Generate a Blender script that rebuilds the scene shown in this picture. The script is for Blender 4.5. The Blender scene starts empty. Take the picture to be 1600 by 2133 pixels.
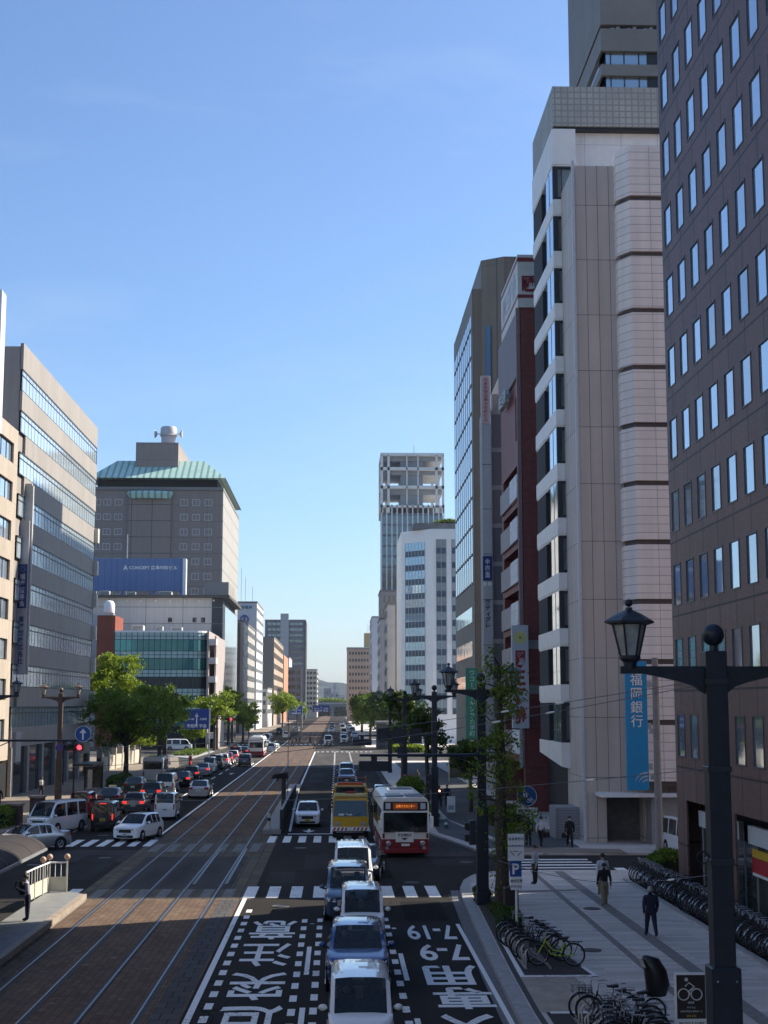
import bpy, bmesh, math, random
from mathutils import Vector, Matrix, noise
R = math.radians
PI = math.pi
rnd = random.Random(7)
scn = bpy.context.scene
col = scn.collection

# ------------------------------------------------------------------ camera
EYE, FPX = 7.95, 3000.0
TH, PS = R(7.6228), R(1.8545)
cam_d = bpy.data.cameras.new('camera')
cam = bpy.data.objects.new('camera', cam_d)
col.objects.link(cam)
scn.camera = cam
cam_d.sensor_width = 36
cam_d.lens = FPX / 2133.0 * 36
cam_d.clip_start, cam_d.clip_end = 0.5, 12000
cam.location = (0, 0, EYE)
FW = Vector((math.sin(PS) * math.cos(TH), math.cos(PS) * math.cos(TH), math.sin(TH)))
cam.rotation_euler = FW.to_track_quat('-Z', 'Y').to_euler()

# ------------------------------------------------------------------ sky, sun, exposure
SUN_EL, SUN_AZ = 35.5, 24.2        # azimuth measured from +X towards +Y
world = bpy.data.worlds.new("World")
scn.world = world
world.use_nodes = True
wn = world.node_tree
sky = wn.nodes.new('ShaderNodeTexSky')
sky.sky_type = 'NISHITA'
sky.sun_disc = False
sky.sun_elevation = R(SUN_EL)
sky.sun_rotation = R(90 - SUN_AZ)
sky.air_density = 1.0
sky.dust_density = 1.0
sky.ozone_density = 6.5
# a trace of thin high cloud in the air
wtc = wn.nodes.new('ShaderNodeTexCoord'); wmp = wn.nodes.new('ShaderNodeMapping'); wmp.inputs['Scale'].default_value = (2.2, 3.5, 9); wmp.inputs['Rotation'].default_value = (.25, .5, .3)
wno = wn.nodes.new('ShaderNodeTexNoise'); wno.inputs['Scale'].default_value = 1.6; wno.inputs['Detail'].default_value = 7; wno.inputs['Roughness'].default_value = .6
wra = wn.nodes.new('ShaderNodeValToRGB'); wra.color_ramp.elements[0].position = .52; wra.color_ramp.elements[1].position = .82; wra.color_ramp.elements[1].color = (.16, .16, .16, 1)
wmx = wn.nodes.new('ShaderNodeMix'); wmx.data_type = 'RGBA'
wn.links.new(wtc.outputs['Generated'], wmp.inputs[0]); wn.links.new(wmp.outputs[0], wno.inputs[0]); wn.links.new(wno.outputs[0], wra.inputs[0]); wn.links.new(wra.outputs[0], wmx.inputs[0])
wn.links.new(sky.outputs[0], wmx.inputs[6]); wmx.inputs[7].default_value = (4.6, 5.1, 5.5, 1)
wn.links.new(wmx.outputs[2], wn.nodes['Background'].inputs[0])
wn.nodes['Background'].inputs[1].default_value = 0.11
sd = bpy.data.lights.new('sun', 'SUN')
sd.energy = 4.9
sd.angle = R(0.5)
sd.color = (1.0, 0.92, 0.78)
sun = bpy.data.objects.new('sun', sd)
col.objects.link(sun)
SV = Vector((math.cos(R(SUN_EL)) * math.cos(R(SUN_AZ)), math.cos(R(SUN_EL)) * math.sin(R(SUN_AZ)), math.sin(R(SUN_EL))))
sun.rotation_euler = (-SV).to_track_quat('-Z', 'Y').to_euler()
sun.location = SV * 200
scn.view_settings.view_transform = 'Standard'
scn.view_settings.look = 'None'
scn.view_settings.gamma = 1
scn.view_settings.use_curve_mapping = False
scn.view_settings.exposure = 0.88
scn.render.engine = 'CYCLES'
scn.cycles.max_bounces = 6
scn.cycles.diffuse_bounces = 3
scn.cycles.glossy_bounces = 4
scn.cycles.use_denoising = True

# ------------------------------------------------------------------ pixel -> world (layout measured on the photograph)
RT = Vector((math.cos(PS), -math.sin(PS), 0))
UP = Vector((-math.sin(PS) * math.sin(TH), -math.cos(PS) * math.sin(TH), math.cos(TH)))
def ray(px, py): return FW + RT * ((px - 800) / FPX) + UP * ((1066.5 - py) / FPX)
def G(px, py, z=0.0):
    d = ray(px, py); t = (z - EYE) / d.z
    return Vector((d.x * t, d.y * t, z))

# ------------------------------------------------------------------ materials
def srgb(*c):
    return tuple(((v / 255) / 12.92 if v <= 10 else (((v / 255) + .055) / 1.055) ** 2.4) for v in c)
_mats = {}
def mat(name, c, rough=.6, metal=0., var=.12, scale=3., bump=0., bscale=40., spec=.5, emit=0, trans=0., alpha=1., streak=0.):
    if name in _mats: return _mats[name]
    m = bpy.data.materials.new(name); m.use_nodes = True
    nt = m.node_tree; b = nt.nodes['Principled BSDF']
    b.inputs['Roughness'].default_value = rough
    b.inputs['Metallic'].default_value = metal
    b.inputs['Specular IOR Level'].default_value = spec
    if alpha < 1: b.inputs['Alpha'].default_value = alpha
    if emit:
        b.inputs['Emission Color'].default_value = (*c, 1); b.inputs['Emission Strength'].default_value = emit
    if trans: b.inputs['Transmission Weight'].default_value = trans
    tc = nt.nodes.new('ShaderNodeTexCoord')
    if var > 0:
        n = nt.nodes.new('ShaderNodeTexNoise'); n.inputs['Scale'].default_value = scale; n.inputs['Detail'].default_value = 5
        n.inputs['Roughness'].default_value = .65
        if streak:
            mp = nt.nodes.new('ShaderNodeMapping'); mp.inputs['Scale'].default_value = (1, 1, streak)
            nt.links.new(tc.outputs['Object'], mp.inputs[0]); nt.links.new(mp.outputs[0], n.inputs[0])
        else:
            nt.links.new(tc.outputs['Object'], n.inputs[0])
        r = nt.nodes.new('ShaderNodeValToRGB')
        r.color_ramp.elements[0].position = .3; r.color_ramp.elements[1].position = .7
        r.color_ramp.elements[0].color = (*[max(0, v * (1 - var)) for v in c], 1)
        r.color_ramp.elements[1].color = (*[min(1, v * (1 + var)) for v in c], 1)
        nt.links.new(n.outputs[0], r.inputs[0]); nt.links.new(r.outputs[0], b.inputs['Base Color'])
    else:
        b.inputs['Base Color'].default_value = (*c, 1)
    if bump:
        n2 = nt.nodes.new('ShaderNodeTexNoise'); n2.inputs['Scale'].default_value = bscale; n2.inputs['Detail'].default_value = 4
        nt.links.new(tc.outputs['Object'], n2.inputs[0])
        bp = nt.nodes.new('ShaderNodeBump'); bp.inputs['Strength'].default_value = bump; bp.inputs['Distance'].default_value = .02
        nt.links.new(n2.outputs[0], bp.inputs['Height']); nt.links.new(bp.outputs[0], b.inputs['Normal'])
    _mats[name] = m
    return m

def mnode(nt, op, a, b_=None, c_=None):
    n = nt.nodes.new('ShaderNodeMath'); n.operation = op
    for i, v in enumerate((a, b_, c_)):
        if v is None: continue
        if isinstance(v, (int, float)): n.inputs[i].default_value = v
        else: nt.links.new(v, n.inputs[i])
    return n.outputs[0]
def panel_mat(name, c, jc, pu, pz, lw, offu=0., offz=0., rough=.7, var=.1, scale=2., spec=.4, lwz=None, tint=.0, ky=1):
    """cladding panels: thin joints every pu metres along the wall and every pz metres up it"""
    if name in _mats: return _mats[name]
    m = bpy.data.materials.new(name); m.use_nodes = True
    nt = m.node_tree; b = nt.nodes['Principled BSDF']; L = nt.links.new
    b.inputs['Roughness'].default_value = rough; b.inputs['Specular IOR Level'].default_value = spec
    tc = nt.nodes.new('ShaderNodeTexCoord'); sp = nt.nodes.new('ShaderNodeSeparateXYZ'); L(tc.outputs['Object'], sp.inputs[0])
    u = mnode(nt, 'MULTIPLY_ADD', sp.outputs[1], ky, sp.outputs[0]); u = mnode(nt, 'ADD', u, 1000 * pu - offu)
    z = mnode(nt, 'ADD', sp.outputs[2], 100 * pz - offz)
    uu = mnode(nt, 'DIVIDE', u, pu); zz = mnode(nt, 'DIVIDE', z, pz)
    fu = mnode(nt, 'FRACT', uu); fz = mnode(nt, 'FRACT', zz)
    ju = mnode(nt, 'LESS_THAN', fu, lw / pu); jz = mnode(nt, 'LESS_THAN', fz, (lwz or lw) / pz)
    j = mnode(nt, 'MAXIMUM', ju, jz)
    n = nt.nodes.new('ShaderNodeTexNoise'); n.inputs['Scale'].default_value = scale; n.inputs['Detail'].default_value = 6; n.inputs['Roughness'].default_value = .7
    L(tc.outputs['Object'], n.inputs[0])
    ms = nt.nodes.new('ShaderNodeMapping'); ms.inputs['Scale'].default_value = (1, 1, .05); L(tc.outputs['Object'], ms.inputs[0])
    ns = nt.nodes.new('ShaderNodeTexNoise'); ns.inputs['Scale'].default_value = 1.6; ns.inputs['Detail'].default_value = 5; L(ms.outputs[0], ns.inputs[0])
    stk = mnode(nt, 'MULTIPLY_ADD', ns.outputs[0], .36, .82)
    r = nt.nodes.new('ShaderNodeValToRGB'); r.color_ramp.elements[0].position = .3; r.color_ramp.elements[1].position = .7
    r.color_ramp.elements[0].color = (*[v * (1 - var) for v in c], 1); r.color_ramp.elements[1].color = (*[min(1, v * (1 + var)) for v in c], 1)
    L(n.outputs[0], r.inputs[0])
    ms1 = nt.nodes.new('ShaderNodeMix'); ms1.data_type = 'RGBA'; ms1.blend_type = 'MULTIPLY'; ms1.inputs[0].default_value = 1; L(r.outputs[0], ms1.inputs[6]); L(stk, ms1.inputs[7])
    src = ms1.outputs[2]
    if tint:
        cb = nt.nodes.new('ShaderNodeCombineXYZ'); L(mnode(nt, 'FLOOR', uu), cb.inputs[0]); L(mnode(nt, 'FLOOR', zz), cb.inputs[1])
        wnz = nt.nodes.new('ShaderNodeTexWhiteNoise'); wnz.noise_dimensions = '2D'; L(cb.outputs[0], wnz.inputs['Vector'])
        f = mnode(nt, 'MULTIPLY_ADD', wnz.outputs['Value'], 2 * tint, 1 - tint)
        mx0 = nt.nodes.new('ShaderNodeMix'); mx0.data_type = 'RGBA'; mx0.blend_type = 'MULTIPLY'; mx0.inputs[0].default_value = 1
        L(src, mx0.inputs[6]); L(f, mx0.inputs[7]); src = mx0.outputs[2]
    mx = nt.nodes.new('ShaderNodeMix'); mx.data_type = 'RGBA'
    L(j, mx.inputs[0]); L(src, mx.inputs[6]); mx.inputs[7].default_value = (*jc, 1)
    L(mx.outputs[2], b.inputs['Base Color'])
    _mats[name] = m
    return m

def glass_mat(name, c, metal=.5, rough=.03, wob=.12, var=.5, wscale=.35):
    """coated window glass, slightly uneven so that reflections bend; every pane a little different"""
    if name in _mats: return _mats[name]
    m = bpy.data.materials.new(name); m.use_nodes = True
    nt = m.node_tree; b = nt.nodes['Principled BSDF']; L = nt.links.new
    b.inputs['Roughness'].default_value = rough; b.inputs['Metallic'].default_value = metal; b.inputs['IOR'].default_value = 1.7
    oi = nt.nodes.new('ShaderNodeObjectInfo')
    mx = nt.nodes.new('ShaderNodeMix'); mx.data_type = 'RGBA'; L(oi.outputs['Random'], mx.inputs[0])
    mx.inputs[6].default_value = (*[v * (1 - var) for v in c], 1); mx.inputs[7].default_value = (*[min(1, v * (1 + var * .5)) for v in c], 1)
    L(mx.outputs[2], b.inputs['Base Color'])
    tc = nt.nodes.new('ShaderNodeTexCoord')
    n = nt.nodes.new('ShaderNodeTexNoise'); n.inputs['Scale'].default_value = wscale; n.inputs['Detail'].default_value = 1
    L(tc.outputs['Object'], n.inputs[0])
    bp = nt.nodes.new('ShaderNodeBump'); bp.inputs['Strength'].default_value = wob; bp.inputs['Distance'].default_value = .1
    L(n.outputs[0], bp.inputs['Height']); L(bp.outputs[0], b.inputs['Normal'])
    _mats[name] = m
    return m

# ------------------------------------------------------------------ mesh builder
class MB:
    def __init__(s): s.v, s.f, s.m = [], [], []
    def face(s, pts, mi=0):
        o = len(s.v); s.v += [tuple(p) for p in pts]; s.f.append(tuple(range(o, o + len(pts)))); s.m.append(mi); return s
    def box(s, x0, x1, y0, y1, z0, z1, mi=0):
        o = len(s.v)
        s.v += [(x0, y0, z0), (x1, y0, z0), (x1, y1, z0), (x0, y1, z0), (x0, y0, z1), (x1, y0, z1), (x1, y1, z1), (x0, y1, z1)]
        for q in ((0, 3, 2, 1), (4, 5, 6, 7), (0, 1, 5, 4), (1, 2, 6, 5), (2, 3, 7, 6), (3, 0, 4, 7)):
            s.f.append(tuple(o + i for i in q)); s.m.append(mi)
        return s
    def bbox(s, x0, x1, y0, y1, z0, z1, b=.02, mi=0):
        """box with chamfered vertical and top edges"""
        pl = [(x0 + b, y0), (x1 - b, y0), (x1, y0 + b), (x1, y1 - b), (x1 - b, y1), (x0 + b, y1), (x0, y1 - b), (x0, y0 + b)]
        cx, cy = (x0 + x1) / 2, (y0 + y1) / 2
        top = [(x + (b if x < cx else -b), y + (b if y < cy else -b)) for x, y in pl]
        return s.loft([[(x, y, z0) for x, y in pl], [(x, y, z1 - b) for x, y in pl], [(x, y, z1) for x, y in top]], mi, caps=True)
    def loft(s, rings, mi=0, caps=True, close=True):
        o = len(s.v); n = len(rings[0])
        for r in rings: s.v += [tuple(p) for p in r]
        for i in range(len(rings) - 1):
            for j in range(n if close else n - 1):
                k = (j + 1) % n
                s.f.append((o + i * n + j, o + i * n + k, o + (i + 1) * n + k, o + (i + 1) * n + j)); s.m.append(mi)
        if caps:
            s.f.append(tuple(o + j for j in reversed(range(n)))); s.m.append(mi)
            e = o + (len(rings) - 1) * n
            s.f.append(tuple(e + j for j in range(n))); s.m.append(mi)
        return s
    def prism(s, poly, z0, z1, mi=0):
        return s.loft([[(x, y, z0) for x, y in poly], [(x, y, z1) for x, y in poly]], mi)
    def tube(s, pts, r, n=8, mi=0, caps=True):
        pts = [Vector(p) for p in pts]
        if len(pts) < 2: return s
        rs = r if isinstance(r, (list, tuple)) else [r] * len(pts)
        rings = []; ref = None
        for i, p in enumerate(pts):
            t = (pts[min(i + 1, len(pts) - 1)] - pts[max(i - 1, 0)])
            t = t.normalized() if t.length > 1e-9 else Vector((0, 0, 1))
            if ref is None: ref = Vector((1, 0, 0)) if abs(t.x) < .8 else Vector((0, 1, 0))
            a = t.cross(ref).normalized(); b = t.cross(a).normalized(); ref = -b if False else ref
            rings.append([p + (a * math.cos(2 * PI * j / n) + b * math.sin(2 * PI * j / n)) * rs[i] for j in range(n)])
        return s.loft(rings, mi, caps)
    def lathe(s, prof, n=16, c=(0, 0, 0), mi=0, ph=0.):
        """prof: (radius, z) from bottom to top"""
        rings = [[(c[0] + r * math.cos(2 * PI * j / n + ph), c[1] + r * math.sin(2 * PI * j / n + ph), c[2] + z) for j in range(n)] for r, z in prof]
        return s.loft(rings, mi)
    def disc(s, c, r, axis='y', n=20, mi=0, t=.0):
        cx, cy, cz = c
        def P(a, d):
            x, y = r * math.cos(a), r * math.sin(a)
            return {'y': (cx + x, cy + d, cz + y), 'x': (cx + d, cy + x, cz + y), 'z': (cx + x, cy + y, cz + d)}[axis]
        if t: return s.loft([[P(2 * PI * j / n, 0) for j in range(n)], [P(2 * PI * j / n, t) for j in range(n)]], mi)
        return s.face([P(2 * PI * j / n, 0) for j in range(n)], mi)
    def torus(s, c, R_, r, axis='x', n=20, k=6, mi=0):
        o = len(s.v); cx, cy, cz = c
        for i in range(n):
            a = 2 * PI * i / n
            for j in range(k):
                b = 2 * PI * j / k; q = R_ + r * math.cos(b); h = r * math.sin(b)
                x, y = q * math.cos(a), q * math.sin(a)
                s.v.append({'x': (cx + h, cy + x, cz + y), 'y': (cx + x, cy + h, cz + y), 'z': (cx + x, cy + y, cz + h)}[axis])
        for i in range(n):
            for j in range(k):
                s.f.append((o + i * k + j, o + ((i + 1) % n) * k + j, o + ((i + 1) % n) * k + (j + 1) % k, o + i * k + (j + 1) % k)); s.m.append(mi)
        return s
    def sphere(s, c, r, n=12, k=8, mi=0, sc=(1, 1, 1)):
        prof = [(max(1e-4, math.cos(-PI / 2 + PI * i / k)), math.sin(-PI / 2 + PI * i / k)) for i in range(k + 1)]
        rings = [[(c[0] + r * p * math.cos(2 * PI * j / n) * sc[0], c[1] + r * p * math.sin(2 * PI * j / n) * sc[1], c[2] + r * q * sc[2]) for j in range(n)] for p, q in prof]
        return s.loft(rings, mi)
    def wall(s, O, u, W, z0, z1, holes, depth=.15, mi=0, rmi=None):
        """vertical wall from O along u (unit xy) with rectangular openings (u0,u1,z0,z1) and reveals going inwards"""
        rmi = mi if rmi is None else rmi
        ux, uy = u; ix, iy = -uy, ux
        P = lambda a, z, d=0: (O[0] + ux * a + ix * d, O[1] + uy * a + iy * d, z)
        us = sorted({0, W} | {round(h[i], 4) for h in holes for i in (0, 1)}); zs = sorted({z0, z1} | {round(h[i], 4) for h in holes for i in (2, 3)})
        us = [a for a in us if -1e-6 <= a <= W + 1e-6]; zs = [z for z in zs if z0 - 1e-6 <= z <= z1 + 1e-6]
        for z_a, z_b in zip(zs, zs[1:]):
            run = None
            zc = (z_a + z_b) / 2
            hh = [h for h in holes if h[2] < zc < h[3]]
            for a, b in list(zip(us, us[1:])) + [(None, None)]:
                solid = a is not None and not any(h[0] < (a + b) / 2 < h[1] for h in hh)
                if solid: run = (run[0], b) if run else (a, b)
                if not solid and run:
                    s.face([P(run[0], z_a), P(run[1], z_a), P(run[1], z_b), P(run[0], z_b)], mi); run = None
        for a, b, c, d in holes:
            s.face([P(a, c), P(a, c, depth), P(a, d, depth), P(a, d)], rmi); s.face([P(b, c), P(b, d), P(b, d, depth), P(b, c, depth)], rmi)
            s.face([P(a, c), P(b, c), P(b, c, depth), P(a, c, depth)], rmi); s.face([P(a, d), P(a, d, depth), P(b, d, depth), P(b, d)], rmi)
        return s
    def build(s, name, mats, parent=None, loc=None, rot=None, smooth=None):
        me = bpy.data.meshes.new(name)
        me.from_pydata(s.v, [], s.f)
        for m in (mats if isinstance(mats, (list, tuple)) else [mats]): me.materials.append(m)
        me.polygons.foreach_set('material_index', s.m)
        if smooth:
            me.polygons.foreach_set('use_smooth', [True] * len(me.polygons))
            bm = bmesh.new(); bm.from_mesh(me); bmesh.ops.remove_doubles(bm, verts=bm.verts, dist=.0004); bm.to_mesh(me); bm.free()
            me.set_sharp_from_angle(angle=R(smooth))
        me.update()
        o = bpy.data.objects.new(name, me)
        col.objects.link(o)
        if parent: o.parent = parent
        if loc is not None: o.location = loc
        if rot is not None: o.rotation_euler = rot
        return o

def tag(o, label=None, cat=None, group=None, kind=None):
    if label: o['label'] = label
    if cat: o['category'] = cat
    if group: o['group'] = group
    if kind: o['kind'] = kind
    return o
def thing(name, label, cat, loc=(0, 0, 0), rz=0., group=None):
    o = bpy.data.objects.new(name, None); col.objects.link(o)
    o.empty_display_size = .3
    o.location = loc; o.rotation_euler = (0, 0, rz)
    return tag(o, label, cat, group)
def dup(o, loc=None, rz=None, label=None, parent=None, group=None):
    c = o.copy(); col.objects.link(c)
    if parent: c.parent = parent
    if loc is not None: c.location = loc
    if rz is not None: c.rotation_euler = (c.rotation_euler.x, c.rotation_euler.y, rz)
    if label: c['label'] = label
    if group: c['group'] = group
    for ch in list(o.children): dup(ch, parent=c)
    return c
def place(o, parent, loc, rot=(0, 0, 0)):
    c = o.copy(); col.objects.link(c); c.parent = parent; c.location = loc; c.rotation_euler = rot
    return c
def drop(o): bpy.data.objects.remove(o)

def lettering(name, body, m, w=None, h=None, extr=.01, parent=None, loc=(0, 0, 0), rot=(PI / 2, 0, 0), bold=.012, vertical=False):
    """lettering mesh from the built-in font, centred, fitted to w x h"""
    chunks = list(body) if vertical else [body]
    vs, fs = [], []
    for i, ch in enumerate(chunks):
        if ch == ' ': continue
        c = bpy.data.curves.new('t', 'FONT'); c.body = ch; c.offset = bold; c.extrude = 0; c.resolution_u = 3
        o = bpy.data.objects.new('t', c); col.objects.link(o)
        bpy.context.view_layer.update()
        me = bpy.data.meshes.new_from_object(o.evaluated_get(bpy.context.evaluated_depsgraph_get()))
        b = len(vs); xs = [v.co.x for v in me.vertices]
        cx = (min(xs) + max(xs)) / 2 if (vertical and xs) else 0
        if ch == 'ー' and vertical: vs += [(-(v.co.y - .35), v.co.x - cx + .35 - i * 1.06, 0) for v in me.vertices]
        else: vs += [(v.co.x - cx, v.co.y - (i * 1.06 if vertical else 0), 0) for v in me.vertices]
        fs += [tuple(b + k for k in p.vertices) for p in me.polygons]
        bpy.data.objects.remove(o); bpy.data.meshes.remove(me); bpy.data.curves.remove(c)
    x0, x1 = min(v[0] for v in vs), max(v[0] for v in vs); y0, y1 = min(v[1] for v in vs), max(v[1] for v in vs)
    sx = w / (x1 - x0) if w else None; sy = h / (y1 - y0) if h else None
    sx = sx or sy; sy = sy or sx
    vs = [((x - (x0 + x1) / 2) * sx, (y - (y0 + y1) / 2) * sy, 0) for x, y, _ in vs]
    me = bpy.data.meshes.new(name); me.from_pydata(vs, [], fs); me.materials.append(m)
    if extr:
        bm = bmesh.new(); bm.from_mesh(me)
        r = bmesh.ops.extrude_face_region(bm, geom=bm.faces[:])
        bmesh.ops.translate(bm, vec=(0, 0, extr), verts=[v for v in r['geom'] if isinstance(v, bmesh.types.BMVert)])
        bmesh.ops.recalc_face_normals(bm, faces=bm.faces[:]); bm.to_mesh(me); bm.free()
    o = bpy.data.objects.new(name, me); col.objects.link(o)
    if parent: o.parent = parent
    o.location = loc; o.rotation_euler = rot
    return o
CAMROT, LEFTROT, RIGHTROT, UPSIDE = (PI / 2, 0, 0), (PI / 2, 0, PI / 2), (PI / 2, 0, -PI / 2), (0, 0, PI)

# shared materials
M = {}
M['white'] = mat('white_paint', (.78, .78, .76), .5, var=.05)
M['black'] = mat('black_plastic', (.012, .013, .015), .5, var=.2)
M['dark_metal'] = mat('dark_blue_painted_metal', (.012, .018, .03), .42, var=.25, scale=6)
M['steel'] = mat('galvanised_steel', (.42, .43, .44), .45, metal=.6, var=.15)
M['concrete'] = mat('concrete', (.30, .29, .275), .85, var=.18, scale=1.5, bump=.3)
M['dark_glass'] = glass_mat('dark_glass', (.02, .025, .03), metal=.0, rough=.04, var=.3)
M['red'] = mat('red_paint', (.42, .012, .02), .4)
M['blue_sign'] = mat('blue_sign', (.004, .07, .28), .4, var=.06)
M['navy_sign'] = mat('navy_sign', (.01, .03, .16), .4, var=.06)
M['roof'] = mat('roof_grey', (.16, .16, .16), .9, var=.3, scale=.5)
M['yellow'] = mat('yellow_paint', (.62, .38, .015), .4, var=.08)
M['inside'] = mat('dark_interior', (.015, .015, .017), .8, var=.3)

# ================================================================== GROUND
def asphalt_mat(name, c, patch=.25):
    m = bpy.data.materials.new(name); m.use_nodes = True
    nt = m.node_tree; b = nt.nodes['Principled BSDF']; L = nt.links.new
    tc = nt.nodes.new('ShaderNodeTexCoord')
    mp = nt.nodes.new('ShaderNodeMapping'); mp.inputs['Scale'].default_value = (1, .16, 1); L(tc.outputs['Object'], mp.inputs[0])
    n1 = nt.nodes.new('ShaderNodeTexNoise'); n1.inputs['Scale'].default_value = .5; n1.inputs['Detail'].default_value = 6; L(mp.outputs[0], n1.inputs[0])
    n2 = nt.nodes.new('ShaderNodeTexNoise'); n2.inputs['Scale'].default_value = 60; n2.inputs['Detail'].default_value = 3; L(tc.outputs['Object'], n2.inputs[0])
    vo = nt.nodes.new('ShaderNodeTexVoronoi'); vo.feature = 'DISTANCE_TO_EDGE'; vo.inputs['Scale'].default_value = .22
    nz = nt.nodes.new('ShaderNodeTexNoise'); nz.inputs['Scale'].default_value = .8; nz.inputs['Detail'].default_value = 4; L(tc.outputs['Object'], nz.inputs[0])
    mxv = nt.nodes.new('ShaderNodeMix'); mxv.data_type = 'VECTOR'; mxv.inputs[0].default_value = .5
    L(tc.outputs['Object'], mxv.inputs[4]); L(nz.outputs[1], mxv.inputs[5]); L(mxv.outputs[1], vo.inputs[0])
    crack = mnode(nt, 'LESS_THAN', vo.outputs[0], .0035)
    f = mnode(nt, 'ADD', mnode(nt, 'MULTIPLY', n1.outputs[0], .75), mnode(nt, 'MULTIPLY', n2.outputs[0], .25))
    r = nt.nodes.new('ShaderNodeValToRGB'); r.color_ramp.elements[0].position = .32; r.color_ramp.elements[1].position = .68
    r.color_ramp.elements[0].color = (*[v * (1 - patch) for v in c], 1); r.color_ramp.elements[1].color = (*[v * (1 + patch) for v in c], 1)
    L(f, r.inputs[0])
    mx = nt.nodes.new('ShaderNodeMix'); mx.data_type = 'RGBA'; L(mnode(nt, 'MULTIPLY', crack, .6), mx.inputs[0]); L(r.outputs[0], mx.inputs[6]); mx.inputs[7].default_value = (*[v * .35 for v in c], 1)
    L(mx.outputs[2], b.inputs['Base Color'])
    b.inputs['Roughness'].default_value = .95; b.inputs['Specular IOR Level'].default_value = .08
    bp = nt.nodes.new('ShaderNodeBump'); bp.inputs['Strength'].default_value = .35; bp.inputs['Distance'].default_value = .01
    L(n2.outputs[0], bp.inputs['Height']); L(bp.outputs[0], b.inputs['Normal'])
    return m
def brick_mat(name, c1, c2, mortar, bw, bh, ms=.02, rot=0., rough=.75, blotch=.3, bscale=.35, offset=.5, stretch=1., fleck=None):
    m = bpy.data.materials.new(name); m.use_nodes = True
    nt = m.node_tree; b = nt.nodes['Principled BSDF']; L = nt.links.new
    tc = nt.nodes.new('ShaderNodeTexCoord'); mp = nt.nodes.new('ShaderNodeMapping'); mp.inputs['Rotation'].default_value = (0, 0, rot); L(tc.outputs['Object'], mp.inputs[0])
    br = nt.nodes.new('ShaderNodeTexBrick'); L(mp.outputs[0], br.inputs[0])
    br.inputs['Color1'].default_value = (*c1, 1); br.inputs['Color2'].default_value = (*c2, 1); br.inputs['Mortar'].default_value = (*mortar, 1)
    br.inputs['Scale'].default_value = 1; br.inputs['Brick Width'].default_value = bw; br.inputs['Row Height'].default_value = bh
    br.inputs['Mortar Size'].default_value = ms; br.offset = offset
    n = nt.nodes.new('ShaderNodeTexNoise'); n.inputs['Scale'].default_value = bscale; n.inputs['Detail'].default_value = 6; n.inputs['Roughness'].default_value = .7
    mp2 = nt.nodes.new('ShaderNodeMapping'); mp2.inputs['Scale'].default_value = (1, stretch, 1); L(tc.outputs['Object'], mp2.inputs[0]); L(mp2.outputs[0], n.inputs[0])
    f = mnode(nt, 'MULTIPLY_ADD', n.outputs[0], 2 * blotch, 1 - blotch)
    mx = nt.nodes.new('ShaderNodeMix'); mx.data_type = 'RGBA'; mx.blend_type = 'MULTIPLY'; mx.inputs[0].default_value = 1; L(br.outputs[0], mx.inputs[6]); L(f, mx.inputs[7])
    out = mx.outputs[2]
    if fleck:
        n3 = nt.nodes.new('ShaderNodeTexNoise'); n3.inputs['Scale'].default_value = 2.2; n3.inputs['Detail'].default_value = 7; n3.inputs['Roughness'].default_value = .7
        mp3 = nt.nodes.new('ShaderNodeMapping'); mp3.inputs['Scale'].default_value = (.8, 1.8, 1); L(tc.outputs['Object'], mp3.inputs[0]); L(mp3.outputs[0], n3.inputs[0])
        r3 = nt.nodes.new('ShaderNodeValToRGB'); r3.color_ramp.elements[0].position = .60; r3.color_ramp.elements[1].position = .72; L(n3.outputs[0], r3.inputs[0])
        mf = nt.nodes.new('ShaderNodeMix'); mf.data_type = 'RGBA'; L(r3.outputs[0], mf.inputs[0]); L(out, mf.inputs[6]); mf.inputs[7].default_value = (*fleck, 1); out = mf.outputs[2]
    L(out, b.inputs['Base Color']); b.inputs['Roughness'].default_value = min(.95, rough + .2); b.inputs['Specular IOR Level'].default_value = .08
    bp = nt.nodes.new('ShaderNodeBump'); bp.inputs['Strength'].default_value = .4; bp.inputs['Distance'].default_value = .01; L(br.outputs[1], bp.inputs['Height']); bp.invert = True
    L(bp.outputs[0], b.inputs['Normal'])
    return m
A_ROAD = asphalt_mat('asphalt', (.034, .031, .0285))
A_OLD = asphalt_mat('worn_asphalt', (.075, .070, .066), .3)
A_CITY = asphalt_mat('city_ground', (.075, .073, .07), .3)
SETTS = brick_mat('stone_setts', (.165, .112, .080), (.125, .086, .063), (.08, .057, .044), .46, .23, .012, PI / 2, .7, .55, .6, stretch=.4, fleck=(.42, .33, .26))
SETTS_PALE = brick_mat('pale_stone_slabs', (.165, .135, .10), (.12, .10, .078), (.06, .055, .05), 1.2, .5, .02, PI / 2, .8, .35, .5)
PAVE = brick_mat('grey_pavers', (.64, .59, .54), (.48, .445, .41), (.36, .33, .31), 1.6, .30, .006, 0, .65, .3, .25, .37, stretch=3)
PAVE_DK = brick_mat('dark_pavers', (.27, .255, .24), (.23, .215, .20), (.18, .17, .16), .3, .3, .006, 0, .7, .2)
PAVE_WARM = brick_mat('warm_pavers', (.30, .25, .20), (.25, .21, .17), (.15, .13, .11), .4, .2, .008, 0, .75, .25)
KERB = mat('granite_kerb', (.34, .33, .32), .7, var=.2, scale=4, bump=.2)
SAND = mat('sandy_paving', (.36, .31, .25), .85, var=.2, scale=2, bump=.3)
SOIL = mat('soil', (.055, .045, .03), .95, var=.5, scale=5, bump=.8, bscale=12)
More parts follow.
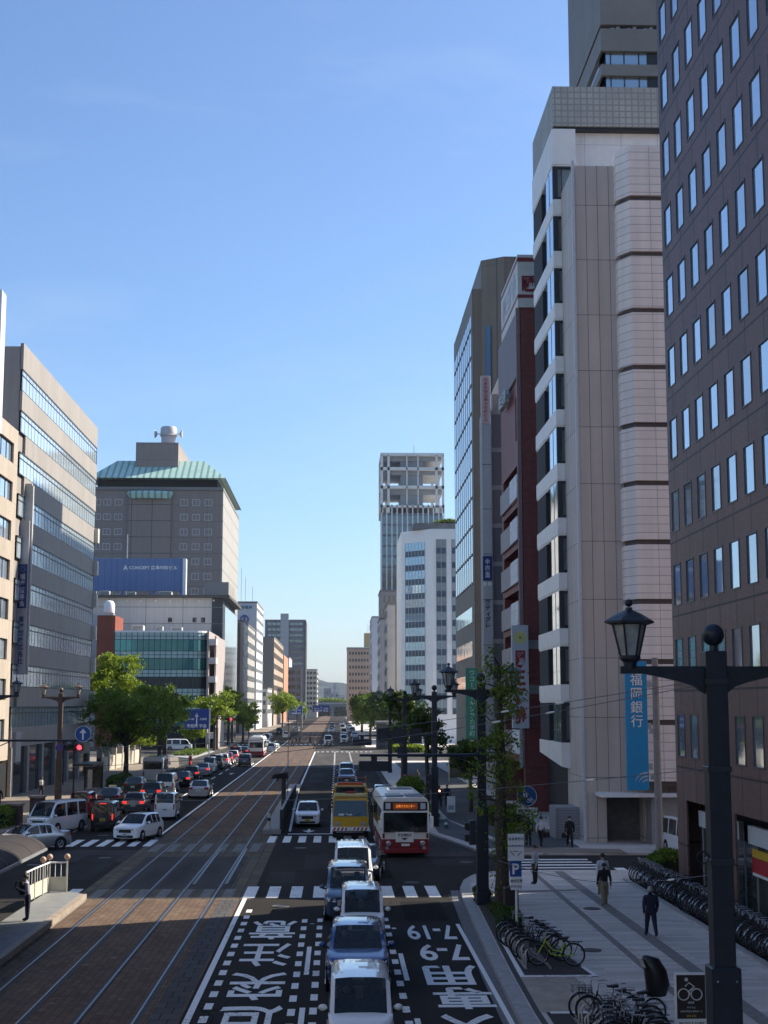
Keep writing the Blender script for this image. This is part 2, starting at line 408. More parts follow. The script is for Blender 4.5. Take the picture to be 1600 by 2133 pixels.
def worn_line(name, c, under):
    m = mat(name, c, .7, var=.10, scale=9, bump=.2); nt = m.node_tree; L = nt.links.new; b = nt.nodes['Principled BSDF']
    src = b.inputs['Base Color'].links[0].from_socket
    tc = nt.nodes.new('ShaderNodeTexCoord'); n = nt.nodes.new('ShaderNodeTexNoise'); n.inputs['Scale'].default_value = 7; n.inputs['Detail'].default_value = 8; n.inputs['Roughness'].default_value = .75
    n2 = nt.nodes.new('ShaderNodeTexNoise'); n2.inputs['Scale'].default_value = .35
    L(tc.outputs['Object'], n.inputs[0]); L(tc.outputs['Object'], n2.inputs[0])
    f = mnode(nt, 'ADD', n.outputs[0], mnode(nt, 'MULTIPLY', n2.outputs[0], .45))
    r = nt.nodes.new('ShaderNodeValToRGB'); r.color_ramp.elements[0].position = .80; r.color_ramp.elements[1].position = .92; L(f, r.inputs[0])
    mx = nt.nodes.new('ShaderNodeMix'); mx.data_type = 'RGBA'; L(r.outputs[0], mx.inputs[0]); L(src, mx.inputs[6]); mx.inputs[7].default_value = (*under, 1); L(mx.outputs[2], b.inputs['Base Color'])
    return m
LINE = worn_line('road_marking_white', (.80, .79, .76), (.16, .155, .15))
LINE_OLD = mat('road_marking_worn', (.16, .155, .14), .8, var=.45, scale=2.5)
RAIL = mat('rail_steel', (.22, .22, .23), .45, metal=.8, var=.15)
RAIL_DK = mat('rail_groove', (.018, .018, .02), .7)

def sheet(name, poly, z, m, kind='structure'):
    o = MB().face([(x, y, z) for x, y in poly]).build(name, m); tag(o, kind=kind); return o
def rect(x0, x1, y0, y1): return [(x0, y0), (x1, y0), (x1, y1), (x0, y1)]
sheet('ground', rect(-4500, 4500, -300, 9000), 0, A_CITY)
sheet('road', rect(-20.3, 4.7, -20, 1300), .004, A_ROAD)
sheet('side_street', rect(4.7, 120, 62.5, 77.8), .004, A_ROAD)
sheet('side_street', rect(-90, -20.3, 60, 83), .004, A_ROAD)
sheet('crossroads', rect(4.7, 120, 206, 272), .004, A_OLD)
sheet('crossroads', rect(-90, -20.3, 225, 258), .004, A_OLD)
sheet('worn_road_patch', [(-10.6, 186), (4.7, 186), (4.7, 262), (-20.3, 262), (-20.3, 205), (-10.6, 205)], .008, A_OLD)
sheet('worn_road_patch', [(-20.3, 75.5), (-10.9, 75.5), (-10.9, 81.5), (-20.3, 82.5)], .008, asphalt_mat('patched_asphalt', (.058, .058, .056), .35))
# tram bed: stone setts between the two roadways, paler slabs at its edge and where pedestrians cross
sheet('tram_bed', rect(-10.55, -3.95, -20, 61), .010, SETTS)
sheet('tram_bed_crossing', rect(-10.85, -3.5, 61, 89.5), .010, SETTS_PALE)
sheet('tram_bed', rect(-10.55, -3.95, 89.5, 1300), .010, SETTS)
sheet('tram_bed_edge', rect(-4.75, -4.02, -20, 61), .013, brick_mat('grey_edge_slabs', (.105, .1, .1), (.085, .08, .08), (.04, .04, .04), .5, .72, .02, 0, .8, .3))
sheet('tram_bed_asphalt', rect(-9.9, -4.6, 64.5, 78), .013, A_OLD)
mb = MB()
for X in (-9.4, -8.0, -6.53, -5.1):
    for a, b in ((-20, 400), (400, 900)):
        mb.box(X - .03, X + .03, a, b, .0, .032, 0)
        s_ = .055 if X in (-9.4, -6.53) else -.055
        mb.box(X + s_ - .02, X + s_ + .02, a, b, .0, .020, 1)
        mb.box(X - 1.6 * s_ - .045, X - 1.6 * s_ + .045, a, b, .0, .0165, 1)
for X in (-6.53, -5.1):          # points blades on the near side of the side street
    for k in (.13, .2):
        mb.face([(X + k, 66, .036), (X + k + .05, 66, .036), (X + k * .6 + .05, 82, .036), (X + k * .6, 82, .036)], 0)
rails = mb.build('tram_rails', [RAIL, RAIL_DK]); tag(rails, kind='structure')

# road markings
mk = MB(); ZM = .017
def mark(x0, x1, y0, y1): mk.face([(x0, y0, ZM), (x1, y0, ZM), (x1, y1, ZM), (x0, y1, ZM)])
mark(-3.86, -3.68, -10, 61.3); mark(-10.9, -10.72, 88.4, 330)
mk.face([(-3.66, 134, ZM), (-3.48, 134, ZM), (-3.58, 249, ZM), (-3.78, 249, ZM)])
mk.face([(-3.02, 93, ZM), (-2.86, 93, ZM), (-3.48, 134, ZM), (-3.66, 134, ZM)])
for y in [k * 1.62 - 6 for k in range(40)]:
    if y < 58: mark(-3.48, -3.26, y, y + .8)
for i, (y0, y1) in enumerate(((-8, -3), (2, 7), (12, 17), (22, 27), (34.3, 39.5), (44.2, 49.2), (54.2, 54.3))):
    d = 5.1 * 0
    mark(-.95, -.80, y0 + 0, y1); mark(2.0, 2.15, y0 - 1, y1 - 1.4)
mark(-.9, -.75, 49.6, 54.6) if False else None
for y in [k * 1.78 - 6 for k in range(37)]:
    if y < 55.5:
        mark(-1.26, -1.06, y, y + .85); mark(-.69, -.49, y + .15, y + 1.0); mark(1.75, 1.95, y + .3, y + 1.1)
mark(4.36, 4.5, -10, 54)
for x in [-3.6 + .97 * k for k in range(9)]: mark(x - .28, x + .22, 61.4, 65.2)
for x in [-4.05 + .9 * k for k in range(8)]: mark(x, x + .45, 85.6, 89.7)
for x in [-16.2 + .87 * k for k in range(7)]: mark(x, x + .46, 83.6, 87.7)
mark(-11.45, -10.95, 60.8, 64.6)
for k in range(5): mark(8.8, 13.0, 70.6 + 1.25 * k, 71.15 + 1.25 * k)
mark(13.6, 14.1, 68.2, 72.0)
mark(-3.0, -.3, 91.0, 91.45); mark(-.3, 2.0, 92.2, 92.6)
mark(-.38, -.22, 91, 112); mark(2.0, 2.14, 93, 120)
for y in [112 + 4.2 * k for k in range(33)]:
    mark(-.42, -.2, y, y + 1.6)
    if y > 122: mark(2.0, 2.2, y, y + 1.6); mark(.05, .22, y + 1, y + 2.2) if y < 160 else None
for k in range(12): mark(-3.4 + .82 * k, -3.0 + .82 * k, 247.2, 249.0)
for k in range(22): mark(-20 + .9 * k, -19.55 + .9 * k, 292, 296)
for y in range(98, 330, 10): mark(-13.55, -13.4, y, y + 5)
for y in range(93, 200, 12): mark(-16.6, -16.45, y, y + 5)
mark(-13.4, -10.9, 200, 200.6)
# straight-ahead arrows in the left roadway and the near lane
for X, Y, s in ((-12.2, 168, 1), (-1.75, 93.6, -1)):
    for a, b, c, d in ((-.08, .08, 0, 2.6 if s > 0 else 1.2),): mark(X + a, X + b, min(Y, Y + s * d) if s > 0 else Y, Y + d)
    t = Y + 2.4 if s > 0 else Y
    mk.face([(X - .42, t, ZM + .002), (X + .42, t, ZM + .002), (X, t + s * 1.4, ZM + .002)][::s])
mo = mk.build('road_markings', LINE); tag(mo, kind='structure')
wk = MB()
for x in [-10.3 + .92 * k for k in range(7)]:
    wk.face([(x, 61.6, .0175), (x + .45, 61.6, .0175), (x + .45, 64.4, .0175), (x, 64.4, .0175)])
    wk.face([(x, 80.5, .0175), (x + .5, 80.5, .0175), (x + .5, 85, .0175), (x, 85, .0175)])
tag(wk.build('worn_crossing_stripes', LINE_OLD), kind='structure')
def road_text(body, x0, x1, y0, y1, bold=.02):
    o = lettering('road_lettering', body, LINE, w=x1 - x0, h=y1 - y0, extr=0, loc=((x0 + x1) / 2, (y0 + y1) / 2, ZM + .003), rot=UPSIDE, bold=bold)
    tag(o, kind='structure')
for ch, ya, yb, xa, xb in (('意', 1919, 1958, 536, 603), ('注', 1966, 2014, 515, 592), ('突', 2027, 2085, 489, 578), ('追', 2096, 2185, 468, 560)):
    p, q = G(570, ya), G(570, yb); c = (G(xa, (ya + yb) / 2).x + G(xb, (ya + yb) / 2).x) / 2
    road_text(ch, c - .82, c + .82, q.y, p.y, .012)
for ch, ya, yb, xa, xb in (('17-19', 1928, 1958, 848, 966), ('7-9', 1968, 2002, 874, 972), ('用', 2012, 2053, 884, 1000), ('専', 2058, 2104, 905, 1030), ('ス', 2114, 2170, 925, 1040)):
    p, q = G(900, ya), G(900, yb); ym = (ya + yb) / 2
    a, b = G(xa, ym).x, G(xb, ym).x
    road_text(ch, a, b, q.y, p.y, .02)

# pavements: real kerb steps
def slab(name, poly, h, m, kerb=True):
    o = MB().prism(poly, -.05, h).build(name, m); tag(o, kind='structure'); return o
KL = [(4.66, -20), (4.62, 38), (4.72, 44), (4.95, 52.5), (5.18, 60.5), (5.34, 63.6), (5.75, 66.4), (6.4, 68.5), (7.4, 69.7), (8.6, 70.05)]
slab('pavement', KL + [(40, 70.4), (40, -20)], .12, PAVE)
kb = MB()
off = [(x + (.42 if i < 6 else .34 - .03 * (i - 6)), y - (0 if i < 5 else .1 + .06 * (i - 5))) for i, (x, y) in enumerate(KL)]
for (a, b), (c, d), (e, f), (g, h) in zip(KL, KL[1:], off, off[1:]):
    kb.face([(a, b, .135), (e, f, .135), (g, h, .135), (c, d, .135)]); kb.face([(a - .01, b, 0), (a - .01, b, .135), (c - .01, d, .135), (c - .01, d, 0)])
tag(kb.build('kerb', KERB), kind='structure')
gt = MB()
for i in range(5): gt.face([(KL[i][0] - .42, KL[i][1], .0165), (KL[i][0] - .02, KL[i][1], .0165), (KL[i + 1][0] - .02, KL[i + 1][1], .0165), (KL[i + 1][0] - .42, KL[i + 1][1], .0165)])
tag(gt.build('gutter', mat('gutter_concrete', (.14, .14, .138), .8, var=.2, scale=3)), kind='structure')
gk = MB()
for i in range(5): gk.face([(off[i][0] + .06, off[i][1], .126), (off[i][0] + .22, off[i][1], .126), (off[i + 1][0] + .22, off[i + 1][1], .126), (off[i + 1][0] + .06, off[i + 1][1], .126)])
tag(gk.build('drain_channel', mat('drain', (.05, .047, .043), .8, var=.3)), kind='structure')
sheet('planting_strip', [(5.45, 50.2), (6.45, 49.9), (6.9, 58.5), (6.3, 61.5), (5.7, 61.0)], .129, SOIL)
sheet('parking_strip', [(5.35, 30), (7.6, 30), (7.6, 38.2), (5.4, 38.2)], .129, A_OLD)
sheet('sandy_strip', [(5.25, 38.2), (7.2, 38.2), (6.9, 43.2), (5.35, 43.2)], .129, SAND)
sheet('bicycle_bay', [(5.45, 43.2), (7.55, 43.2), (7.0, 49.9), (5.65, 49.9)], .129, A_OLD)
bl = MB()
for p in ([(5.35, 43.0), (7.65, 43.0), (7.62, 43.25), (5.36, 43.25)], [(5.36, 43.25), (5.5, 43.25), (5.62, 49.9), (5.5, 49.9)], [(7.48, 43.25), (7.62, 43.25), (7.5, 44.6), (7.36, 44.6)],
          [(5.5, 38.0), (7.7, 38.0), (7.7, 38.25), (5.5, 38.25)]):
    bl.face([(x, y, .134) for x, y in p])
tag(bl.build('bay_lines', LINE), kind='structure')
dk = MB()
dk.face([(10.55, 20, .129), (11.0, 20, .129), (10.75, 69.6, .129), (10.3, 69.6, .129)])
dk.face([(9.15, 20, .128), (9.4, 20, .128), (9.4, 69.6, .128), (9.15, 69.6, .128)])
dk.face([(5.9, 61.7, .129), (10.3, 62.4, .129), (10.3, 62.9, .129), (5.9, 62.2, .129)])
tag(dk.build('dark_paving_band', PAVE_DK), kind='structure')
sheet('cycle_park_floor', [(13.15, 20), (15.6, 20), (15.6, 66.5), (13.15, 66.5)], .131, A_ROAD)
cb = MB().box(12.95, 13.15, 20, 66.3, .1, .19); tag(cb.build('low_kerb', KERB), kind='structure')
slab('pavement', [(5.3, 96.5), (5.9, 90), (7.6, 80.5), (8.6, 78.4), (24, 77.8), (24, 206), (5.3, 206)], .12, PAVE)
sheet('warm_paving', [(8.7, 78.6), (15.5, 78.0), (15.5, 80.2), (9.5, 81.2)], .126, PAVE_WARM)
sheet('pale_paving', [(6.3, 90.5), (8.4, 80.6), (9.6, 80.6), (7.6, 101), (6.4, 101)], .124, brick_mat('mid_grey_pavers', (.15, .155, .165), (.13, .135, .145), (.1, .1, .1), .6, .3, .006, .5, .7))
sheet('dark_cycle_path', [(7.7, 100.9), (10.2, 80.9), (13.5, 81.0), (12.8, 200), (8.0, 200)], .124, asphalt_mat('path_asphalt', (.12, .118, .118), .2))
slab('pavement', rect(5.4, 40, 272, 900), .12, PAVE)
slab('pavement', [(-60, -20), (-20.4, -20), (-20.4, 58), (-60, 60)], .12, PAVE_WARM)
slab('pavement', [(-60, 84.5), (-22.2, 84), (-20.6, 90), (-20.4, 190), (-24, 222), (-60, 224)], .12, PAVE_WARM)
slab('pavement', [(-60, 262), (-21, 262), (-20.4, 280), (-20.4, 900), (-60, 900)], .12, PAVE_WARM)
slab('traffic_island', [(-26, 226), (-21.5, 216), (-20.9, 250), (-24.5, 258)], .14, KERB)
# tram stop platforms
pf = MB().prism([(-11.95, -20), (-10.25, -20), (-10.2, 60.6), (-10.9, 61.6), (-11.95, 61.8)], -.05, .28)
tag(pf.build('tram_platform', mat('platform_paving', (.20, .20, .195), .8, var=.15, scale=2)), kind='structure')
pe = MB().box(-10.42, -10.16, -20, 60.6, .1, .31); tag(pe.build('platform_edge', mat('worn_edge_stone', (.30, .245, .19), .8, var=.3, scale=3)), kind='structure')
pf = MB().box(-4.55, -3.45, 91.2, 143, -.05, .28); tag(pf.build('tram_platform', M['concrete']), kind='structure')

# repairs, manholes and tyre-dark wheel paths in the asphalt
PATCH = asphalt_mat('dark_repair', (.017, .0165, .0165), .2); PATCH2 = asphalt_mat('pale_repair', (.045, .043, .042), .3)
for i, (x0, x1, y0, y1, m_) in enumerate(((-3.2, -1.9, 66.5, 71, PATCH2), (.5, 2.6, 68, 83, PATCH), (-1.6, -.4, 72, 79, PATCH2), (2.6, 4.2, 54.9, 60.2, PATCH), (-2.7, -1.4, 104, 118, PATCH), (-13.2, -11.3, 68, 79, PATCH2), (-19, -16, 62, 71, PATCH), (-12.9, -11.2, 108, 122, PATCH), (-2.9, -1.3, 152, 171, PATCH2), (2.4, 3.9, 130, 150, PATCH2), (4.9, 7.9, 73.4, 76.4, PATCH2))):
    sheet('asphalt_repair', rect(x0, x1, y0, y1), .0105, m_)
for x, y in ((-2.2, 58.9), (1.9, 70.2), (3.4, 66.4), (-2.0, 82.4), (-12.1, 77.5), (-15.1, 74.2), (6.6, 74.8), (-14.3, 90.6), (9.9, 57.0), (8.2, 47.5), (11.7, 44)):
    o = MB().disc((0, 0, 0), .34, 'z', 20).torus((0, 0, 0), .335, .012, 'z', 20, 4, 1).build('manhole_cover', [mat('cast_iron', (.05, .047, .045), .55, metal=.4, var=.4, scale=12), mat('iron_ring', (.10, .095, .09), .6)], loc=(x, y, .0185 if x < 7 or y > 70 else .1335)); tag(o, kind='structure')

# ================================================================== BUILDINGS
GL_BLUE = glass_mat('sky_reflecting_glass', (.62, .71, .80), metal=.75, rough=.04, wob=.16, var=.30)
GL_OFF = glass_mat('office_glass', (.20, .25, .27), metal=.55, rough=.05, wob=.12, var=.35)
GL_LIGHT = glass_mat('light_office_glass', (.50, .60, .66), metal=.7, rough=.06, wob=.12, var=.2)
GL_TEAL = glass_mat('teal_glass', (.045, .20, .21), metal=.4, rough=.05, wob=.12, var=.5)
GL_DK = glass_mat('dark_window_glass', (.05, .06, .065), metal=.25, rough=.05, wob=.15, var=.4)
BLIND = mat('window_blinds', (.30, .33, .32), .5, var=.25, scale=2, spec=.6)
FRAME = mat('dark_window_frame', (.02, .022, .025), .5, var=.1)
ALU = mat('aluminium_frame', (.38, .39, .40), .4, metal=.3, var=.1)

def win_mesh(w, h, frame=.06, depth=.05, fm=FRAME, gm=GL_DK, cols=1, rows=1, transom=None):
    """window in the wall plane: u = x (centred), z = up from the sill, y = into the building"""
    f, d = frame, depth
    mb = MB()
    mb.box(-w / 2, -w / 2 + f, -.02, d, 0, h); mb.box(w / 2 - f, w / 2, -.02, d, 0, h)
    mb.box(-w / 2 + f, w / 2 - f, -.02, d, 0, f); mb.box(-w / 2 + f, w / 2 - f, -.02, d, h - f, h)
    for i in range(1, cols):
        x = -w / 2 + w * i / cols; mb.box(x - f * .35, x + f * .35, -.015, d, f, h - f)
    for z in ([h * i / rows for i in range(1, rows)] if transom is None else [transom]):
        mb.box(-w / 2 + f, w / 2 - f, -.018, d, z - f * .35, z + f * .35)
    mb.face([(-w / 2 + f, d * .6, f), (w / 2 - f, d * .6, f), (w / 2 - f, d * .6, h - f), (-w / 2 + f, d * .6, h - f)], 1)
    return mb.build('window', [fm, gm])
def put_windows(proto, parent, O, u, spots, inset=.1, z0=0.):
    """copies of proto on a facade: O origin xy, u unit direction, spots (along, sill)"""
    a = math.atan2(u[1], u[0]); ix, iy = -u[1], u[0]
    out = []
    for s_, z in spots:
        out.append(place(proto, parent, (O[0] + u[0] * s_ + ix * inset, O[1] + u[1] * s_ + iy * inset, z + z0), (0, 0, a)))
    drop(proto)
    return out
def holes(spots, w, h): return [(s_ - w / 2, s_ + w / 2, z, z + h) for s_, z in spots]
def core(x0, x1, y0, y1, z1, inset=.3):
    return MB().box(x0 + inset, x1 - inset, y0 + inset, y1 - inset, -.05, z1)

# ---- brown tiled office block, right foreground ---------------------------------------------------------------
BX, BY = 15.15, 64.8
BROWN = panel_mat('brown_tile_panels', (.155, .088, .075), (.022, .014, .012), 2.335, 3.32, .085, offu=BX + BY - .1 + 1.17, offz=1.87, rough=.55, var=.32, scale=9, spec=.45, tint=.10)
b = thing('office_building', 'tall dark brown tiled office block with small square windows, nearest on the right', 'building', (0, 0, 0))
cols_ = [1.19 + 2.335 * k for k in range(8)]
rows_ = [5.66 + 3.32 * k for k in range(12)]
spots = [(c, z) for c in cols_ for z in rows_]
op = [(1.7, 8.2, -.05, 3.85), (9.4, 20, -.05, 3.85)]
mb = MB().wall((BX, BY), (0, -1), 50, -.05, 50, holes(spots, 1.37, 1.9) + op, .08)
mb.face([(BX, BY, 0), (BX, BY, 50), (38, BY, 50), (38, BY, 0)]); mb.face([(BX, BY - 50, 0), (38, BY - 50, 0), (38, BY - 50, 50), (BX, BY - 50, 50)])
mb.face([(38, BY - 50, 0), (38, BY, 0), (38, BY, 50), (38, BY - 50, 50)]); mb.face([(BX, BY - 50, 50), (38, BY - 50, 50), (38, BY, 50), (BX, BY, 50)])
mb.build('wall', BROWN, b)
WF = mat('bronze_window_frame', (.055, .055, .065), .45, var=.1)
put_windows(win_mesh(1.37, 1.9, .06, .06, WF, GL_BLUE), b, (BX, BY), (0, -1), spots, -.005)
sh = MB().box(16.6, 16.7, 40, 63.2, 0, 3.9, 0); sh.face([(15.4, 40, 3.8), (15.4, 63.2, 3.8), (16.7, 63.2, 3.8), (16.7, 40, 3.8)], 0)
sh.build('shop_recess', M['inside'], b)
MB().box(15.65, 15.85, 56.7, 63.0, 2.75, 3.42).box(15.6, 15.8, 47, 55.3, 2.75, 3.42).build('fascia', mat('pale_fascia', (.55, .58, .60), .5, var=.06), b)
mb = MB()
for i in range(12): mb.box(15.70, 15.76, 45 + 1.6 * i - .04, 45 + 1.6 * i + .04, .15, 2.75)
mb.build('shop_mullions', ALU, b)
MB().face([(15.73, 45, .15), (15.73, 63, .15), (15.73, 63, 2.75), (15.73, 45, 2.75)]).build('shop_window', glass_mat('shop_glass', (.16, .20, .19), metal=.3, rough=.05, wob=.1), b)
MB().box(15.60, 15.64, 46, 54.8, 2.3, 2.6).box(15.595, 15.635, 46, 54.8, 1.75, 2.28, 1).box(15.595, 15.635, 46, 54.8, 1.63, 1.73, 2).build('shop_sign_strip', [M['yellow'], M['red'], M['white']], b)

# ---- bank tower ----------------------------------------------------------------------------------------------
b = thing('bank_building', 'pale high-rise bank with grey panel wall, pink stepped bay and banded glass corner', 'building', (0, 0, 0))
BGREY = panel_mat('grey_bank_panels', (.56, .485, .43), (.09, .085, .085), .70, 3.43, .03, offu=14.3 + 84, offz=.35, rough=.6, var=.05, scale=.6, tint=.05)
BPINK = panel_mat('pink_ribbed_panels', (.92, .79, .70), (.44, .37, .33), 2.2, .5, .03, offu=16.75 + 83.2 + .9, offz=.32, rough=.6, var=.04, scale=1, tint=.03, lwz=.035)
BWHITE = mat('white_bank_bands', (.86, .81, .75), .5, var=.06, scale=.8)
BDARK = mat('dark_grey_cladding', (.030, .031, .036), .8, var=.15, scale=1)
mb = MB().box(14.4, 75, 89.6, 98.3, 4.6, 45.0).box(15.6, 75, 90.5, 98.2, -.05, 4.6); mb.build('wall', panel_mat('pale_bank_wall', (.84, .79, .74), (.3, .3, .3), 2.4, 1.7, .02, var=.05), b)  # unseen depth behind the brown block is shaped for its road shadow
MB().box(15.65, 75, 98.35, 107.7, -.05, 45.0).build('added_light_block', mat('light_block_grey', (.035, .034, .034), .8, var=.2), b)  # added to keep bounced sun off the red office; dark like recess shade
mb = MB().wall((14.3, 84), (1, 0), 10.7, -.05, 40.6, [(1.25, 3.45, -.05, 2.75)], 1.6)
mb.face([(14.3, 84, -.05), (14.3, 84, 40.6), (14.3, 90, 40.6), (14.3, 90, -.05)]); mb.face([(25, 84, 0), (25, 90, 0), (25, 90, 40.6), (25, 84, 40.6)]); mb.face([(14.3, 84, 40.6), (25, 84, 40.6), (25, 90, 40.6), (14.3, 90, 40.6)])
mb.build('panel_wall', BGREY, b)
MB().box(15.4, 18.7, 85.55, 85.65, 0, 2.8).build('entrance_recess', mat('recess_grey', (.16, .155, .15), .8, var=.2), b)
MB().box(14.16, 14.32, 83.9, 84.12, 3.0, 40.9).box(14.2, 14.34, 83.8, 83.98, -.02, 3.0).build('downpipe', mat('pale_pipe', (.55, .57, .60), .45, var=.08), b)
mb = MB()
zz = [3.35 + 3.45 * k for k in range(11)] + [41.2]
for i, (za, zb) in enumerate(zip(zz, zz[1:])):
    q = .10
    pl = lambda e: [(16.75 + e, 84.2), (16.75 + e, 83.3 + e * .4), (17.35 + e * .4, 82.3 + e), (26, 82.3 + e), (26, 84.2)]
    mb.loft([[(x, y, za + .30) for x, y in pl(0)], [(x, y, zb) for x, y in pl(0)]], 0)
    mb.loft([[(x, y, za) for x, y in pl(.22)], [(x, y, za + .30) for x, y in pl(.22)]], 1)
mb.build('pink_bay', [BPINK, mat('brown_joint_band', (.12, .095, .09), .7)], b)
MB().box(14.9, 25, 82.0, 84.2, 2.78, 2.98).build('canopy', M['white'], b)
MB().box(17.85, 25, 82.6, 84, -.05, 2.78).build('entrance_pier', mat('entrance_pier', (.30, .285, .275), .6, var=.08), b)
# glass corner: bands, panes, dark side cladding
zb_ = [PYz for PYz in [1.8 + 3.45 * k + 2.95 for k in range(11)]]
for k, z in enumerate(zb_ + [42.6]):
    last = k == 11
    h = 1.0 if not last else 2.4
    if k == 0:
        MB().loft([[(13.75, 88.9, z - .55), (15.2, 88.9, z - .9), (15.2, 90, z - .9), (13.75, 98.5, z + .05)], [(13.75, 88.9, z + .9)] + [(15.2, 88.9, z + .9), (15.2, 90, z + .9), (13.75, 98.5, z + .9)]]).build('floor_band', BWHITE, b)
    else:
        MB().box(13.76, 15.3, 88.93, 98.4, z, z + h).box(13.8, 15.3, 89.0, 98.3, z - .12, z, 0).build('floor_band', BWHITE, b)
for k in range(11):
    z = zb_[k] + (1.0 if k else .9); h = (zb_[k + 1] - .12 - z) if k < 10 else 42.48 - z
    mb = MB().box(13.80, 14.10, 88.96, 89.1, z, z + h).box(15.18, 15.3, 89.0, 89.1, z, z + h).box(14.1, 15.18, 88.97, 89.1, z + h - .16, z + h).box(14.1, 15.18, 88.97, 89.1, z, z + .18)
    mb.box(14.34, 14.39, 89.03, 89.08, z, z + h)
    mb.face([(13.98, 89.07, z), (15.2, 89.07, z), (15.2, 89.07, z + h), (13.98, 89.07, z + h)], 1)
    mb.face([(14.42, 89.3, z), (15.2, 89.3, z), (15.2, 89.3, z + h), (14.42, 89.3, z + h)], 2)
    mb.build('window', [FRAME, mat('see_through_glass', (.35, .42, .40), .05, var=.0, alpha=.35, spec=.8), BLIND], b)
    mb = MB()
    mb.face([(13.80, 92.2, z), (13.80, 89.1, z), (13.80, 89.1, z + h), (13.80, 92.2, z + h)], 1)
    for y in (89.14, 90.65, 92.2): mb.box(13.785, 13.84, y - .05, y + .05, z, z + h, 0)
    mb.build('window', [FRAME, GL_BLUE], b)
    MB().box(13.80, 14.38, 94.2, 98.25, z, z + h).box(14.32, 14.38, 92.25, 94.2, z, z + h, 1).build('side_cladding', [BDARK, M['black']], b)
    MB().face([(13.98, 97.9, z), (13.98, 95.4, z), (13.98, 95.4, z + h), (13.98, 97.9, z + h)]).build('window', GL_LIGHT, b) if k > 99 else None
MB().lathe([(.22, 0), (.22, 4.2)], 14, (14.75, 89.9, 0)).build('column', BWHITE, b)
lat = panel_mat('roof_lattice', (.42, .40, .35), (.30, .285, .25), .42, .42, .10, rough=.6, var=.25, scale=.35)
MB().box(13.85, 40, 88.95, 98.5, 45.2, 47.9).box(13.95, 40, 89.1, 98.4, 45, 45.2, 1).build('roof_screen', [lat, FRAME], b)
mb = MB().box(40, 75, 89, 104, 45, 47.9); mb.build('roof_shadow_box', M['roof'], b)  # unseen box raising the roof to set the shadow edge on the road
mb = MB()
for x in (17.3, 18.6, 19.9): mb.box(x - .18, x + .18, 89.35, 89.6, 41.55, 41.8)
mb.box(15.6, 16.35, 89.5, 89.62, 40.6, 41.4, 1).build('wall_vent', [M['white'], FRAME], b)
for i in range(16):
    y = 89.3 + .6 * i
MB().box(12.9, 14.3, 86.0, 88.6, 0, 1.95).build('louvre_box', panel_mat('louvre_box', (.30, .30, .31), (.16, .16, .17), 3, .16, .03), b)
# blue banner sign hung from the bank
s = thing('bank_sign', 'tall bright blue vertical banner sign with white characters on the pink bank wall', 'sign', (16.62, 80.0, 0))
MB().bbox(-.66, .56, -.07, .07, 3.3, 10.35, .02).build('board', mat('cyan_blue_sign', (.012, .26, .52), .45, var=.05), s)
lettering('lettering', '福岡銀行', M['white'], h=2.95, w=.68, parent=s, loc=(-.05, -.085, 8.2), vertical=True, bold=.008)
lg = MB()
for r, a0, a1 in ((.62, 92, 170), (.42, 92, 168), (.22, 95, 160)):
    pts = [(.40 + (.5 + r * .1) * 0 + r * math.cos(R(a)) * 1.0, -.08, 3.62 + r * math.sin(R(a))) for a in range(a0, a1, 8)]
    for p, q in zip(pts, pts[1:]): lg.face([(p[0], -.078, p[2] - .045), (p[0], -.078, p[2] + .045), (q[0], -.078, q[2] + .045), (q[0], -.078, q[2] - .045)])
    lg.face([(pts[0][0], -.078, pts[0][2] - .045), (pts[0][0] + .1, -.078, pts[0][2] - .03), (pts[0][0] + .1, -.078, pts[0][2] + .06), (pts[0][0], -.078, pts[0][2] + .045)])
lg.build('emblem', mat('silver_grey', (.45, .47, .5), .5), s)
MB().box(.56, .78, -.02, .3, 4.4, 4.75).box(.56, .78, -.02, .3, 6.6, 6.95).box(.56, .78, -.02, .3, 8.9, 9.25).box(.60, .74, .3, 2.2, 4.5, 4.65).box(.60, .74, .3, 2.2, 9.0, 9.15).build('bracket', M['steel'], s)

# ---- tall grey tower behind the bank -------------------------------------------------------------------------
b = thing('office_building', 'dark grey slab tower with bluish strip windows rising behind the bank out of frame', 'building', (0, 0, 0))
TG = mat('charcoal_cladding', (.22, .195, .17), .6, var=.12, scale=.3)
z = 57.0
mb = MB().box(21.4, 46, 110.6, 125.7, -.05, 57.2).box(26, 46, 110.3, 125.6, -.05, 75).box(21.16, 26, 125.2, 125.75, 56, 75); mb.build('wall', TG, b)
for za, zb, k in ((57.2, 58.4, 1), (58.4, 59.35, 0), (59.35, 60.5, 1), (60.5, 62.4, 0), (62.4, 62.75, 2), (62.75, 75, 0)):
    if k == 0: MB().box(21.15, 26, 110.1, 112, za, zb).box(21.15, 21.4, 112, 125.2, za, zb).build('spandrel', TG, b)
    elif k == 1:
        mb = MB().box(21.35, 26, 110.5, 112, za, zb).box(21.35, 21.6, 110.5, 125.2, za, zb)
        for x in (22.0, 23.1, 24.3, 25.0): mb.box(x - .04, x + .04, 110.42, 110.5, za, zb, 1)
        mb.box(25.0, 25.8, 110.4, 110.5, za, zb, 1); mb.build('window_band', [GL_LIGHT, FRAME], b)
    else:
        mb = MB().box(21.4, 26, 111, 112, za, zb); mb.build('louvre_gap', FRAME, b)
        mb = MB()
        for i in range(9): mb.box(21.6 + .45 * i, 21.9 + .45 * i, 110.4, 110.9, za, za + .12 + .1 * (i % 3))
        mb.build('roof_equipment', M['steel'], b)

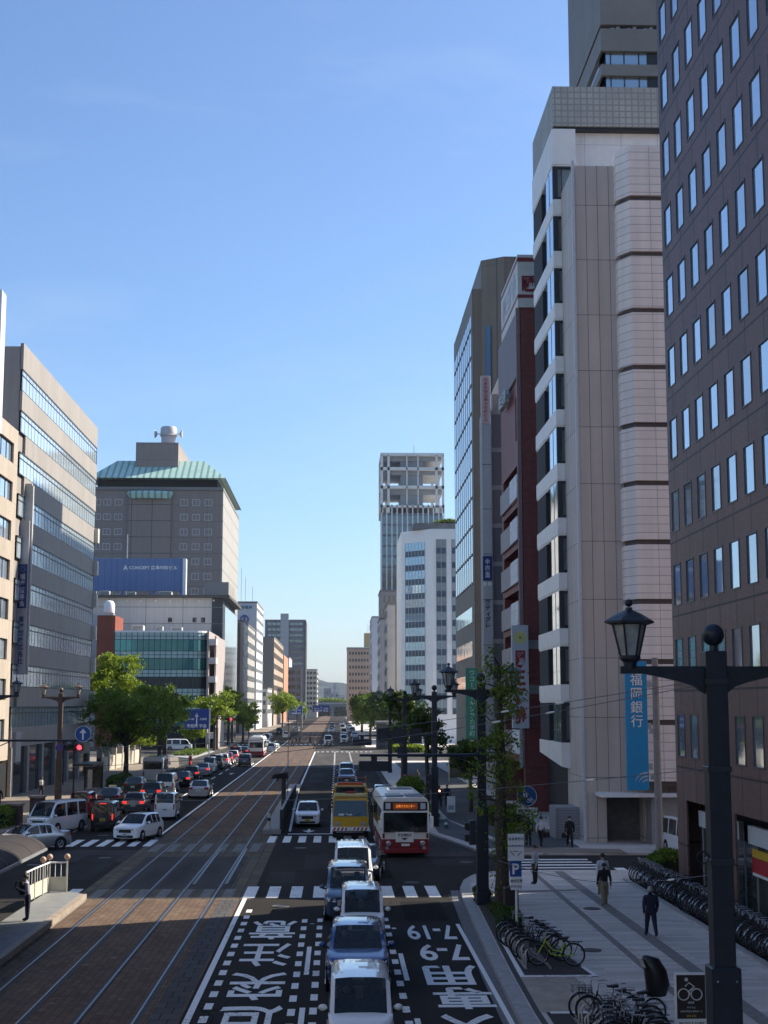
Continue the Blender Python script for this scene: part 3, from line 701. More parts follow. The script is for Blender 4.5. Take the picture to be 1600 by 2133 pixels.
# ---- red-brown securities building ---------------------------------------------------------------------------
b = thing('office_building', 'dark red brick office with balconies and a white rooftop sign box', 'building', (0, 0, 0))
RED = panel_mat('dark_red_tile', (.19, .055, .048), (.06, .03, .03), 4.0, 3.3, .03, rough=.55, var=.22, scale=3, tint=.05)
X0, Y0, Y1 = 14.0, 108, 121.4
mb = MB().wall((X0, Y1), (0, -1), Y1 - Y0, -.05, 38.4, [(1.2, 11.9, 5.2 + 3.25 * k, 7.0 + 3.25 * k) for k in range(7)] + [(9.9, 12.4, 28.5, 32.0)] + [(1.0, 12.4, -.05, 3.6)], 1.5)
mb.face([(X0, Y0, -.05), (24, Y0, -.05), (24, Y0, 38.4), (X0, Y0, 38.4)]); mb.face([(X0, Y1, -.05), (X0, Y1, 38.4), (24, Y1, 38.4), (24, Y1, -.05)])
mb.face([(X0, Y0, 38.4), (24, Y0, 38.4), (24, Y1, 38.4), (X0, Y1, 38.4)]); mb.face([(24, Y0, 0), (24, Y1, 0), (24, Y1, 38.4), (24, Y0, 38.4)])
mb.build('wall', RED, b)
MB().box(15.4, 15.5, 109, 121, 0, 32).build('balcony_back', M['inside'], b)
MAUVE = mat('mauve_grey_panel', (.24, .215, .235), .5, var=.1)
for k in range(7):
    z = 5.2 + 3.25 * k
    MB().box(X0 - .28, X0 - .02, 109.0, 113.6, z - .95, z + .85).build('balcony_front', panel_mat('white_balcony_panel', (.66, .70, .74), (.4, .42, .45), 2.4, .9, .03, offz=z % .9), b)
    MB().box(X0 - .22, X0 - .02, 113.6, 120.6, z - .95, z + .75).build('balcony_front', MAUVE, b)
MB().box(X0 - .2, X0 - .01, 108.2, 121.3, 33.2, 38.3).build('facade_panel', panel_mat('mauve_facade', (.24, .215, .235), (.12, .1, .11), .5, 5.5, .03), b)
MB().box(X0 - .30, X0 + .05, 108.0, 108.35, 3.4, 38.4).build('corner_post', mat('greyish_red', (.26, .17, .17), .6), b)
MB().box(14.2, 24, 107.86, 107.99, 12.1, 12.75).box(14.2, 24, 107.86, 107.99, 8.75, 9.4).build('ledge', mat('grey_ledge', (.25, .24, .235), .7), b)
mb = MB().box(13.85, 24, 107.8, 119.0, 38.4, 42.6); mb.build('rooftop_sign', mat('cream_sign', (.60, .59, .54), .6, var=.1, scale=.6), b)
MB().box(13.82, 24.02, 107.74, 119.03, 42.05, 42.35).box(13.82, 24.02, 107.74, 119.03, 39.15, 39.4).build('sign_stripe', mat('maroon_stripe', (.22, .03, .035), .5), b)
lettering('lettering', '岡三証券', mat('maroon_letters', (.24, .02, .03), .5), h=1.35, w=6.0, parent=b, loc=(17.15, 107.72, 40.3), bold=.05)
lettering('lettering', '岡三証券', mat('pale_mauve_letters', (.42, .40, .42), .5), h=2.0, w=9, parent=b, loc=(13.84, 113.4, 40.7), rot=RIGHTROT, bold=.04)
MB().tube([(16, 109, 42.6), (16, 109, 49.5)], .05, 6).build('antenna', M['steel'], b)
lettering('lettering', '岡三証券', mat('grey_letters', (.42, .46, .48), .5), h=1.1, w=4.6, parent=b, loc=(13.72, 115.2, 32.6), rot=RIGHTROT, bold=.03, extr=.35)
s = thing('securities_sign', 'white vertical projecting sign with red characters and a yellow disc emblem', 'sign', (13.42, 105.9, 0))
MB().bbox(-.62, .62, -.2, .2, 6.25, 13.75, .03).build('board', mat('off_white_sign', (.52, .54, .57), .5, var=.06), s)
lettering('lettering', '岡三証券', mat('sign_red', (.33, .015, .03), .5), h=5.4, w=.85, parent=s, loc=(0, -.215, 9.2), vertical=True, bold=.045)
MB().disc((0, -.21, 12.85), .47, 'y', 24, t=-.02).disc((0, -.235, 12.85), .12, 'y', 14, 1, t=-.01).build('emblem', [mat('pale_yellow', (.60, .58, .22), .5), mat('khaki', (.32, .31, .12), .5)], s)
MB().box(-.1, .1, -.05, .05, 3.4, 6.25).box(.5, .65, 0, 2.1, 12.9, 13.1).box(.5, .65, 0, 2.1, 7.0, 7.2).build('bracket', M['steel'], s)

# ---- low infill block added to stop the sun, then the slim building with the sign fin ------------------------------------------------
b = thing('infill_light_block', 'low plain grey sun-blocking infill added between the red office and the slim sign building', 'building', (0, 0, 0))
MB().box(15.6, 24, 121.45, 128, -.05, 24.5).build('wall', mat('plain_grey_wall', (.25, .25, .25), .8, var=.12, scale=.5, streak=.2), b)
mb = MB()
b = thing('slim_building', 'slim glass-fronted building carrying a tall white sign fin', 'building', (0, 0, 0))
MB().box(14.0, 22, 128.2, 140, -.05, 36).build('wall', mat('slim_wall', (.30, .31, .32), .7, var=.1), b)
mb = MB()
for k in range(9): mb.box(13.85, 14.9, 128.05, 128.2, 3.4 + 3.45 * k, 6.55 + 3.45 * k)
mb.build('glass_front', GL_LIGHT, b)
for k in range(10): MB().box(13.8, 14.95, 127.98, 128.1, 3.0 + 3.45 * k, 3.4 + 3.45 * k).build('floor_edge', mat('grey_edge', (.35, .35, .34), .7), b)
MB().face([(14.0, 128.3, 36), (14.9, 128.3, 36), (14.9, 128.3, 38.2)]).face([(14.0, 130.3, 36), (14.9, 130.3, 38.2), (14.9, 130.3, 36)]).face([(14.0, 128.3, 36), (14.9, 128.3, 38.2), (14.9, 130.3, 38.2), (14.0, 130.3, 36)]).build('roof_wedge', M['white'], b)
s = thing('sign_fin', 'very tall narrow pale sign fin with stacked company panels on the slim building', 'sign', (13.4, 127.6, 0))
MB().box(-.44, .36, -.12, .12, 3, 33.0).box(.36, .45, -.05, .05, 3, 33.0, 1).build('board', [panel_mat('fin_panels', (.46, .46, .47), (.1, .1, .1), 9, 4.05, .06, offz=1.0, offu=4, var=.05), ALU], s)
MB().bbox(-.5, .36, -.2, .2, 33.1, 37.5, .02).build('panel', mat('pink_white_panel', (.62, .50, .50), .5, var=.05), s)
lettering('lettering', '日本生命広島大手町ビル', mat('fin_red', (.5, .08, .08), .5), h=4.0, w=.42, parent=s, loc=(-.07, -.21, 35.3), vertical=True, bold=.02)
MB().box(-.46, .37, -.17, .17, 18.9, 21.1).build('panel', M['navy_sign'], s)
lettering('lettering', '中四国', M['white'], h=1.7, w=.36, parent=s, loc=(-.05, -.18, 20), vertical=True, bold=.02)
lettering('lettering', 'ヴティグレ', M['black'], h=2.5, w=.5, parent=s, loc=(-.04, -.135, 16.0), vertical=True, bold=.03)
MB().box(-.4, -.12, -.15, -.1, 18.45, 18.75).box(.0, .28, -.15, -.1, 18.45, 18.75).build('panel', M['white'], s)

# ---- brown tower with chamfered top --------------------------------------------------------------------------
b = thing('office_building', 'tall grey-brown tower with a notched top behind the sign fin', 'building', (0, 0, 0))
TB = panel_mat('taupe_cladding', (.21, .175, .14), (.13, .11, .09), 1.5, 60, .06, rough=.6, var=.08, scale=.3)
MB().prism([(17.05, 166.9), (19.6, 165.2), (30, 165.2), (30, 194), (17.05, 194)], -.05, 60.8).prism([(15.95, 167), (17.05, 167), (17.05, 194), (15.95, 194)], -.05, 57.3).build('wall', TB, b)
MB().box(17.45, 18.0, 166.0, 166.75, 39, 52.5).build('stair_window', mat('stair_glass', (.10, .25, .50), .1, metal=.6, var=.0), b)
mb = MB()
for k in range(9):
    if k % 2 == 0 or True: mb.face([(15.93, 193 - k * 2.8, 22), (15.93, 191 - k * 2.8, 22), (15.93, 191 - k * 2.8, 54.5), (15.93, 193 - k * 2.8, 54.5)], 0)
for i in range(10):
    for k in range(9): mb.box(15.86, 15.92, 191 - k * 2.8, 193 - k * 2.8, 22 + 3.4 * i, 22.25 + 3.4 * i, 1)
mb.build('window_strips', [glass_mat('grey_blue_tower_glass', (.30, .36, .41), metal=.5, rough=.06, wob=.2, var=.2), mat('tower_rail', (.20, .20, .20), .6)], b)
for z in (9.6, 13.6, 17.6):
    MB().box(15.88, 15.96, 169.5, 192, z, z + 1.8).build('window_band', GL_LIGHT, b)
MB().box(25, 38, 156, 170, -.05, 70).build('added_light_block', TB, b)  # unseen block added to shade the grey office across the street
b = thing('office_building', 'unseen concrete block added behind the grey-brown tower for its road shadow', 'building', (0, 0, 0))
MB().box(18.2, 64, 195, 202.5, -.05, 33).build('wall', M['concrete'], b)  # unseen, sized so its shadow stops short of the far junction
# green parking sign
s = thing('parking_sign', 'green vertical parking sign with white characters beside the dark tower', 'sign', (15.0, 161.0, 0))
MB().bbox(-.7, .7, -.15, .15, 3.0, 12.0, .03).build('board', mat('green_sign', (.01, .17, .12), .5, var=.05), s)
lettering('lettering', 'ワコーパーキング大手町', mat('pale_green', (.35, .55, .48), .5), h=7.2, w=.62, parent=s, loc=(0, -.165, 8.1), vertical=True, bold=.01)
MB().box(-.5, .5, -.18, -.14, 3.15, 4.2, 0).build('panel', M['navy_sign'], s)
lettering('lettering', 'P', M['white'], h=.8, parent=s, loc=(0, -.19, 3.68), bold=.02)
MB().box(-.08, .08, -.05, .05, 0, 3.0).box(.6, .95, -.05, .05, 10, 10.2).box(.6, .95, -.05, .05, 5, 5.2).build('bracket', M['steel'], s)

# ---- white chamfered office beyond the crossing ----------------------------------------------------------------
b = thing('office_building', 'white framed office block with blue-grey window columns and a planted roof', 'building', (0, 0, 0))
WH = mat('white_facade', (.88, .84, .79), .6, var=.06, scale=.2)
P_ = [(13.6, 306), (19.9, 300), (34, 300), (34, 330), (13.6, 330)]
mb = MB().prism(P_, -.05, 44.6); mb.build('wall', WH, b)
du = Vector((19.9 - 13.6, 300 - 306)); W_ = du.length; du.normalize()
def strip(O, u, a, c, z0, z1, nf, cols, name='window_strip'):
    nx, ny = u[1], -u[0]
    P = lambda s_, z, d: (O[0] + u[0] * s_ + nx * d, O[1] + u[1] * s_ + ny * d, z)
    mb = MB(); fh = (z1 - z0) / nf
    for k in range(nf):
        za = z0 + fh * k
        mb.face([P(a, za, .04), P(c, za, .04), P(c, za + fh * .42, .04), P(a, za + fh * .42, .04)], 2)
        mb.face([P(a, za + fh * .42, .03), P(c, za + fh * .42, .03), P(c, za + fh, .03), P(a, za + fh, .03)], 0)
        for i in range(cols + 1):
            s_ = a + (c - a) * i / cols
            mb.face([P(s_ - .06, za, .07), P(s_ + .06, za, .07), P(s_ + .06, za + fh, .07), P(s_ - .06, za + fh, .07)], 1)
    return mb.build(name, [glass_mat('pale_strip_glass', (.36, .46, .52), metal=.35, rough=.06, wob=.1, var=.3), ALU, mat('blue_grey_spandrel', (.06, .09, .125), .35, var=.1)], b)
strip((13.6, 306), du, 1.15, 6.6, 6.0, 42.0, 12, 6)
strip((19.9, 300), (1, 0), .75, 2.85, 6.0, 42.4, 12, 2); strip((19.9, 300), (1, 0), 4.0, 6.1, 6.0, 42.4, 12, 2); strip((19.9, 300), (1, 0), 7.3, 9.4, 6.0, 42.4, 12, 2)
MB().box(16, 33, 301.5, 328, 44.6, 46).build('roof_parapet', M['roof'], b)

# ---- far tower with the open frame crown -----------------------------------------------------------------------
b = thing('office_building', 'distant tall grey tower with an open concrete frame crown', 'building', (0, 0, 0))
FX0, FX1, FY0, FY1 = 12.6, 31.4, 420, 440
CF = mat('pale_concrete_frame', (.66, .66, .64), .7, var=.08, scale=.2)
MB().box(FX0 + .5, FX1 - .5, FY0 + .5, FY1 - .5, -.05, 64).build('wall', mat('tower_grey', (.13, .16, .21), .35, var=.1, scale=.2), b)
mb = MB()
for i in range(13): x = FX0 + .1 + (FX1 - FX0 - .4) * i / 12; mb.box(x, x + .34, FY0, FY0 + .55, 0, 66.5)
mb.box(FX0, FX0 + .5, FY0, FY1, 0, .5); mb.build('fins', CF, b)
mb = MB()
for k in range(18): mb.box(FX0 + .4, FX1 - .4, FY0 + .35, FY0 + .5, 8 + 3.1 * k, 10.5 + 3.1 * k)
mb.build('window_bands', GL_OFF, b)
mb = MB()
for z in (65.6, 71.2, 76.7, 81.0): mb.box(FX0, FX1, FY0, FY1, z, z + (.9 if z > 66 else .6))
for x in (FX0, FX0 + 2.0, FX1 - 2.6, FX1 - .7):
    for y in (FY0, FY1 - .8): mb.box(x, x + .7, y, y + .8, 64, 81.2)
for x in (FX0 + 7.6, FX0 + 10.9): mb.box(x, x + .35, FY0, FY0 + .5, 64, 81.2)
mb.build('crown_frame', CF, b)
mb = MB()
for z in (66.2, 72.1, 77.6): mb.box(FX0 + 6.0, FX1 - 6.2, FY0 + 2, FY1 - 2, z, z + 5.5 if z < 77 else 81); mb.box(FX0 + .6, FX1 - .6, FY0 + 1.5, FY1 - 1.5, z + 3.4 if z < 77 else 79.6, z + 5.0 if z < 77 else 81)
mb.build('lift_core', mat('core_grey', (.30, .31, .33), .7, var=.15, scale=.2), b)
MB().tube([(23, 430, 81.9), (23, 430, 86)], .12, 6).build('antenna', M['steel'], b)

def small_block(label, x0, x1, y0, y1, h, c, rows=0, cols=0, face='front', wc=None, cat='building', name='office_building', side=None, wh=.5, roof=None, win=GL_DK, var=.1):
    """far block: wall, one window band per storey and its roof parapet"""
    b = thing(name, label, cat, (0, 0, 0))
    MB().box(x0, x1, y0, y1, -.05, h).build('wall', mat('wall ' + label[:40], c, .75, var=var, scale=.15), b)
    def bands(fc, n):
        fh = (h - 4.5) / n
        for k in range(n):
            z = 4 + fh * k + fh * (1 - wh) * .6; zt = z + fh * wh
            mb = MB()
            if fc == 'front':
                mb.box(x0 + (x1 - x0) * .06, x1 - (x1 - x0) * .06, y0 - .12, y0 + .05, z, zt, 0)
                if cols:
                    for i in range(cols + 1):
                        x = x0 + (x1 - x0) * (.06 + .88 * i / cols); mb.box(x - .28, x + .28, y0 - .18, y0, z, zt, 1)
            else:
                X = x1 if fc == 'right' else x0; s_ = 1 if fc == 'right' else -1
                mb.box(min(X, X + s_ * .12), max(X, X + s_ * .12), y0 + 1, y1 - 1, z, zt, 0)
                n2 = max(3, int((y1 - y0) / 4))
                for i in range(n2 + 1):
                    y = y0 + 1 + (y1 - y0 - 2) * i / n2; mb.box(min(X, X + s_ * .2), max(X, X + s_ * .2), y - .35, y + .35, z, zt, 1)
            mb.build('window_band', [win, bpy.data.materials['wall ' + label[:40]]], b)
    if rows: bands('front', rows)
    if side: bands(side[0], side[1])
    MB().box(x0 - .15, x1 + .15, y0 - .15, y1 + .15, h, h + .5).build('parapet', roof or M['roof'], b)
    return b
b = small_block('beige slab office closing the right side of the street, water tank on top', 4.8, 17.6, 700, 720, 34.6, (.36, .29, .22), 9, 8, wh=.4, var=.06)
MB().box(13.2, 17.4, 702, 715, 35.1, 42.5).build('roof_tank_house', mat('ochre_house', (.42, .33, .17), .7), b)
MB().box(4.6, 17.8, 699.8, 720, 35.1, 35.6).build('roof_edge', mat('pale_green_edge', (.40, .48, .44), .7), b)
MB().tube([(15, 706, 42), (15, 706, 47)], .1, 5).build('antenna', M['steel'], b)
small_block('narrow pale grey building left of the white framed office', 11.6, 13.4, 335, 350, 31, (.33, .33, .34), side=('left', 8))
small_block('narrow brown building with dark windows below the far tower', 12.2, 14.4, 352, 372, 32.5, (.20, .15, .13), 9, 2)
small_block('slim light grey building at the far right kerb', 11.2, 13.2, 376, 396, 30, (.42, .43, .45), side=('left', 8))
small_block('grey stepped building with balcony rows under the far tower', 11.9, 18, 398, 416, 39, (.24, .235, .235), 10, 4)
small_block('white narrow apartment slab far down the right side', 14.5, 20, 600, 640, 44, (.50, .52, .56), side=('left', 9))

# ================================================================== LEFT SIDE
LX = -28.0
b = thing('office_building', 'beige stone office with deep-set windows at the left edge', 'building', (0, 0, 0))
BEIGE = panel_mat('beige_stone', (.40, .34, .28), (.24, .20, .16), 2.4, 3.37, .03, offz=1.6, rough=.75, var=.08, scale=.8, tint=.05)
sp_ = [(95 + 3.1 + 7.55 * i, 5.0 + 3.37 * k) for i in range(4) for k in range(8)]
hl = [(s_ - 95 - 2.9, s_ - 95 + 2.9, z, z + 1.75) for s_, z in sp_]
mb = MB().wall((LX, 95), (0, 1), 30.2, 3.6, 31.6, hl, .45)
mb.box(-50, LX - .5, 95, 125.2, -.05, 31.5).box(LX - .5, LX, 95, 125.2, 31.6, 31.7).box(LX - .45, LX, 95, 95.05, 3.6, 31.6).box(LX - .5, LX - .01, 95, 125.2, 3.3, 3.6); mb.build('wall', BEIGE, b)
put_windows(win_mesh(5.8, 1.75, .07, .05, FRAME, GL_BLUE, 3), b, (LX, 95), (0, 1), [(s_ - 95, z) for s_, z in sp_], .2)
MB().box(LX - .45, LX - .35, 95, 125, 0, 3.3).build('shopfront', M['inside'], b)
MB().box(LX - .3, LX + .05, 118, 124.6, -.02, 2.9).build('shop_sign', M['black'], b)
lettering('lettering', 'road', M['white'], h=.5, parent=b, loc=(LX + .08, 121.5, 1.9), rot=LEFTROT)
s = thing('roof_pylon', 'thin pale vertical rooftop panel rising over the beige office at the left frame edge', 'sign', (-27.9, 118.2, 0))
MB().box(-.4, .02, -1.5, .2, 30.2, 42).box(-.5, .08, -1.6, -1.35, 30.2, 42).build('panel', mat('pale_lilac_panel', (.62, .63, .68), .5), s)
# grey banded office
b = thing('office_building', 'grey office with long ribbon windows and sunlit upper floors on the left', 'building', (0, 0, 0))
GB = panel_mat('grey_spandrels', (.295, .268, .242), (.22, .21, .20), 4.2, 60, .03, rough=.65, var=.05, scale=.3, tint=.03)
Ya, Yb_ = 126.2, 166.2
mb = MB().box(-50, LX - .25, Ya, Yb_, -.05, 39.6); mb.build('wall', GB, b)
zt0 = 37.55
WB = MB()
for k in range(9):
    zt = zt0 - 3.72 * k; zb2 = zt - 2.0
    top = zt + 1.72 if k else 39.9
    MB().box(LX - .3, LX, Ya + (.0 if k < 2 else 1.9), Yb_, zt, top).build('spandrel', GB, b)
    mb = MB().face([(LX - .05, Ya, zb2), (LX - .05, Yb_ - .3, zb2), (LX - .05, Yb_ - .3, zt), (LX - .05, Ya, zt)], 1)
    mb.box(LX - .2, LX - .01, Ya, Yb_, zt - .14, zt); mb.box(LX - .2, LX - .02, Ya, Yb_, zt - .62, zt - .52); mb.box(LX - .2, LX - .01, Ya, Yb_, zb2, zb2 + .08)
    for i in range(29): y = Ya + .2 + 1.42 * i; mb.box(LX - .2, LX - .035, y - .03, y + .03, zb2 + .08, zt - .14)
    mb.build('window_band', [FRAME, glass_mat('pale_blue_ribbon_glass', (.66, .76, .82), metal=.5, rough=.06, wob=.08, var=.15)], b)
    MB().box(LX - .3, LX + .45, Yb_ - .6, Yb_ + .35, zt + .05, top - .05).build('end_fin', mat('cream_fin', (.62, .59, .50), .6), b) if k > 2 else None
zt = zt0 - 3.72 * 9
MB().box(LX - .3, LX, Ya, Yb_, 4.3, 4.3 + 1.7).build('spandrel', GB, b)
for i in range(7): MB().box(LX - .3, LX + .1, Ya + 6.5 * i, Ya + 6.5 * i + .9, 0, 4.3).build('pier', M['concrete'], b)
MB().box(LX - .28, LX - .2, Ya, Yb_, 0, 4.3).build('shopfront', GL_DK, b)
MB().box(LX - .1, LX + .25, Ya + 1.0, Ya + 3.0, 3.0, 5.6).build('notice_panel', mat('lilac_panel', (.36, .36, .40), .5), b)
MB().box(LX - .1, LX + .15, 159.5, 165.5, 2.6, 4.7).build('shop_fascia', mat('grey_fascia', (.12, .125, .135), .5), b)
MB().box(-32, LX - .1, Ya, 134, 36, 40.5).box(-29.6, -29.2, Ya - .5, Ya - .1, 33, 40).build('roof_house', M['concrete'], b) if False else None
MB().box(LX - .2, LX + .6, 128.6, 128.8, 10.6, 27.6).box(LX + .6, LX + .75, 128.5, 128.9, 10.6, 27.4).build('sign_frame', mat('pale_frame', (.45, .45, .44), .6), b)
s = thing('office_sign', 'vertical sign with a navy upper panel and a pale lower panel on the grey office', 'sign', (-27.95, 128.2, 0))
MB().box(-.35, .55, -.12, .12, 10.6, 24.2).build('board', mat('lavender_grey_board', (.40, .40, .44), .5, var=.05), s)
MB().box(-.30, .50, -.16, .16, 16.4, 20.3).build('panel', M['navy_sign'], s)
lettering('lettering', '福屋證券会', mat('pale_letters', (.55, .56, .62), .5), h=2.9, w=.46, parent=s, loc=(.1, -.175, 18.0), vertical=True, bold=.02)
MB().torus((.1, -.17, 19.85), .2, .03, 'y', 16, 5).build('emblem', mat('blue_ring', (.05, .2, .5), .5), s)
lettering('lettering', '東洋紡株式会社', M['navy_sign'], h=4.2, w=.5, parent=s, loc=(.1, -.135, 13.6), vertical=True, bold=.02)

# green-roofed tower
b = thing('hotel_building', 'big dark grey tower with a green hipped metal roof and antenna drum', 'building', (0, 0, 0))
HX0, HX1, HY0, HY1 = -56.5, -26.85, 330, 383
HG = panel_mat('hotel_grey', (.27, .22, .19), (.155, .13, .115), 60, 3.75, .10, offz=1.0, rough=.7, var=.06, scale=.2)
HS = panel_mat('hotel_side', (.34, .325, .30), (.21, .20, .185), 5, 3.75, .35, offz=1.0, rough=.7, var=.06, scale=.2)
MB().box(HX0, HX1, HY0, HY1, -.05, 57.0).build('wall', HG, b)
MB().box(HX1, HX1 + .4, HY0 + .2, HY1, -.05, 56.9).build('side_wall', HS, b)
MB().box(HX0, HX1 + .5, HY0 - .4, HY1, 57.0, 57.7).build('cornice', mat('cornice_grey', (.2, .19, .185), .7), b)
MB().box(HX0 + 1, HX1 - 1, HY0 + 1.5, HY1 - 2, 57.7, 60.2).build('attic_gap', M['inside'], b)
GR = panel_mat('green_copper_roof', (.44, .62, .54), (.20, .34, .29), 1.45, 80, .5, ky=0, rough=.5, var=.12, scale=.3)
r0 = [(HX0 - .8, HY0 - 1.2, 59.7), (HX1 + 1.0, HY0 - 1.2, 59.7), (HX1 + 1.0, HY1 + 1, 59.7), (HX0 - .8, HY1 + 1, 59.7)]
r1 = [(-52, HY0 + 7, 65.0), (-31.6, HY0 + 7, 65.0), (-31.6, HY1 - 8, 65.0), (-52, HY1 - 8, 65.0)]
MB().loft([r0, r1]).build('roof', GR, b)
MB().box(-47.3, -37.4, HY0 + 4, HY0 + 30, 63, 68.9).build('penthouse', HG, b)
dr = MB().lathe([(1.75, 68.9), (1.75, 71.3), (1.95, 71.35), (1.95, 72.9), (1.7, 73.3)], 20, (-40.2, HY0 + 8, 0)).torus((-40.2, HY0 + 8, 71.2), 2.0, .12, 'z', 20, 5)
dr.build('antenna_drum', mat('pale_drum', (.48, .45, .46), .5), b, smooth=40)
for sx in (-1, 1):
    MB().lathe([(.05, 0), (.5, .1), (.95, .5), (1.0, .62)], 16).tube([(0, 0, 0), (0, 0, -.9)], .12, 6).build('dish', mat('dish_white', (.42, .42, .42), .5), b, loc=(-40.2 + sx * 2.6, HY0 + 7.6, 71.6), rot=(0, sx * PI / 2, 0))
bw = win_mesh(1.75, 1.5, .12, .10, mat('pale_sash', (.55, .55, .54), .5), glass_mat('hotel_glass', (.40, .46, .50), metal=.4, rough=.08, wob=.1, var=.35), 2)
put_windows(bw, b, (HX0, HY0), (1, 0), [(HX - HX0, 53.4 - 3.42 * k) for k in range(8) for HX in (-55.3, -53.0, -50.4, -35.4, -32.6, -29.8)], -.03)
MB().box(-48.0, -38.4, HY0 - .6, HY0, 6, 54.9).build('lift_shaft', panel_mat('shaft_panels', (.28, .225, .195), (.08, .07, .07), 4.7, 3.75, .14, offz=1, var=.04), b)
MB().loft([[(-43.2 + 4.6 * math.cos(PI * i / 12), HY0 - .4 - 1.9 * math.sin(PI * i / 12), 54.9) for i in range(13)], [(-43.2 + 5.3 * math.cos(PI * i / 12), HY0 - .4 - 2.3 * math.sin(PI * i / 12), 56.0) for i in range(13)], [(-43.2 + 5.1 * math.cos(PI * i / 12), HY0 - .4 - 1.6 * math.sin(PI * i / 12), 56.6) for i in range(13)]]).build('shaft_canopy', GR, b)

# grey office with the blue roof screen
b = thing('office_building', 'pale grey panel office with tiny windows and a blue rooftop screen', 'building', (0, 0, 0))
MB().box(-49.2, -25.2, 290, 325, -.05, 29.2).build('wall', panel_mat('panel_grey', (.50, .46, .43), (.17, .17, .17), 7.4, 3.3, .12, offz=.9, rough=.7, var=.05, scale=.2), b)
MB().box(-25.2, -23.0, 290.1, 325, -.05, 29.2).build('dark_bay', panel_mat('dark_bay', (.05, .055, .065), (.2, .2, .2), 30, 3.3, .1, offz=.9), b)
mb = MB().box(-23.0, -22.5, 290.2, 325, -.05, 27.5); mb.build('glass_side', GL_LIGHT, b)
MB().box(-49.6, -21.6, 288.8, 326, 29.2, 29.75).build('roof_edge', mat('dark_roof_edge', (.07, .065, .06), .7), b)
put_windows(win_mesh(.8, .95, .05, .05, FRAME, GL_DK), b, (-49.2, 290), (1, 0), [(x + 49.2, z) for x, z in ((-46.4, 24.3), (-28.6, 24.3), (-26.9, 24.3), (-33.5, 24.3), (-41.5, 21.0), (-39.8, 21.0), (-34.8, 21.0), (-28.6, 21.0), (-26.9, 21.0), (-46.4, 21.0), (-28.6, 17.7), (-26.9, 17.7))], -.03)
MB().box(-27.5, -22.4, 297, 315, 29.75, 33).build('roof_house', mat('roof_house_grey', (.27, .25, .225), .7), b)
bs = MB().box(-51, -31.9, 297.6, 298.4, 31.2, 37.9); bs.build('roof_screen', panel_mat('blue_screen', (.12, .19, .36), (.08, .13, .26), 1.3, 60, .10, rough=.6, var=.06, scale=.2), b)
mb = MB()
for x in (-51, -44.5, -38.2, -32.6): mb.box(x, x + .7, 297.7, 298.3, 29.7, 31.3)
mb.build('screen_leg', bpy.data.materials['blue_screen'], b)
MB().box(-31.85, -31.2, 296.8, 299, 30.0, 37.8).build('screen_end', mat('white_screen_end', (.62, .64, .66), .5), b)
lettering('lettering', 'CONCEPT 広島中町ビル', M['white'], h=.85, w=9.9, parent=b, loc=(-38.0, 297.52, 36.0), bold=.02)
lettering('lettering', 'A', M['white'], h=1.0, w=.9, parent=b, loc=(-43.7, 297.52, 36.0), bold=.03)
mb = MB()
for i in range(9): mb.sphere((-48 + 2.9 * i, 289.9, 28.7), .22, 6, 4)
mb.build('roof_lamps', M['white'], b)
# teal glass building
b = thing('glass_building', 'teal glass office with a curved corner and stacked pink balconies', 'building', (0, 0, 0))
arc = [(-40.1, 262)] + [(-26.8 + 3.2 * math.sin(R(a)), 265.2 - 3.2 * math.cos(R(a))) for a in range(0, 91, 15)] + [(-23.6, 285)]
ins = [(x + (.25 if x < -30 else -.25), y + .25) for x, y in arc]
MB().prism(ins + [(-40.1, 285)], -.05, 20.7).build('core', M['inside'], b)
seg = []
for (xa, ya), (xb, yb) in zip(arc, arc[1:]):
    n = max(1, round(math.hypot(xb - xa, yb - ya) / 1.0))
    seg += [((xa + (xb - xa) * i / n, ya + (yb - ya) * i / n), (xa + (xb - xa) * (i + 1) / n, ya + (yb - ya) * (i + 1) / n)) for i in range(n)]
TEAL_SP = mat('teal_spandrel', (.36, .50, .49), .35, var=.15, scale=.5)
DKBAND = mat('dark_band', (.02, .025, .03), .4)
fr = 3.35
for k in range(5):
    z0 = 20.9 - fr * (k + 1)
    mb = MB()
    for (p, q) in seg:
        dark = k == 2
        mb.face([(*p, z0), (*q, z0), (*q, z0 + fr * .62), (*p, z0 + fr * .62)], 3 if dark else 0)
        mb.face([(*p, z0 + fr * .62), (*q, z0 + fr * .62), (*q, z0 + fr), (*p, z0 + fr)], 1)
        mb.tube([(*p, z0), (*p, z0 + fr)], .055, 4, 2, False)
    for zz_ in (z0, z0 + fr * .62, z0 + fr * .8):
        for (p, q) in seg: mb.tube([(*p, zz_), (*q, zz_)], .05, 4, 2, False)
    mb.build('curtain_wall', [GL_TEAL, TEAL_SP, mat('dark_teal_mullion', (.02, .05, .055), .4), DKBAND], b)
MB().prism([(x, y - .15) for x, y in arc] + [(-40.1, 285)], 20.9, 21.25).build('roof_edge', M['white'], b)
MB().box(-23.55, -23.2, 262.3, 285, -.05, 21.2).box(-22.3, -22.0, 264, 285, -.05, 20.4).build('side_wall', mat('pinkish_wall', (.36, .31, .29), .7), b)
for k in range(6): MB().box(-23.2, -21.9, 262.2, 266, 1.9 + fr * k, 3.0 + fr * k).build('balcony', mat('pink_balcony', (.62, .52, .48), .6), b)
MB().box(-43.4, -40.15, 262.4, 272, -.05, 24.0).build('lift_tower', brick_mat('red_brick', (.26, .085, .06), (.20, .065, .045), (.14, .06, .045), .6, .25, .02), b)
MB().lathe([(.95, 24.6), (1.0, 24.7), (1.0, 26.2), (.7, 26.7), (.1, 26.9)], 16, (-41.7, 265, 0)).build('water_tank', M['white'], b, smooth=40)
MB().box(-42.6, -40.8, 264.2, 266, 24, 24.6).build('tank_stand', M['steel'], b)
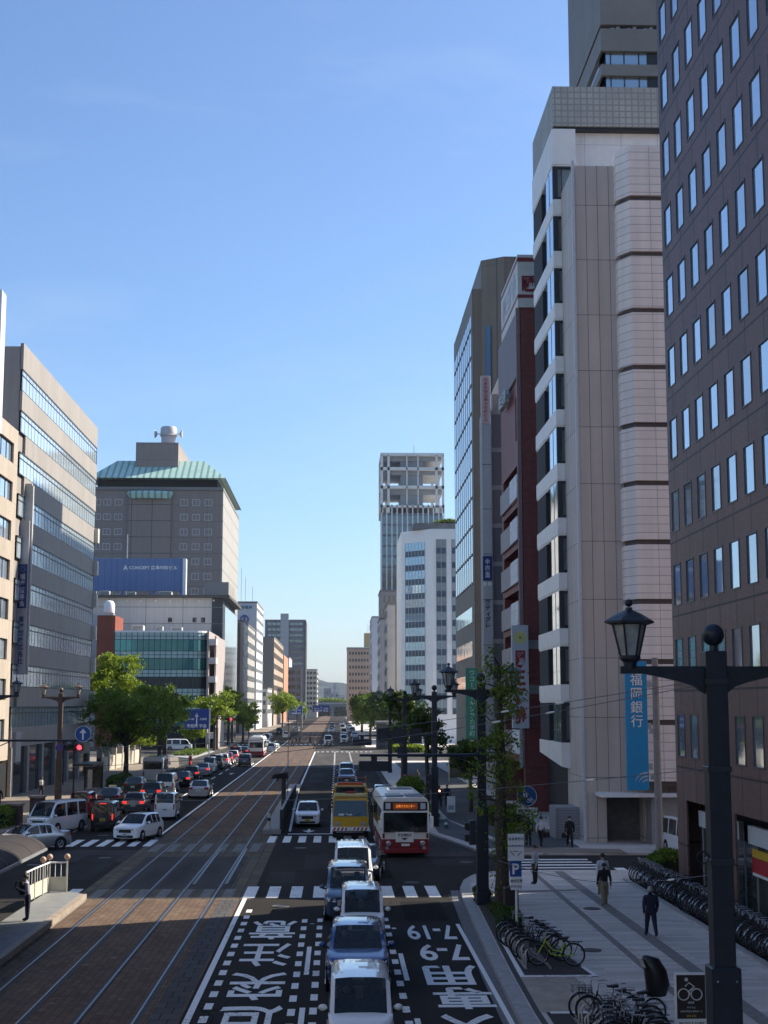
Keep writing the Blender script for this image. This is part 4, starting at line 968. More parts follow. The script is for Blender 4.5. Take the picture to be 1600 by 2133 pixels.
MB().box(-48, -43.5, 275, 285, -.05, 25).build('rear_block', mat('pale_rear', (.42, .42, .43), .7), b)

small_block('dark-ended grey office next along from the green-roofed tower', -33, -26, 402, 458, 30.8, (.34, .325, .30), side=('right', 8), wh=.42, win=GL_OFF)
MB().box(-33.1, -26.9, 401.7, 402, 0, 30.5).build('end_wall', mat('dark_end_wall', (.10, .095, .09), .7), [o for o in bpy.data.objects if o.get('label', '').startswith('dark-ended')][0])
b = small_block('tall white slab office with blue emblem and roof antennas', -33.5, -26, 467, 506, 40.6, (.56, .56, .57), side=('right', 11), wh=.3, win=GL_OFF)
lettering('lettering', '広島電気', mat('teal_letters', (.06, .2, .25), .5), h=1.1, w=5.2, parent=b, loc=(-30, 466.8, 39.2), bold=.03)
MB().torus((-30, 466.8, 35.3), 1.2, .28, 'y', 20, 5).box(-30.3, -29.7, 466.7, 466.85, 34.4, 36.2).build('emblem', mat('emblem_blue', (.08, .10, .30), .5), b)
lettering('lettering', 'ビル', mat('emblem_blue2', (.1, .12, .3), .5), h=.9, parent=b, loc=(-30, 466.8, 32.6), bold=.03)
for x, h in ((-32, 12), (-30.6, 9), (-28.2, 6)): MB().tube([(x, 480, 40.5), (x, 480, 41 + h)], .08, 5).build('antenna', M['steel'], b)
b = small_block('tan office with brown balcony rows facing the street', -29.5, -24, 552, 645, 33.2, (.37, .285, .215), side=('right', 7), wh=.45)
MB().box(-29.6, -24.1, 551.7, 552, 0, 33).build('end_wall', mat('taupe_end', (.20, .175, .15), .7), b)
MB().box(-24, -23.6, 645, 700, 0, 30).build('orange_wing', mat('orange_brick', (.48, .21, .11), .7, var=.1), b)
b = small_block('dark grey apartment tower with a pale stair core', -40, -17.6, 800, 830, 54.2, (.13, .13, .15), 16, 8, wh=.45, win=GL_OFF, var=.1)
MB().box(-31.4, -26.9, 798.8, 800, 0, 58).build('stair_core', mat('pale_core', (.36, .37, .38), .7), b)
MB().box(-17.9, -17.3, 799, 830, 0, 54).build('corner_strip', mat('near_black', (.03, .03, .035), .6), b)
small_block('white gable house block beside the dark apartment tower', -27, -24.6, 745, 790, 32, (.50, .50, .50))
small_block('low grey-brown office block in front of the dark apartments', -26.5, -18, 742, 744.5, 26.5, (.20, .18, .17), 6, 3)
small_block('slate grey office far down the left side', -26, -19.9, 900, 940, 32, (.30, .30, .31), side=('right', 7))
small_block('cream corner apartment block far down the left side', -20, -12.5, 905, 960, 29.5, (.46, .42, .36), 8, 3, side=('right', 8))
small_block('white low building behind far street trees', -30, -24.4, 512, 546, 13.5, (.50, .48, .44), 3, 3, side=('right', 3))
for i, (x0, x1, y, h, c, lb) in enumerate(((-13.5, -6, 1500, 24, (.24, .25, .27), 'flat-roofed grey building under the hills, leftmost of the distant row'), (-7, 2, 1600, 21, (.26, .28, .31), 'wide low grey building under the hills, middle of the distant row'),
                                            (-3.4, -1.4, 1560, 30, (.33, .34, .36), 'slender chimney-like block rising from the distant row'), (2, 9, 1700, 18, (.40, .42, .44), 'pale low hall under the hills, rightmost of the distant row'))):
    small_block(lb, x0, x1, y, y + 20, h, c, 3, 3)
# elevated road bridge and hills at the end of the street
b = thing('road_bridge', 'flat elevated road bridge crossing the far end of the street', 'bridge', (0, 0, 0))
MB().box(-60, 60, 1005, 1020, 6.4, 8.6).box(-60, 60, 1004.6, 1005, 8.4, 9.4, 1).build('deck', [mat('bridge_grey', (.16, .17, .17), .8), mat('bridge_rail', (.36, .38, .40), .6)], b)
for x in (-22, -3, 16): MB().box(x - .8, x + .8, 1008, 1016, 0, 6.4).build('pier', M['concrete'], b)
hv = MB(); nn = 60
for layer, (Y, top, x0, x1) in enumerate(((4200, 78, -420, 420), (5200, 118, -560, 520))):
    pts = []
    for i in range(nn + 1):
        x = x0 + (x1 - x0) * i / nn
        g = math.exp(-((x + 60 + 130 * layer) / 150) ** 2) * .9 + .30 * math.exp(-((x - 170) / 120) ** 2) + .12
        pts.append((x, top * g * (1 + .10 * noise.noise(Vector((x * .02, layer * 9, 0))) + .05 * noise.noise(Vector((x * .09, layer, 3))))))
    hv.loft([[(x, Y, -2), (x, Y, z), (x, Y + 500, z * .9), (x, Y + 700, -2)] for x, z in pts], 0, True)
tag(hv.build('hills', mat('wooded_hills', (.045, .075, .06), .95, var=.3, scale=.02), smooth=60), kind='structure')

# ---- roof clutter on the left side offices ------------------------------------------------------------------------
def roof_unit(label, x, y, z, w, d, h):
    t = thing('roof_unit', label, 'roof unit', (x, y, z), 0, 'roof machinery')
    MB().bbox(-w / 2, w / 2, -d / 2, d / 2, 0, h, .06).build('housing', mat('unit_grey', (.42, .42, .41), .6, var=.12), t)
    mb = MB()
    for k in range(4): mb.box(-w * .42, w * .42, -d / 2 - .03, -d / 2, h * (.18 + .2 * k), h * (.26 + .2 * k))
    mb.build('louvre', FRAME, t)
for a in (('larger pale roof unit left on the teal glass office', -36.5, 266, 21.25, 2.2, 2, 1.1), ('smaller pale roof unit in the middle of the teal glass office roof', -32.4, 265, 21.25, 1.2, 1.4, .9), ('pale roof unit nearest the curved corner of the teal glass office', -29.4, 266, 21.25, 2.0, 1.6, .8),
          ('low white unit left of the blue roof screen', -47.0, 293, 29.75, 2.0, 2, 1.0), ('low white unit below the middle of the blue roof screen', -41.5, 293, 29.75, 1.5, 2, .8), ('low white unit below the right end of the blue roof screen', -34.8, 293, 29.75, 2.6, 2, .9)): roof_unit(*a)
t = thing('roof_mast', 'thin mast on the roof left of the blue screen', 'antenna', (-43.8, 300, 29.7))
MB().tube([(0, 0, 0), (0, 0, 13.5)], .12, 6).build('mast', M['steel'], t); MB().lathe([(.05, 6.6), (.9, 7.0), (1.1, 7.6)], 12, (-6, -1, 0)).tube([(-6, -1, 0), (-6, -1, 6.7)], .1, 6).build('dish', M['white'], t)

# ================================================================== STREET FURNITURE
LANT = mat('lantern_glass', (.34, .37, .36), .35, var=.3, scale=5)
LAMPS = 'twin-armed lantern posts'
BROWNP = mat('brown_post_paint', (.085, .055, .042), .5, var=.3, scale=3)
def lantern(parent, x, z, m, y=0):
    fr = MB()
    s0, s1 = .15, .27
    for k in range(6):
        a, b = PI / 3 * k, PI / 3 * (k + 1)
        fr.tube([(x + s0 * math.cos(a), y + s0 * math.sin(a), z + .10), (x + s1 * math.cos(a), y + s1 * math.sin(a), z + .62)], .018, 5)
    fr.lathe([(.10, -.10), (.11, .0), (.17, .06), (.17, .11)], 12, (x, y, z)).lathe([(.30, .60), (.40, .63), (.40, .66), (.20, .78), (.06, .84), (.05, .88)], 6, (x, y, z)).sphere((x, y, z + .95), .065, 10, 6)
    o = fr.build('lantern_frame', m, parent, smooth=30)
    MB().lathe([(s0 - .01, .10), (s1 - .012, .62)], 6, (x, y, z)).build('lantern_glass', LANT, o)
def lamp_post(label, X, Y, m, arm=1.35, w=.17, zb=3.8, rz=0., left=True, right=True):
    t = thing('street_lamp', label, 'street lamp', (X, Y, .12), rz, LAMPS)
    MB().bbox(-w * 1.35, w * 1.35, -w * 1.35, w * 1.35, 0, zb, .02).bbox(-w * 1.5, w * 1.5, -w * 1.5, w * 1.5, 0, .5, .03).build('base', m, t)
    MB().bbox(-w, w, -w, w, zb, 8.68, .015).build('pole', m, t)
    MB().lathe([(.07, 8.68), (.06, 8.78)], 10).sphere((0, 0, 8.94), .18, 14, 10).build('finial', m, t, smooth=40)
    for s_ in (-1, 1):
        if (s_ < 0 and not left) or (s_ > 0 and not right): continue
        a = MB().box(min(0, s_ * (arm + .16)), max(0, s_ * (arm + .16)), -.06, .06, 8.32, 8.44)
        pts = [(s_ * w, 0, 8.0)] + [(s_ * (w + (arm * .72) * i / 6), 0, 8.02 + .30 * (i / 6) ** .6) for i in range(1, 7)]
        for p, q in zip(pts, pts[1:]):
            a.face([(p[0], -.05, p[2]), (q[0], -.05, q[2]), (q[0], -.05, 8.33), (p[0], -.05, 8.33)]); a.face([(p[0], .05, p[2]), (q[0], .05, q[2]), (q[0], .05, 8.33), (p[0], .05, 8.33)])
            a.face([(p[0], -.05, p[2]), (p[0], .05, p[2]), (q[0], .05, q[2]), (q[0], -.05, q[2])])
        a.build('arm', m, t)
        lantern(t, s_ * arm, 8.5, m)
    return t
DM = M['dark_metal']
near_post = lamp_post('large dark lantern post nearest the camera on the right pavement', 6.03, 23.0, DM)
lamp_post('dark lantern post beside the street tree at the pavement corner', 5.80, 58.4, DM, arm=1.3)
lamp_post('dark lantern post standing just beyond the bus on the right', 6.40, 95.4, DM, arm=1.3)
lamp_post('dark lantern post second beyond the bus among the right trees', 6.2, 133, DM, arm=1.3)
lamp_post('dark lantern post third beyond the bus among the right trees', 6.2, 170, DM, arm=1.3)
lamp_post('dark lantern post cut by the left edge carrying the signal mast', -21.3, 91.3, DM, arm=1.3)
lamp_post('brown lantern post in front of the grey office on the left', -20.95, 111, BROWNP, arm=1.3)
lamp_post('brown lantern post in the shade of the left street trees', -20.9, 178, BROWNP, arm=1.3)
lamp_post('brown lantern post on the far left side of the junction', -21.5, 262, BROWNP, arm=1.3)
lamp_post('brown lantern post along the sunlit far left pavement', -21.5, 300, BROWNP, arm=1.3)

for z in (8.15, 6.78, 5.35): MB().bbox(-.19, .19, -.19, .19, z, z + .09, .012).build('clamp_band', mat('clamp_steel', (.05, .055, .065), .4, metal=.6), near_post)
MB().torus((-.27, 0, 5.45), .09, .014, 'y', 16, 5).tube([(-.18, 0, 5.4), (-.2, 0, 5.38)], .02, 5).build('hook_ring', M['black'], near_post)
mb = MB()
for z in (.6, 3.6):
    for sx in (-.15, .15): mb.sphere((sx, -.24, z), .018, 6, 4)
mb.build('bolt', M['steel'], near_post)
MB().box(-.09, .09, -.245, -.238, 1.7, 2.0).build('notice_sticker', mat('faded_sticker', (.25, .26, .24), .6, var=.3, scale=12), near_post)

def signal_mast(label, X, Y, z, length, dirx, lit=None, m=DM, sx=.75, facing=-1):
    """horizontal three-lens signal hung below an arm; facing -1 looks at the camera"""
    t = thing('traffic_signal', label, 'traffic light', (X, Y, 0), 0, 'traffic signals on arms')
    MB().tube([(0, 0, z), (dirx * length, 0, z)], [.075, .05], 8).tube([(0, 0, z - .5), (dirx * 1.2, 0, z)], .03, 6).build('arm', m, t)
    cx = dirx * length * sx
    MB().bbox(cx - .62, cx + .62, -.12, .12, z - .62, z - .22, .04).box(cx - .12, cx + .12, -.05, .05, z - .22, z - .04).build('housing', m, t)
    for i in range(3):
        x = cx + (i - 1) * .40
        on = lit == i
        c = [(.01, .14, .12), (.35, .22, .01), (.9, .02, .03)][i]
        MB().disc((x, facing * .13, z - .42), .15, 'y', 16, t=facing * .01).build('lens', mat('signal_lens_%d%s' % (i, 'on' if on else ''), c if on else tuple(v * .12 for v in c), .2, var=0, emit=5 if on else 0), t)
        MB().loft([[(x + .17 * math.cos(a), facing * .12, z - .42 + .17 * math.sin(a)) for a in [PI * k / 8 for k in range(9)]], [(x + .17 * math.cos(a), facing * .34, z - .44 + .17 * math.sin(a)) for a in [PI * k / 8 for k in range(9)]]], caps=False, close=False).build('visor', m, t)
    return t
signal_mast('lit red horizontal traffic signal over the left roadway', -21.3, 91.1, 5.75, 6.2, 1, lit=2, sx=.80)
signal_mast('dark signal seen from behind on the arm of the corner lantern post', 5.8, 58.2, 5.95, 4.9, -1, sx=.88, facing=1)
signal_mast('dark signal seen from behind on the arm beyond the bus', 6.4, 95.2, 5.95, 5.0, -1, sx=.95, facing=1)
signal_mast('distant signal showing red at the far left of the junction', -21.0, 240, 6.0, 4.0, 1, lit=2, sx=.8)
def plate_back(label, X, Y, z, w, h, m=DM):
    t = thing('sign_board', label, 'sign', (X, Y, 0), 0, 'sign boards seen from behind')
    MB().bbox(-w / 2, w / 2, -.02, .02, z, z + h, .01).build('board', m, t)
    mb = MB()
    for zz_ in (z + h * .25, z + h * .75): mb.box(-w * .42, w * .42, -.05, -.02, zz_ - .025, zz_ + .025)
    mb.build('bracket', M['black'], t)
plate_back('leftmost dark board on the signal arm beyond the bus', 3.05, 95.05, 5.6, .85, .85)
plate_back('middle dark board on the signal arm beyond the bus', 4.05, 95.05, 5.45, .85, .95)
plate_back('rightmost dark board on the signal arm beyond the bus', 5.15, 95.05, 5.45, .8, .95)
plate_back('small dark board hanging below the signal arm beyond the bus', 4.2, 95.05, 4.5, .5, .75)
def ped_signal(label, X, Y, z, pole=True, rz=0.):
    t = thing('pedestrian_signal', label, 'traffic light', (X, Y, .12), rz, 'pedestrian signals')
    if pole: MB().tube([(0, .2, 0), (0, .2, z + .9)], .06, 8).build('pole', DM, t)
    MB().bbox(-.19, .19, -.12, .12, z, z + .95, .03).build('housing', DM, t)
    for k in range(2):
        MB().loft([[(-.15, .12, z + .1 + .45 * k), (.15, .12, z + .1 + .45 * k), (.15, .12, z + .4 + .45 * k), (-.15, .12, z + .4 + .45 * k)], [(-.15, .3, z + .14 + .45 * k), (.15, .3, z + .14 + .45 * k), (.15, .3, z + .4 + .45 * k), (-.15, .3, z + .4 + .45 * k)]]).build('visor', M['black'], t)
    return t
ped_signal('dark pedestrian signal on a slim pole right of the street tree', 6.95, 59.6, 2.55)
ped_signal('dark pedestrian signal fixed to the left of the corner lantern post', 5.42, 58.6, 2.3, False, R(90))
ped_signal('dark pedestrian signal on the post just beyond the bus', 6.1, 95.0, 2.4, False, R(90))

def round_sign(label, X, Y, z, r, arrow=True, arm=None, plate=None):
    t = thing('traffic_sign', label, 'sign', (X, Y, 0))
    MB().disc((0, 0, z), r, 'y', 32, t=.03).build('disc', M['blue_sign'], t)
    MB().torus((0, 0, z), r * .965, r * .035, 'y', 32, 5).build('rim', M['red'] if arrow is None else M['white'], t)
    mb = MB(); y = -.012
    P = lambda pts: mb.face([(x * r, y, z + q * r) for x, q in pts])
    if arrow is None:
        P([(-.72, .56), (-.56, .72), (.72, -.56), (.56, -.72)])
    elif arrow:
        P([(-.11, -.72), (.11, -.72), (.11, .15), (-.11, .15)]); P([(-.42, .12), (.42, .12), (0, .68)])
    else:   # adult with child, bicycle below
        P([(-.38, .05), (-.20, .05), (-.18, .50), (-.40, .50)]); P([(-.37, -.25), (-.31, -.25), (-.30, .05), (-.38, .05)]); P([(-.27, -.25), (-.21, -.25), (-.20, .05), (-.28, .05)])
        mb.disc((-.29 * r, y, z + .62 * r), .10 * r, 'y', 10); mb.disc((-.04 * r, y, z + .28 * r), .08 * r, 'y', 10)
        P([(-.12, -.12), (.03, -.12), (.03, .18), (-.12, .18)])
        mb.torus((.12 * r, y, z - .45 * r), .16 * r, .025 * r, 'y', 14, 4); mb.torus((.50 * r, y, z - .45 * r), .16 * r, .025 * r, 'y', 14, 4)
        mb.tube([(.12 * r, y, z - .45 * r), (.22 * r, y, z - .22 * r), (.44 * r, y, z - .22 * r), (.32 * r, y, z - .45 * r), (.22 * r, y, z - .22 * r)], .025 * r, 4); mb.tube([(.5 * r, y, z - .45 * r), (.42 * r, y, z - .12 * r), (.34 * r, y, z - .10 * r)], .025 * r, 4)
    mb.build('symbol', M['red'] if arrow is None else M['white'], t)
    if arm: MB().tube([(0, .05, z), (arm, .08, z)], .03, 6).build('arm', DM, t)
    if plate:
        MB().bbox(-.42, .42, -.01, .02, z - r - .30, z - r - .04, .01).build('plate', M['white'], t)
        lettering('lettering', plate, M['black'], h=.12, parent=t, loc=(0, -.02, z - r - .17), extr=.002)
    return t
round_sign('round blue straight-ahead arrow sign above the red signal', -15.75, 91.0, 6.15, .50, True)
round_sign('round blue shared-path sign with a white plate beside the street tree', 7.6, 58.3, 4.33, .40, False, -1.7, '自転車通行可')
round_sign('small blue no-parking disc low on the brown lantern post', -20.9, 110.75, 4.75, .30, None)

# P sign on its white post
t = thing('parking_sign', 'white sign post with blue P plate among the parked bicycles', 'sign', (6.14, 50.2, .12))
MB().tube([(0, 0, 0), (0, 0, 3.4)], .042, 8).build('pole', M['white'], t)
MB().bbox(-.28, .28, -.05, -.02, 2.55, 3.45, .01).build('plate', M['white'], t)
MB().bbox(-.22, .18, -.065, -.03, 2.02, 2.55, .01).build('plate', M['blue_sign'], t)
MB().bbox(-.20, .20, -.05, -.02, 1.58, 2.0, .01).build('plate', M['white'], t)
lettering('lettering', 'P', M['white'], h=.36, parent=t, loc=(-.02, -.068, 2.28), bold=.03, extr=.003)
lettering('lettering', '駐車場案内', M['navy_sign'], h=.10, parent=t, loc=(0, -.053, 3.28), extr=.002)
lettering('lettering', '自転車等放置禁止', M['navy_sign'], h=.07, parent=t, loc=(0, -.053, 3.05), extr=.002)
lettering('lettering', '指定区間', M['black'], h=.10, parent=t, loc=(0, -.053, 1.88), extr=.002)
lettering('lettering', '終日 60分', M['black'], h=.08, parent=t, loc=(0, -.053, 1.70), extr=.002)
mb = MB().tube([(-.2, -.055, 2.88), (-.06, -.055, 2.72)], .012, 4).tube([(.2, -.055, 2.88), (.06, -.055, 2.72)], .012, 4).tube([(-.1, -.055, 2.86), (.1, -.055, 2.86)], .01, 4); mb.build('symbol', M['black'], t)
# brown bicycle port sign
t = thing('bicycle_sign', 'brown bicycle port sign with a white cyclist beside the nearest lantern post', 'sign', (8.14, 34.0, .12))
MB().bbox(-.36, .36, .0, .05, .52, 1.72, .012).build('frame', M['white'], t)
MB().box(-.315, .345, -.004, .0, .70, 1.67).build('panel', mat('dark_brown_panel', (.022, .014, .011), .4), t)
mb = MB(); y = -.012
mb.torus((-.16, y, 1.24), .125, .014, 'y', 22, 4); mb.torus((.14, y, 1.24), .125, .014, 'y', 22, 4); mb.disc((-.09, y, 1.57), .042, 'y', 14)
mb.tube([(-.12, y, 1.42), (-.03, y, 1.50), (.09, y, 1.41), (-.04, y, 1.31), (.03, y, 1.19)], .020, 5)
mb.build('symbol', mat('off_white_ink', (.62, .62, .60), .5), t)
for s_, z, h, m_ in (('自転車', 1.06, .05, 'off_white_ink'), ('サイクル', .95, .045, 'off_white_ink'), ('広島市中区大手町ポート', .865, .045, 'off_white_ink'), ('貸出 返却', .765, .05, 'gold_ink')):
    lettering('lettering', s_, mat(m_, (.5, .38, .08) if 'gold' in m_ else (.62, .62, .60), .5), h=h, parent=t, loc=(.01, -.008, z), extr=.002)
lettering('lettering', 'BICYCLE PORT', M['black'], h=.06, w=.58, parent=t, loc=(.02, -.006, .60), extr=.002)
MB().tube([(0, .03, 0), (0, .03, .52)], .06, 8).build('pole', mat('brown_pole', (.03, .02, .018), .5), t)
t = thing('parking_meter', 'small green box with white panel at the foot of the nearest lantern post', 'meter', (8.62, 33.6, .12))
MB().bbox(-.17, .2, -.1, .1, 0, .42, .02).build('housing', mat('bright_green', (.01, .22, .09), .4), t)
MB().bbox(-.19, .22, -.12, .12, .42, .50, .02).build('lid', M['white'], t)
MB().box(-.06, .1, -.105, -.1, .1, .32).build('panel', mat('mint_panel', (.25, .55, .40), .5), t)

# utility pole, span wires
t = thing('utility_pole', 'slim concrete utility pole in front of the pink bank wall', 'pole', (15.35, 69.5, .0))
MB().tube([(0, 0, 0), (0, 0, 10.2)], [.19, .15], 14).build('pole', mat('concrete_pole', (.25, .235, .225), .8, var=.12, scale=2), t, smooth=40)
for z in (4.4, 6.6, 8.8): MB().box(-.34, .0, -.03, .03, z, z + .22).build('clamp', M['steel'], t)
w_ = thing('span_wires', 'thin span wires with white insulators strung from the nearest lantern post', 'wire', (0, 0, 0))
for i, (z0, z1, xe, ye) in enumerate(((8.35, 6.9, -6, 36), (8.28, 6.55, -6, 33), (6.95, 5.7, -6, 36), (5.3, 4.9, 3.2, 29))):
    n = 14; pts = [(5.9 + (xe - 5.9) * k / n, 23 + (ye - 23) * k / n, z0 + (z1 - z0) * k / n - .25 * math.sin(PI * k / n)) for k in range(n + 1)]
    MB().tube(pts, .006, 4).build('wire', mat('wire_grey', (.16, .16, .165), .5, metal=.4), w_)
    for k in ((2, 3) if i < 2 else (1,)):
        p = Vector(pts[k]); q = Vector(pts[k + 1]); d = (q - p).normalized(); a = p + (q - p) * (.3 + .25 * i)
        MB().tube([a, a + d * .05, a + d * .14, a + d * .19], [.008, .018, .018, .008], 8).build('insulator', M['white'], w_)
# tram stop: shelter, railing, island furniture
t = thing('tram_shelter', 'dark brown tram stop shelter with barrel roof at the lower left edge', 'shelter', (0, 0, .28))
RF = mat('brown_roof_sheet', (.022, .015, .014), .85, var=.2, scale=2)
a0, a1 = R(8), R(172)
ring = lambda y, k=1.: [(-12.55 + 1.3 * k * math.cos(a0 + (a1 - a0) * i / 12), y, 2.05 + .62 * k * math.sin(a0 + (a1 - a0) * i / 12)) for i in range(13)]
MB().loft([ring(36), ring(57.6)], 0, False, False).loft([ring(36, .95), ring(57.6, .95)], 0, False, False).face(ring(57.6) + ring(57.6, .95)[::-1]).build('roof', RF, t, smooth=40)
for k in range(11): MB().loft([ring(37 + 2 * k, 1.02), ring(37.07 + 2 * k, 1.02)], 0, False, False).build('roof_rib', mat('rib_brown', (.05, .038, .035), .5), t)
MB().box(-11.30, -11.22, 36, 57.6, 2.06, 2.16).build('gutter', M['steel'], t)
for y in (38, 43, 47.6, 51.9): MB().box(-11.98, -11.86, y - .06, y + .06, 0, 2.12).build('post', M['black'], t)
MB().face([(-11.95, 36, .1), (-11.95, 52, .1), (-11.95, 52, 1.0), (-11.95, 36, 1.0)]).build('lower_panel', mat('wooden_panel', (.14, .115, .085), .7, var=.3, scale=2, streak=.2), t)
MB().face([(-11.95, 36, 1.0), (-11.95, 52, 1.0), (-11.95, 52, 1.75), (-11.95, 36, 1.75)]).build('glass_panel', mat('grey_panel_glass', (.12, .125, .14), .2, var=.25), t)
mb = MB()
for k in range(14): mb.box(-11.97, -11.91, 36.4 + 1.15 * k, 36.46 + 1.15 * k, .1, 1.75)
mb.build('mullions', M['black'], t)
MB().box(-12.02, -11.9, 36, 52, 1.75, 2.1).build('fascia', mat('dark_fascia', (.03, .028, .03), .5), t)
CRM = mat('cream_paint', (.52, .50, .42), .6, var=.08)
t = thing('platform_railing', 'cream railing with round post knobs at the end of the left tram platform', 'railing', (0, 0, .28))
py = [(-12.05, 57.8), (-12.0, 59.2), (-11.92, 60.4), (-11.85, 61.4), (-11.15, 61.5)]
for x, y in py: MB().tube([(x, y, 0), (x, y, 1.25)], .04, 6).build('post', CRM, t)
for x, y in py[2:]: MB().sphere((x, y, 1.42), .13, 12, 8).build('knob', mat('warm_knob', (.50, .32, .22), .5), t, smooth=60)
for (a, b), (c, d) in zip(py, py[1:]):
    MB().face([(a, b, .05), (c, d, .05), (c, d, .62), (a, b, .62)]).face([(a - .03, b, .05), (a - .03, b, .62), (c - .03, d, .62), (c - .03, d, .05)]).build('panel', CRM, t)
    mb = MB().tube([(a, b, 1.2), (c, d, 1.2)], .035, 6)
    for k in range(1, 3): mb.tube([(a + (c - a) * k / 3, b + (d - b) * k / 3, .62), (a + (c - a) * k / 3, b + (d - b) * k / 3, 1.2)], .015, 4)
    mb.build('rail', M['white'], t)
t = thing('stop_canopy', 'small dark canopy on a post standing on the middle tram island', 'shelter', (-4.0, 111, .28))
MB().box(-.16, .16, -.2, .2, 0, 2.2).build('post', mat('dark_bronze', (.035, .03, .028), .5), t)
MB().loft([[(-.95, -.6, 2.15), (.35, -.6, 2.15), (.35, .6, 2.15), (-.95, .6, 2.15)], [(-.75, -.5, 2.45), (.25, -.5, 2.6), (.25, .5, 2.6), (-.75, .5, 2.45)]]).build('roof', RF, t)
MB().box(-.55, -.4, -.2, .2, 1.95, 2.15).build('lamp', M['black'], t)
MB().tube([(.3, .3, 0), (.3, .3, 7.0)], .035, 6).build('mast', mat('thin_mast', (.2, .2, .2), .5), t)
t = thing('island_railing', 'long dark barrier along the road side of the middle tram island', 'railing', (-3.42, 91.3, .28))
MB().box(-.05, .05, 0, 30, 0, 1.15).build('panel', mat('dark_barrier', (.035, .037, .04), .5, var=.3, scale=.8), t)
mb = MB().box(-.08, .08, 0, 30, 1.15, 1.22); mb.build('top_rail', mat('barrier_rail', (.09, .09, .095), .5), t)
for k in range(11): MB().box(-.09, .09, 3 * k - .05, 3 * k + .05, 0, 1.18).build('post', M['black'], t)
t = thing('bollard', 'short white bollard with black band at the end of the tram island', 'bollard', (-4.2, 91.6, .28))
MB().lathe([(.1, 0), (.1, .9), (.06, .98)], 12).build('post', CRM, t); MB().lathe([(.105, .5), (.105, .7)], 12).build('band', M['black'], t)
# direction boards
def dir_board(label, X, Y, z, w, h, txt=True):
    t = thing('direction_sign', label, 'sign', (X, Y, 0), 0, 'blue direction boards')
    MB().bbox(-w / 2, w / 2, -.04, .04, z, z + h, .02).build('board', M['navy_sign'] if txt is None else mat('road_sign_blue', (.008, .045, .24), .4, var=.05), t)
    mb = MB()
    mb.box(-.08, .08, -.05, -.042, z + h * .15, z + h * .8)
    mb.box(-w * .42, w * .42, -.05, -.042, z + h * .45, z + h * .48) if False else None
    mb.face([(-.3, -.05, z + h * .62), (.3, -.05, z + h * .62), (0, -.05, z + h * .80)]); mb.build('arrow', M['white'], t)
    lettering('lettering', '平和大橋', M['white'], w=w * .32, parent=t, loc=(-w * .27, -.05, z + h * .5), extr=.003); lettering('lettering', '広島駅', M['white'], w=w * .28, parent=t, loc=(w * .27, -.05, z + h * .5), extr=.003)
    lettering('lettering', '市役所 宇品', M['white'], w=w * .8, parent=t, loc=(0, -.05, z + h * .16), extr=.003)
    MB().tube([(w * .52, .15, 0), (w * .52, .15, z + h + .2)], .09, 8).tube([(w * .52, .1, z + h * .7), (-w * .3, .1, z + h * .7)], .05, 6).build('pole', M['steel'], t)
dir_board('largest blue direction board in front of the teal glass office', -21.3, 222, 4.3, 3.7, 3.0)
dir_board('middle blue direction board before the far left trees', -14.0, 500, 4.5, 4.2, 3.2)
dir_board('farthest wide blue direction board near the road bridge', -6.6, 610, 5.0, 7.2, 2.8)
# bus shelter on the left pavement with its advertising panel
t = thing('bus_shelter', 'dark bus shelter with advertising panels in front of the grey office', 'shelter', (-22.6, 134, .12))
MB().box(-.9, .9, -3, 3, 2.4, 2.6).build('roof', M['black'], t)
for x, y in ((-.8, -2.9), (-.8, 2.9), (.8, -2.9), (.8, 2.9)): MB().box(x - .06, x + .06, y - .06, y + .06, 0, 2.4).build('post', M['black'], t)
MB().box(-.75, .75, 2.85, 2.9, .2, 2.3).build('panel', mat('olive_poster', (.09, .085, .055), .4, var=.6, scale=3), t)
MB().box(.45, .85, -3.0, -2.96, .4, 2.1).build('timetable', mat('timetable', (.30, .32, .33), .5, var=.3, scale=6), t)
# stone planters and gate posts
for i, (X, Y, lb) in enumerate(((-19.95, 101.5, 'taller brown planter box behind the white turning van'), (-20.6, 97.5, 'shorter brown planter box left of the white turning van'))):
    t = thing('planter_box', lb, 'planter', (X - .6, Y, .12), 0, 'brown planter boxes')
    MB().bbox(-.45, .45, -.45, .45, 0, 1.25 + (.25 if i == 0 else 0), .03).build('box', mat('planter_brown', (.10, .06, .05), .7, var=.2), t); MB().bbox(-.52, .52, -.52, .52, 1.25 + (.25 if i == 0 else 0), 1.4 + (.25 if i == 0 else 0), .02).build('rim', mat('planter_rim', (.32, .22, .18), .7), t)
# walls / hedged fence behind the left trees
t = thing('stone_wall', 'low pale stone wall behind the left street trees', 'wall', (-27.5, 170, .12))
MB().box(-.2, .2, 0, 34, 0, 1.7).build('wall', mat('pale_stone', (.42, .38, .31), .8, var=.15), t)
for k in range(7): MB().box(-.3, .3, 5.5 * k, 5.5 * k + .6, 0, 2.6).build('pillar', mat('pale_pillar', (.36, .32, .26), .8, var=.15), t)
t = thing('kiosk', 'grey construction hoarding with bay doors below the far right trees', 'hoarding', (7.2, 262, 0))
MB().box(0, 6.5, 0, 6, 0, 4.6).build('wall', mat('brown_hoarding', (.13, .10, .075), .7, var=.2), t); MB().box(-.2, 6.7, -.2, 6.2, 4.6, 5.0).build('roof', mat('pale_eaves', (.30, .28, .24), .7), t)
for k in range(4): MB().box(.3 + 1.6 * k, 1.5 + 1.6 * k, -.06, 0, .2, 3.2).build('door', mat('dark_bay', (.03, .028, .026), .6), t)
t = thing('notice_board', 'framed dark notice board beside the green parking sign', 'sign', (12.6, 150, .12))
MB().box(-1.0, 1.0, 0, .1, .4, 3.6).build('panel', mat('dark_poster', (.03, .028, .026), .3, var=.7, scale=1.5), t)
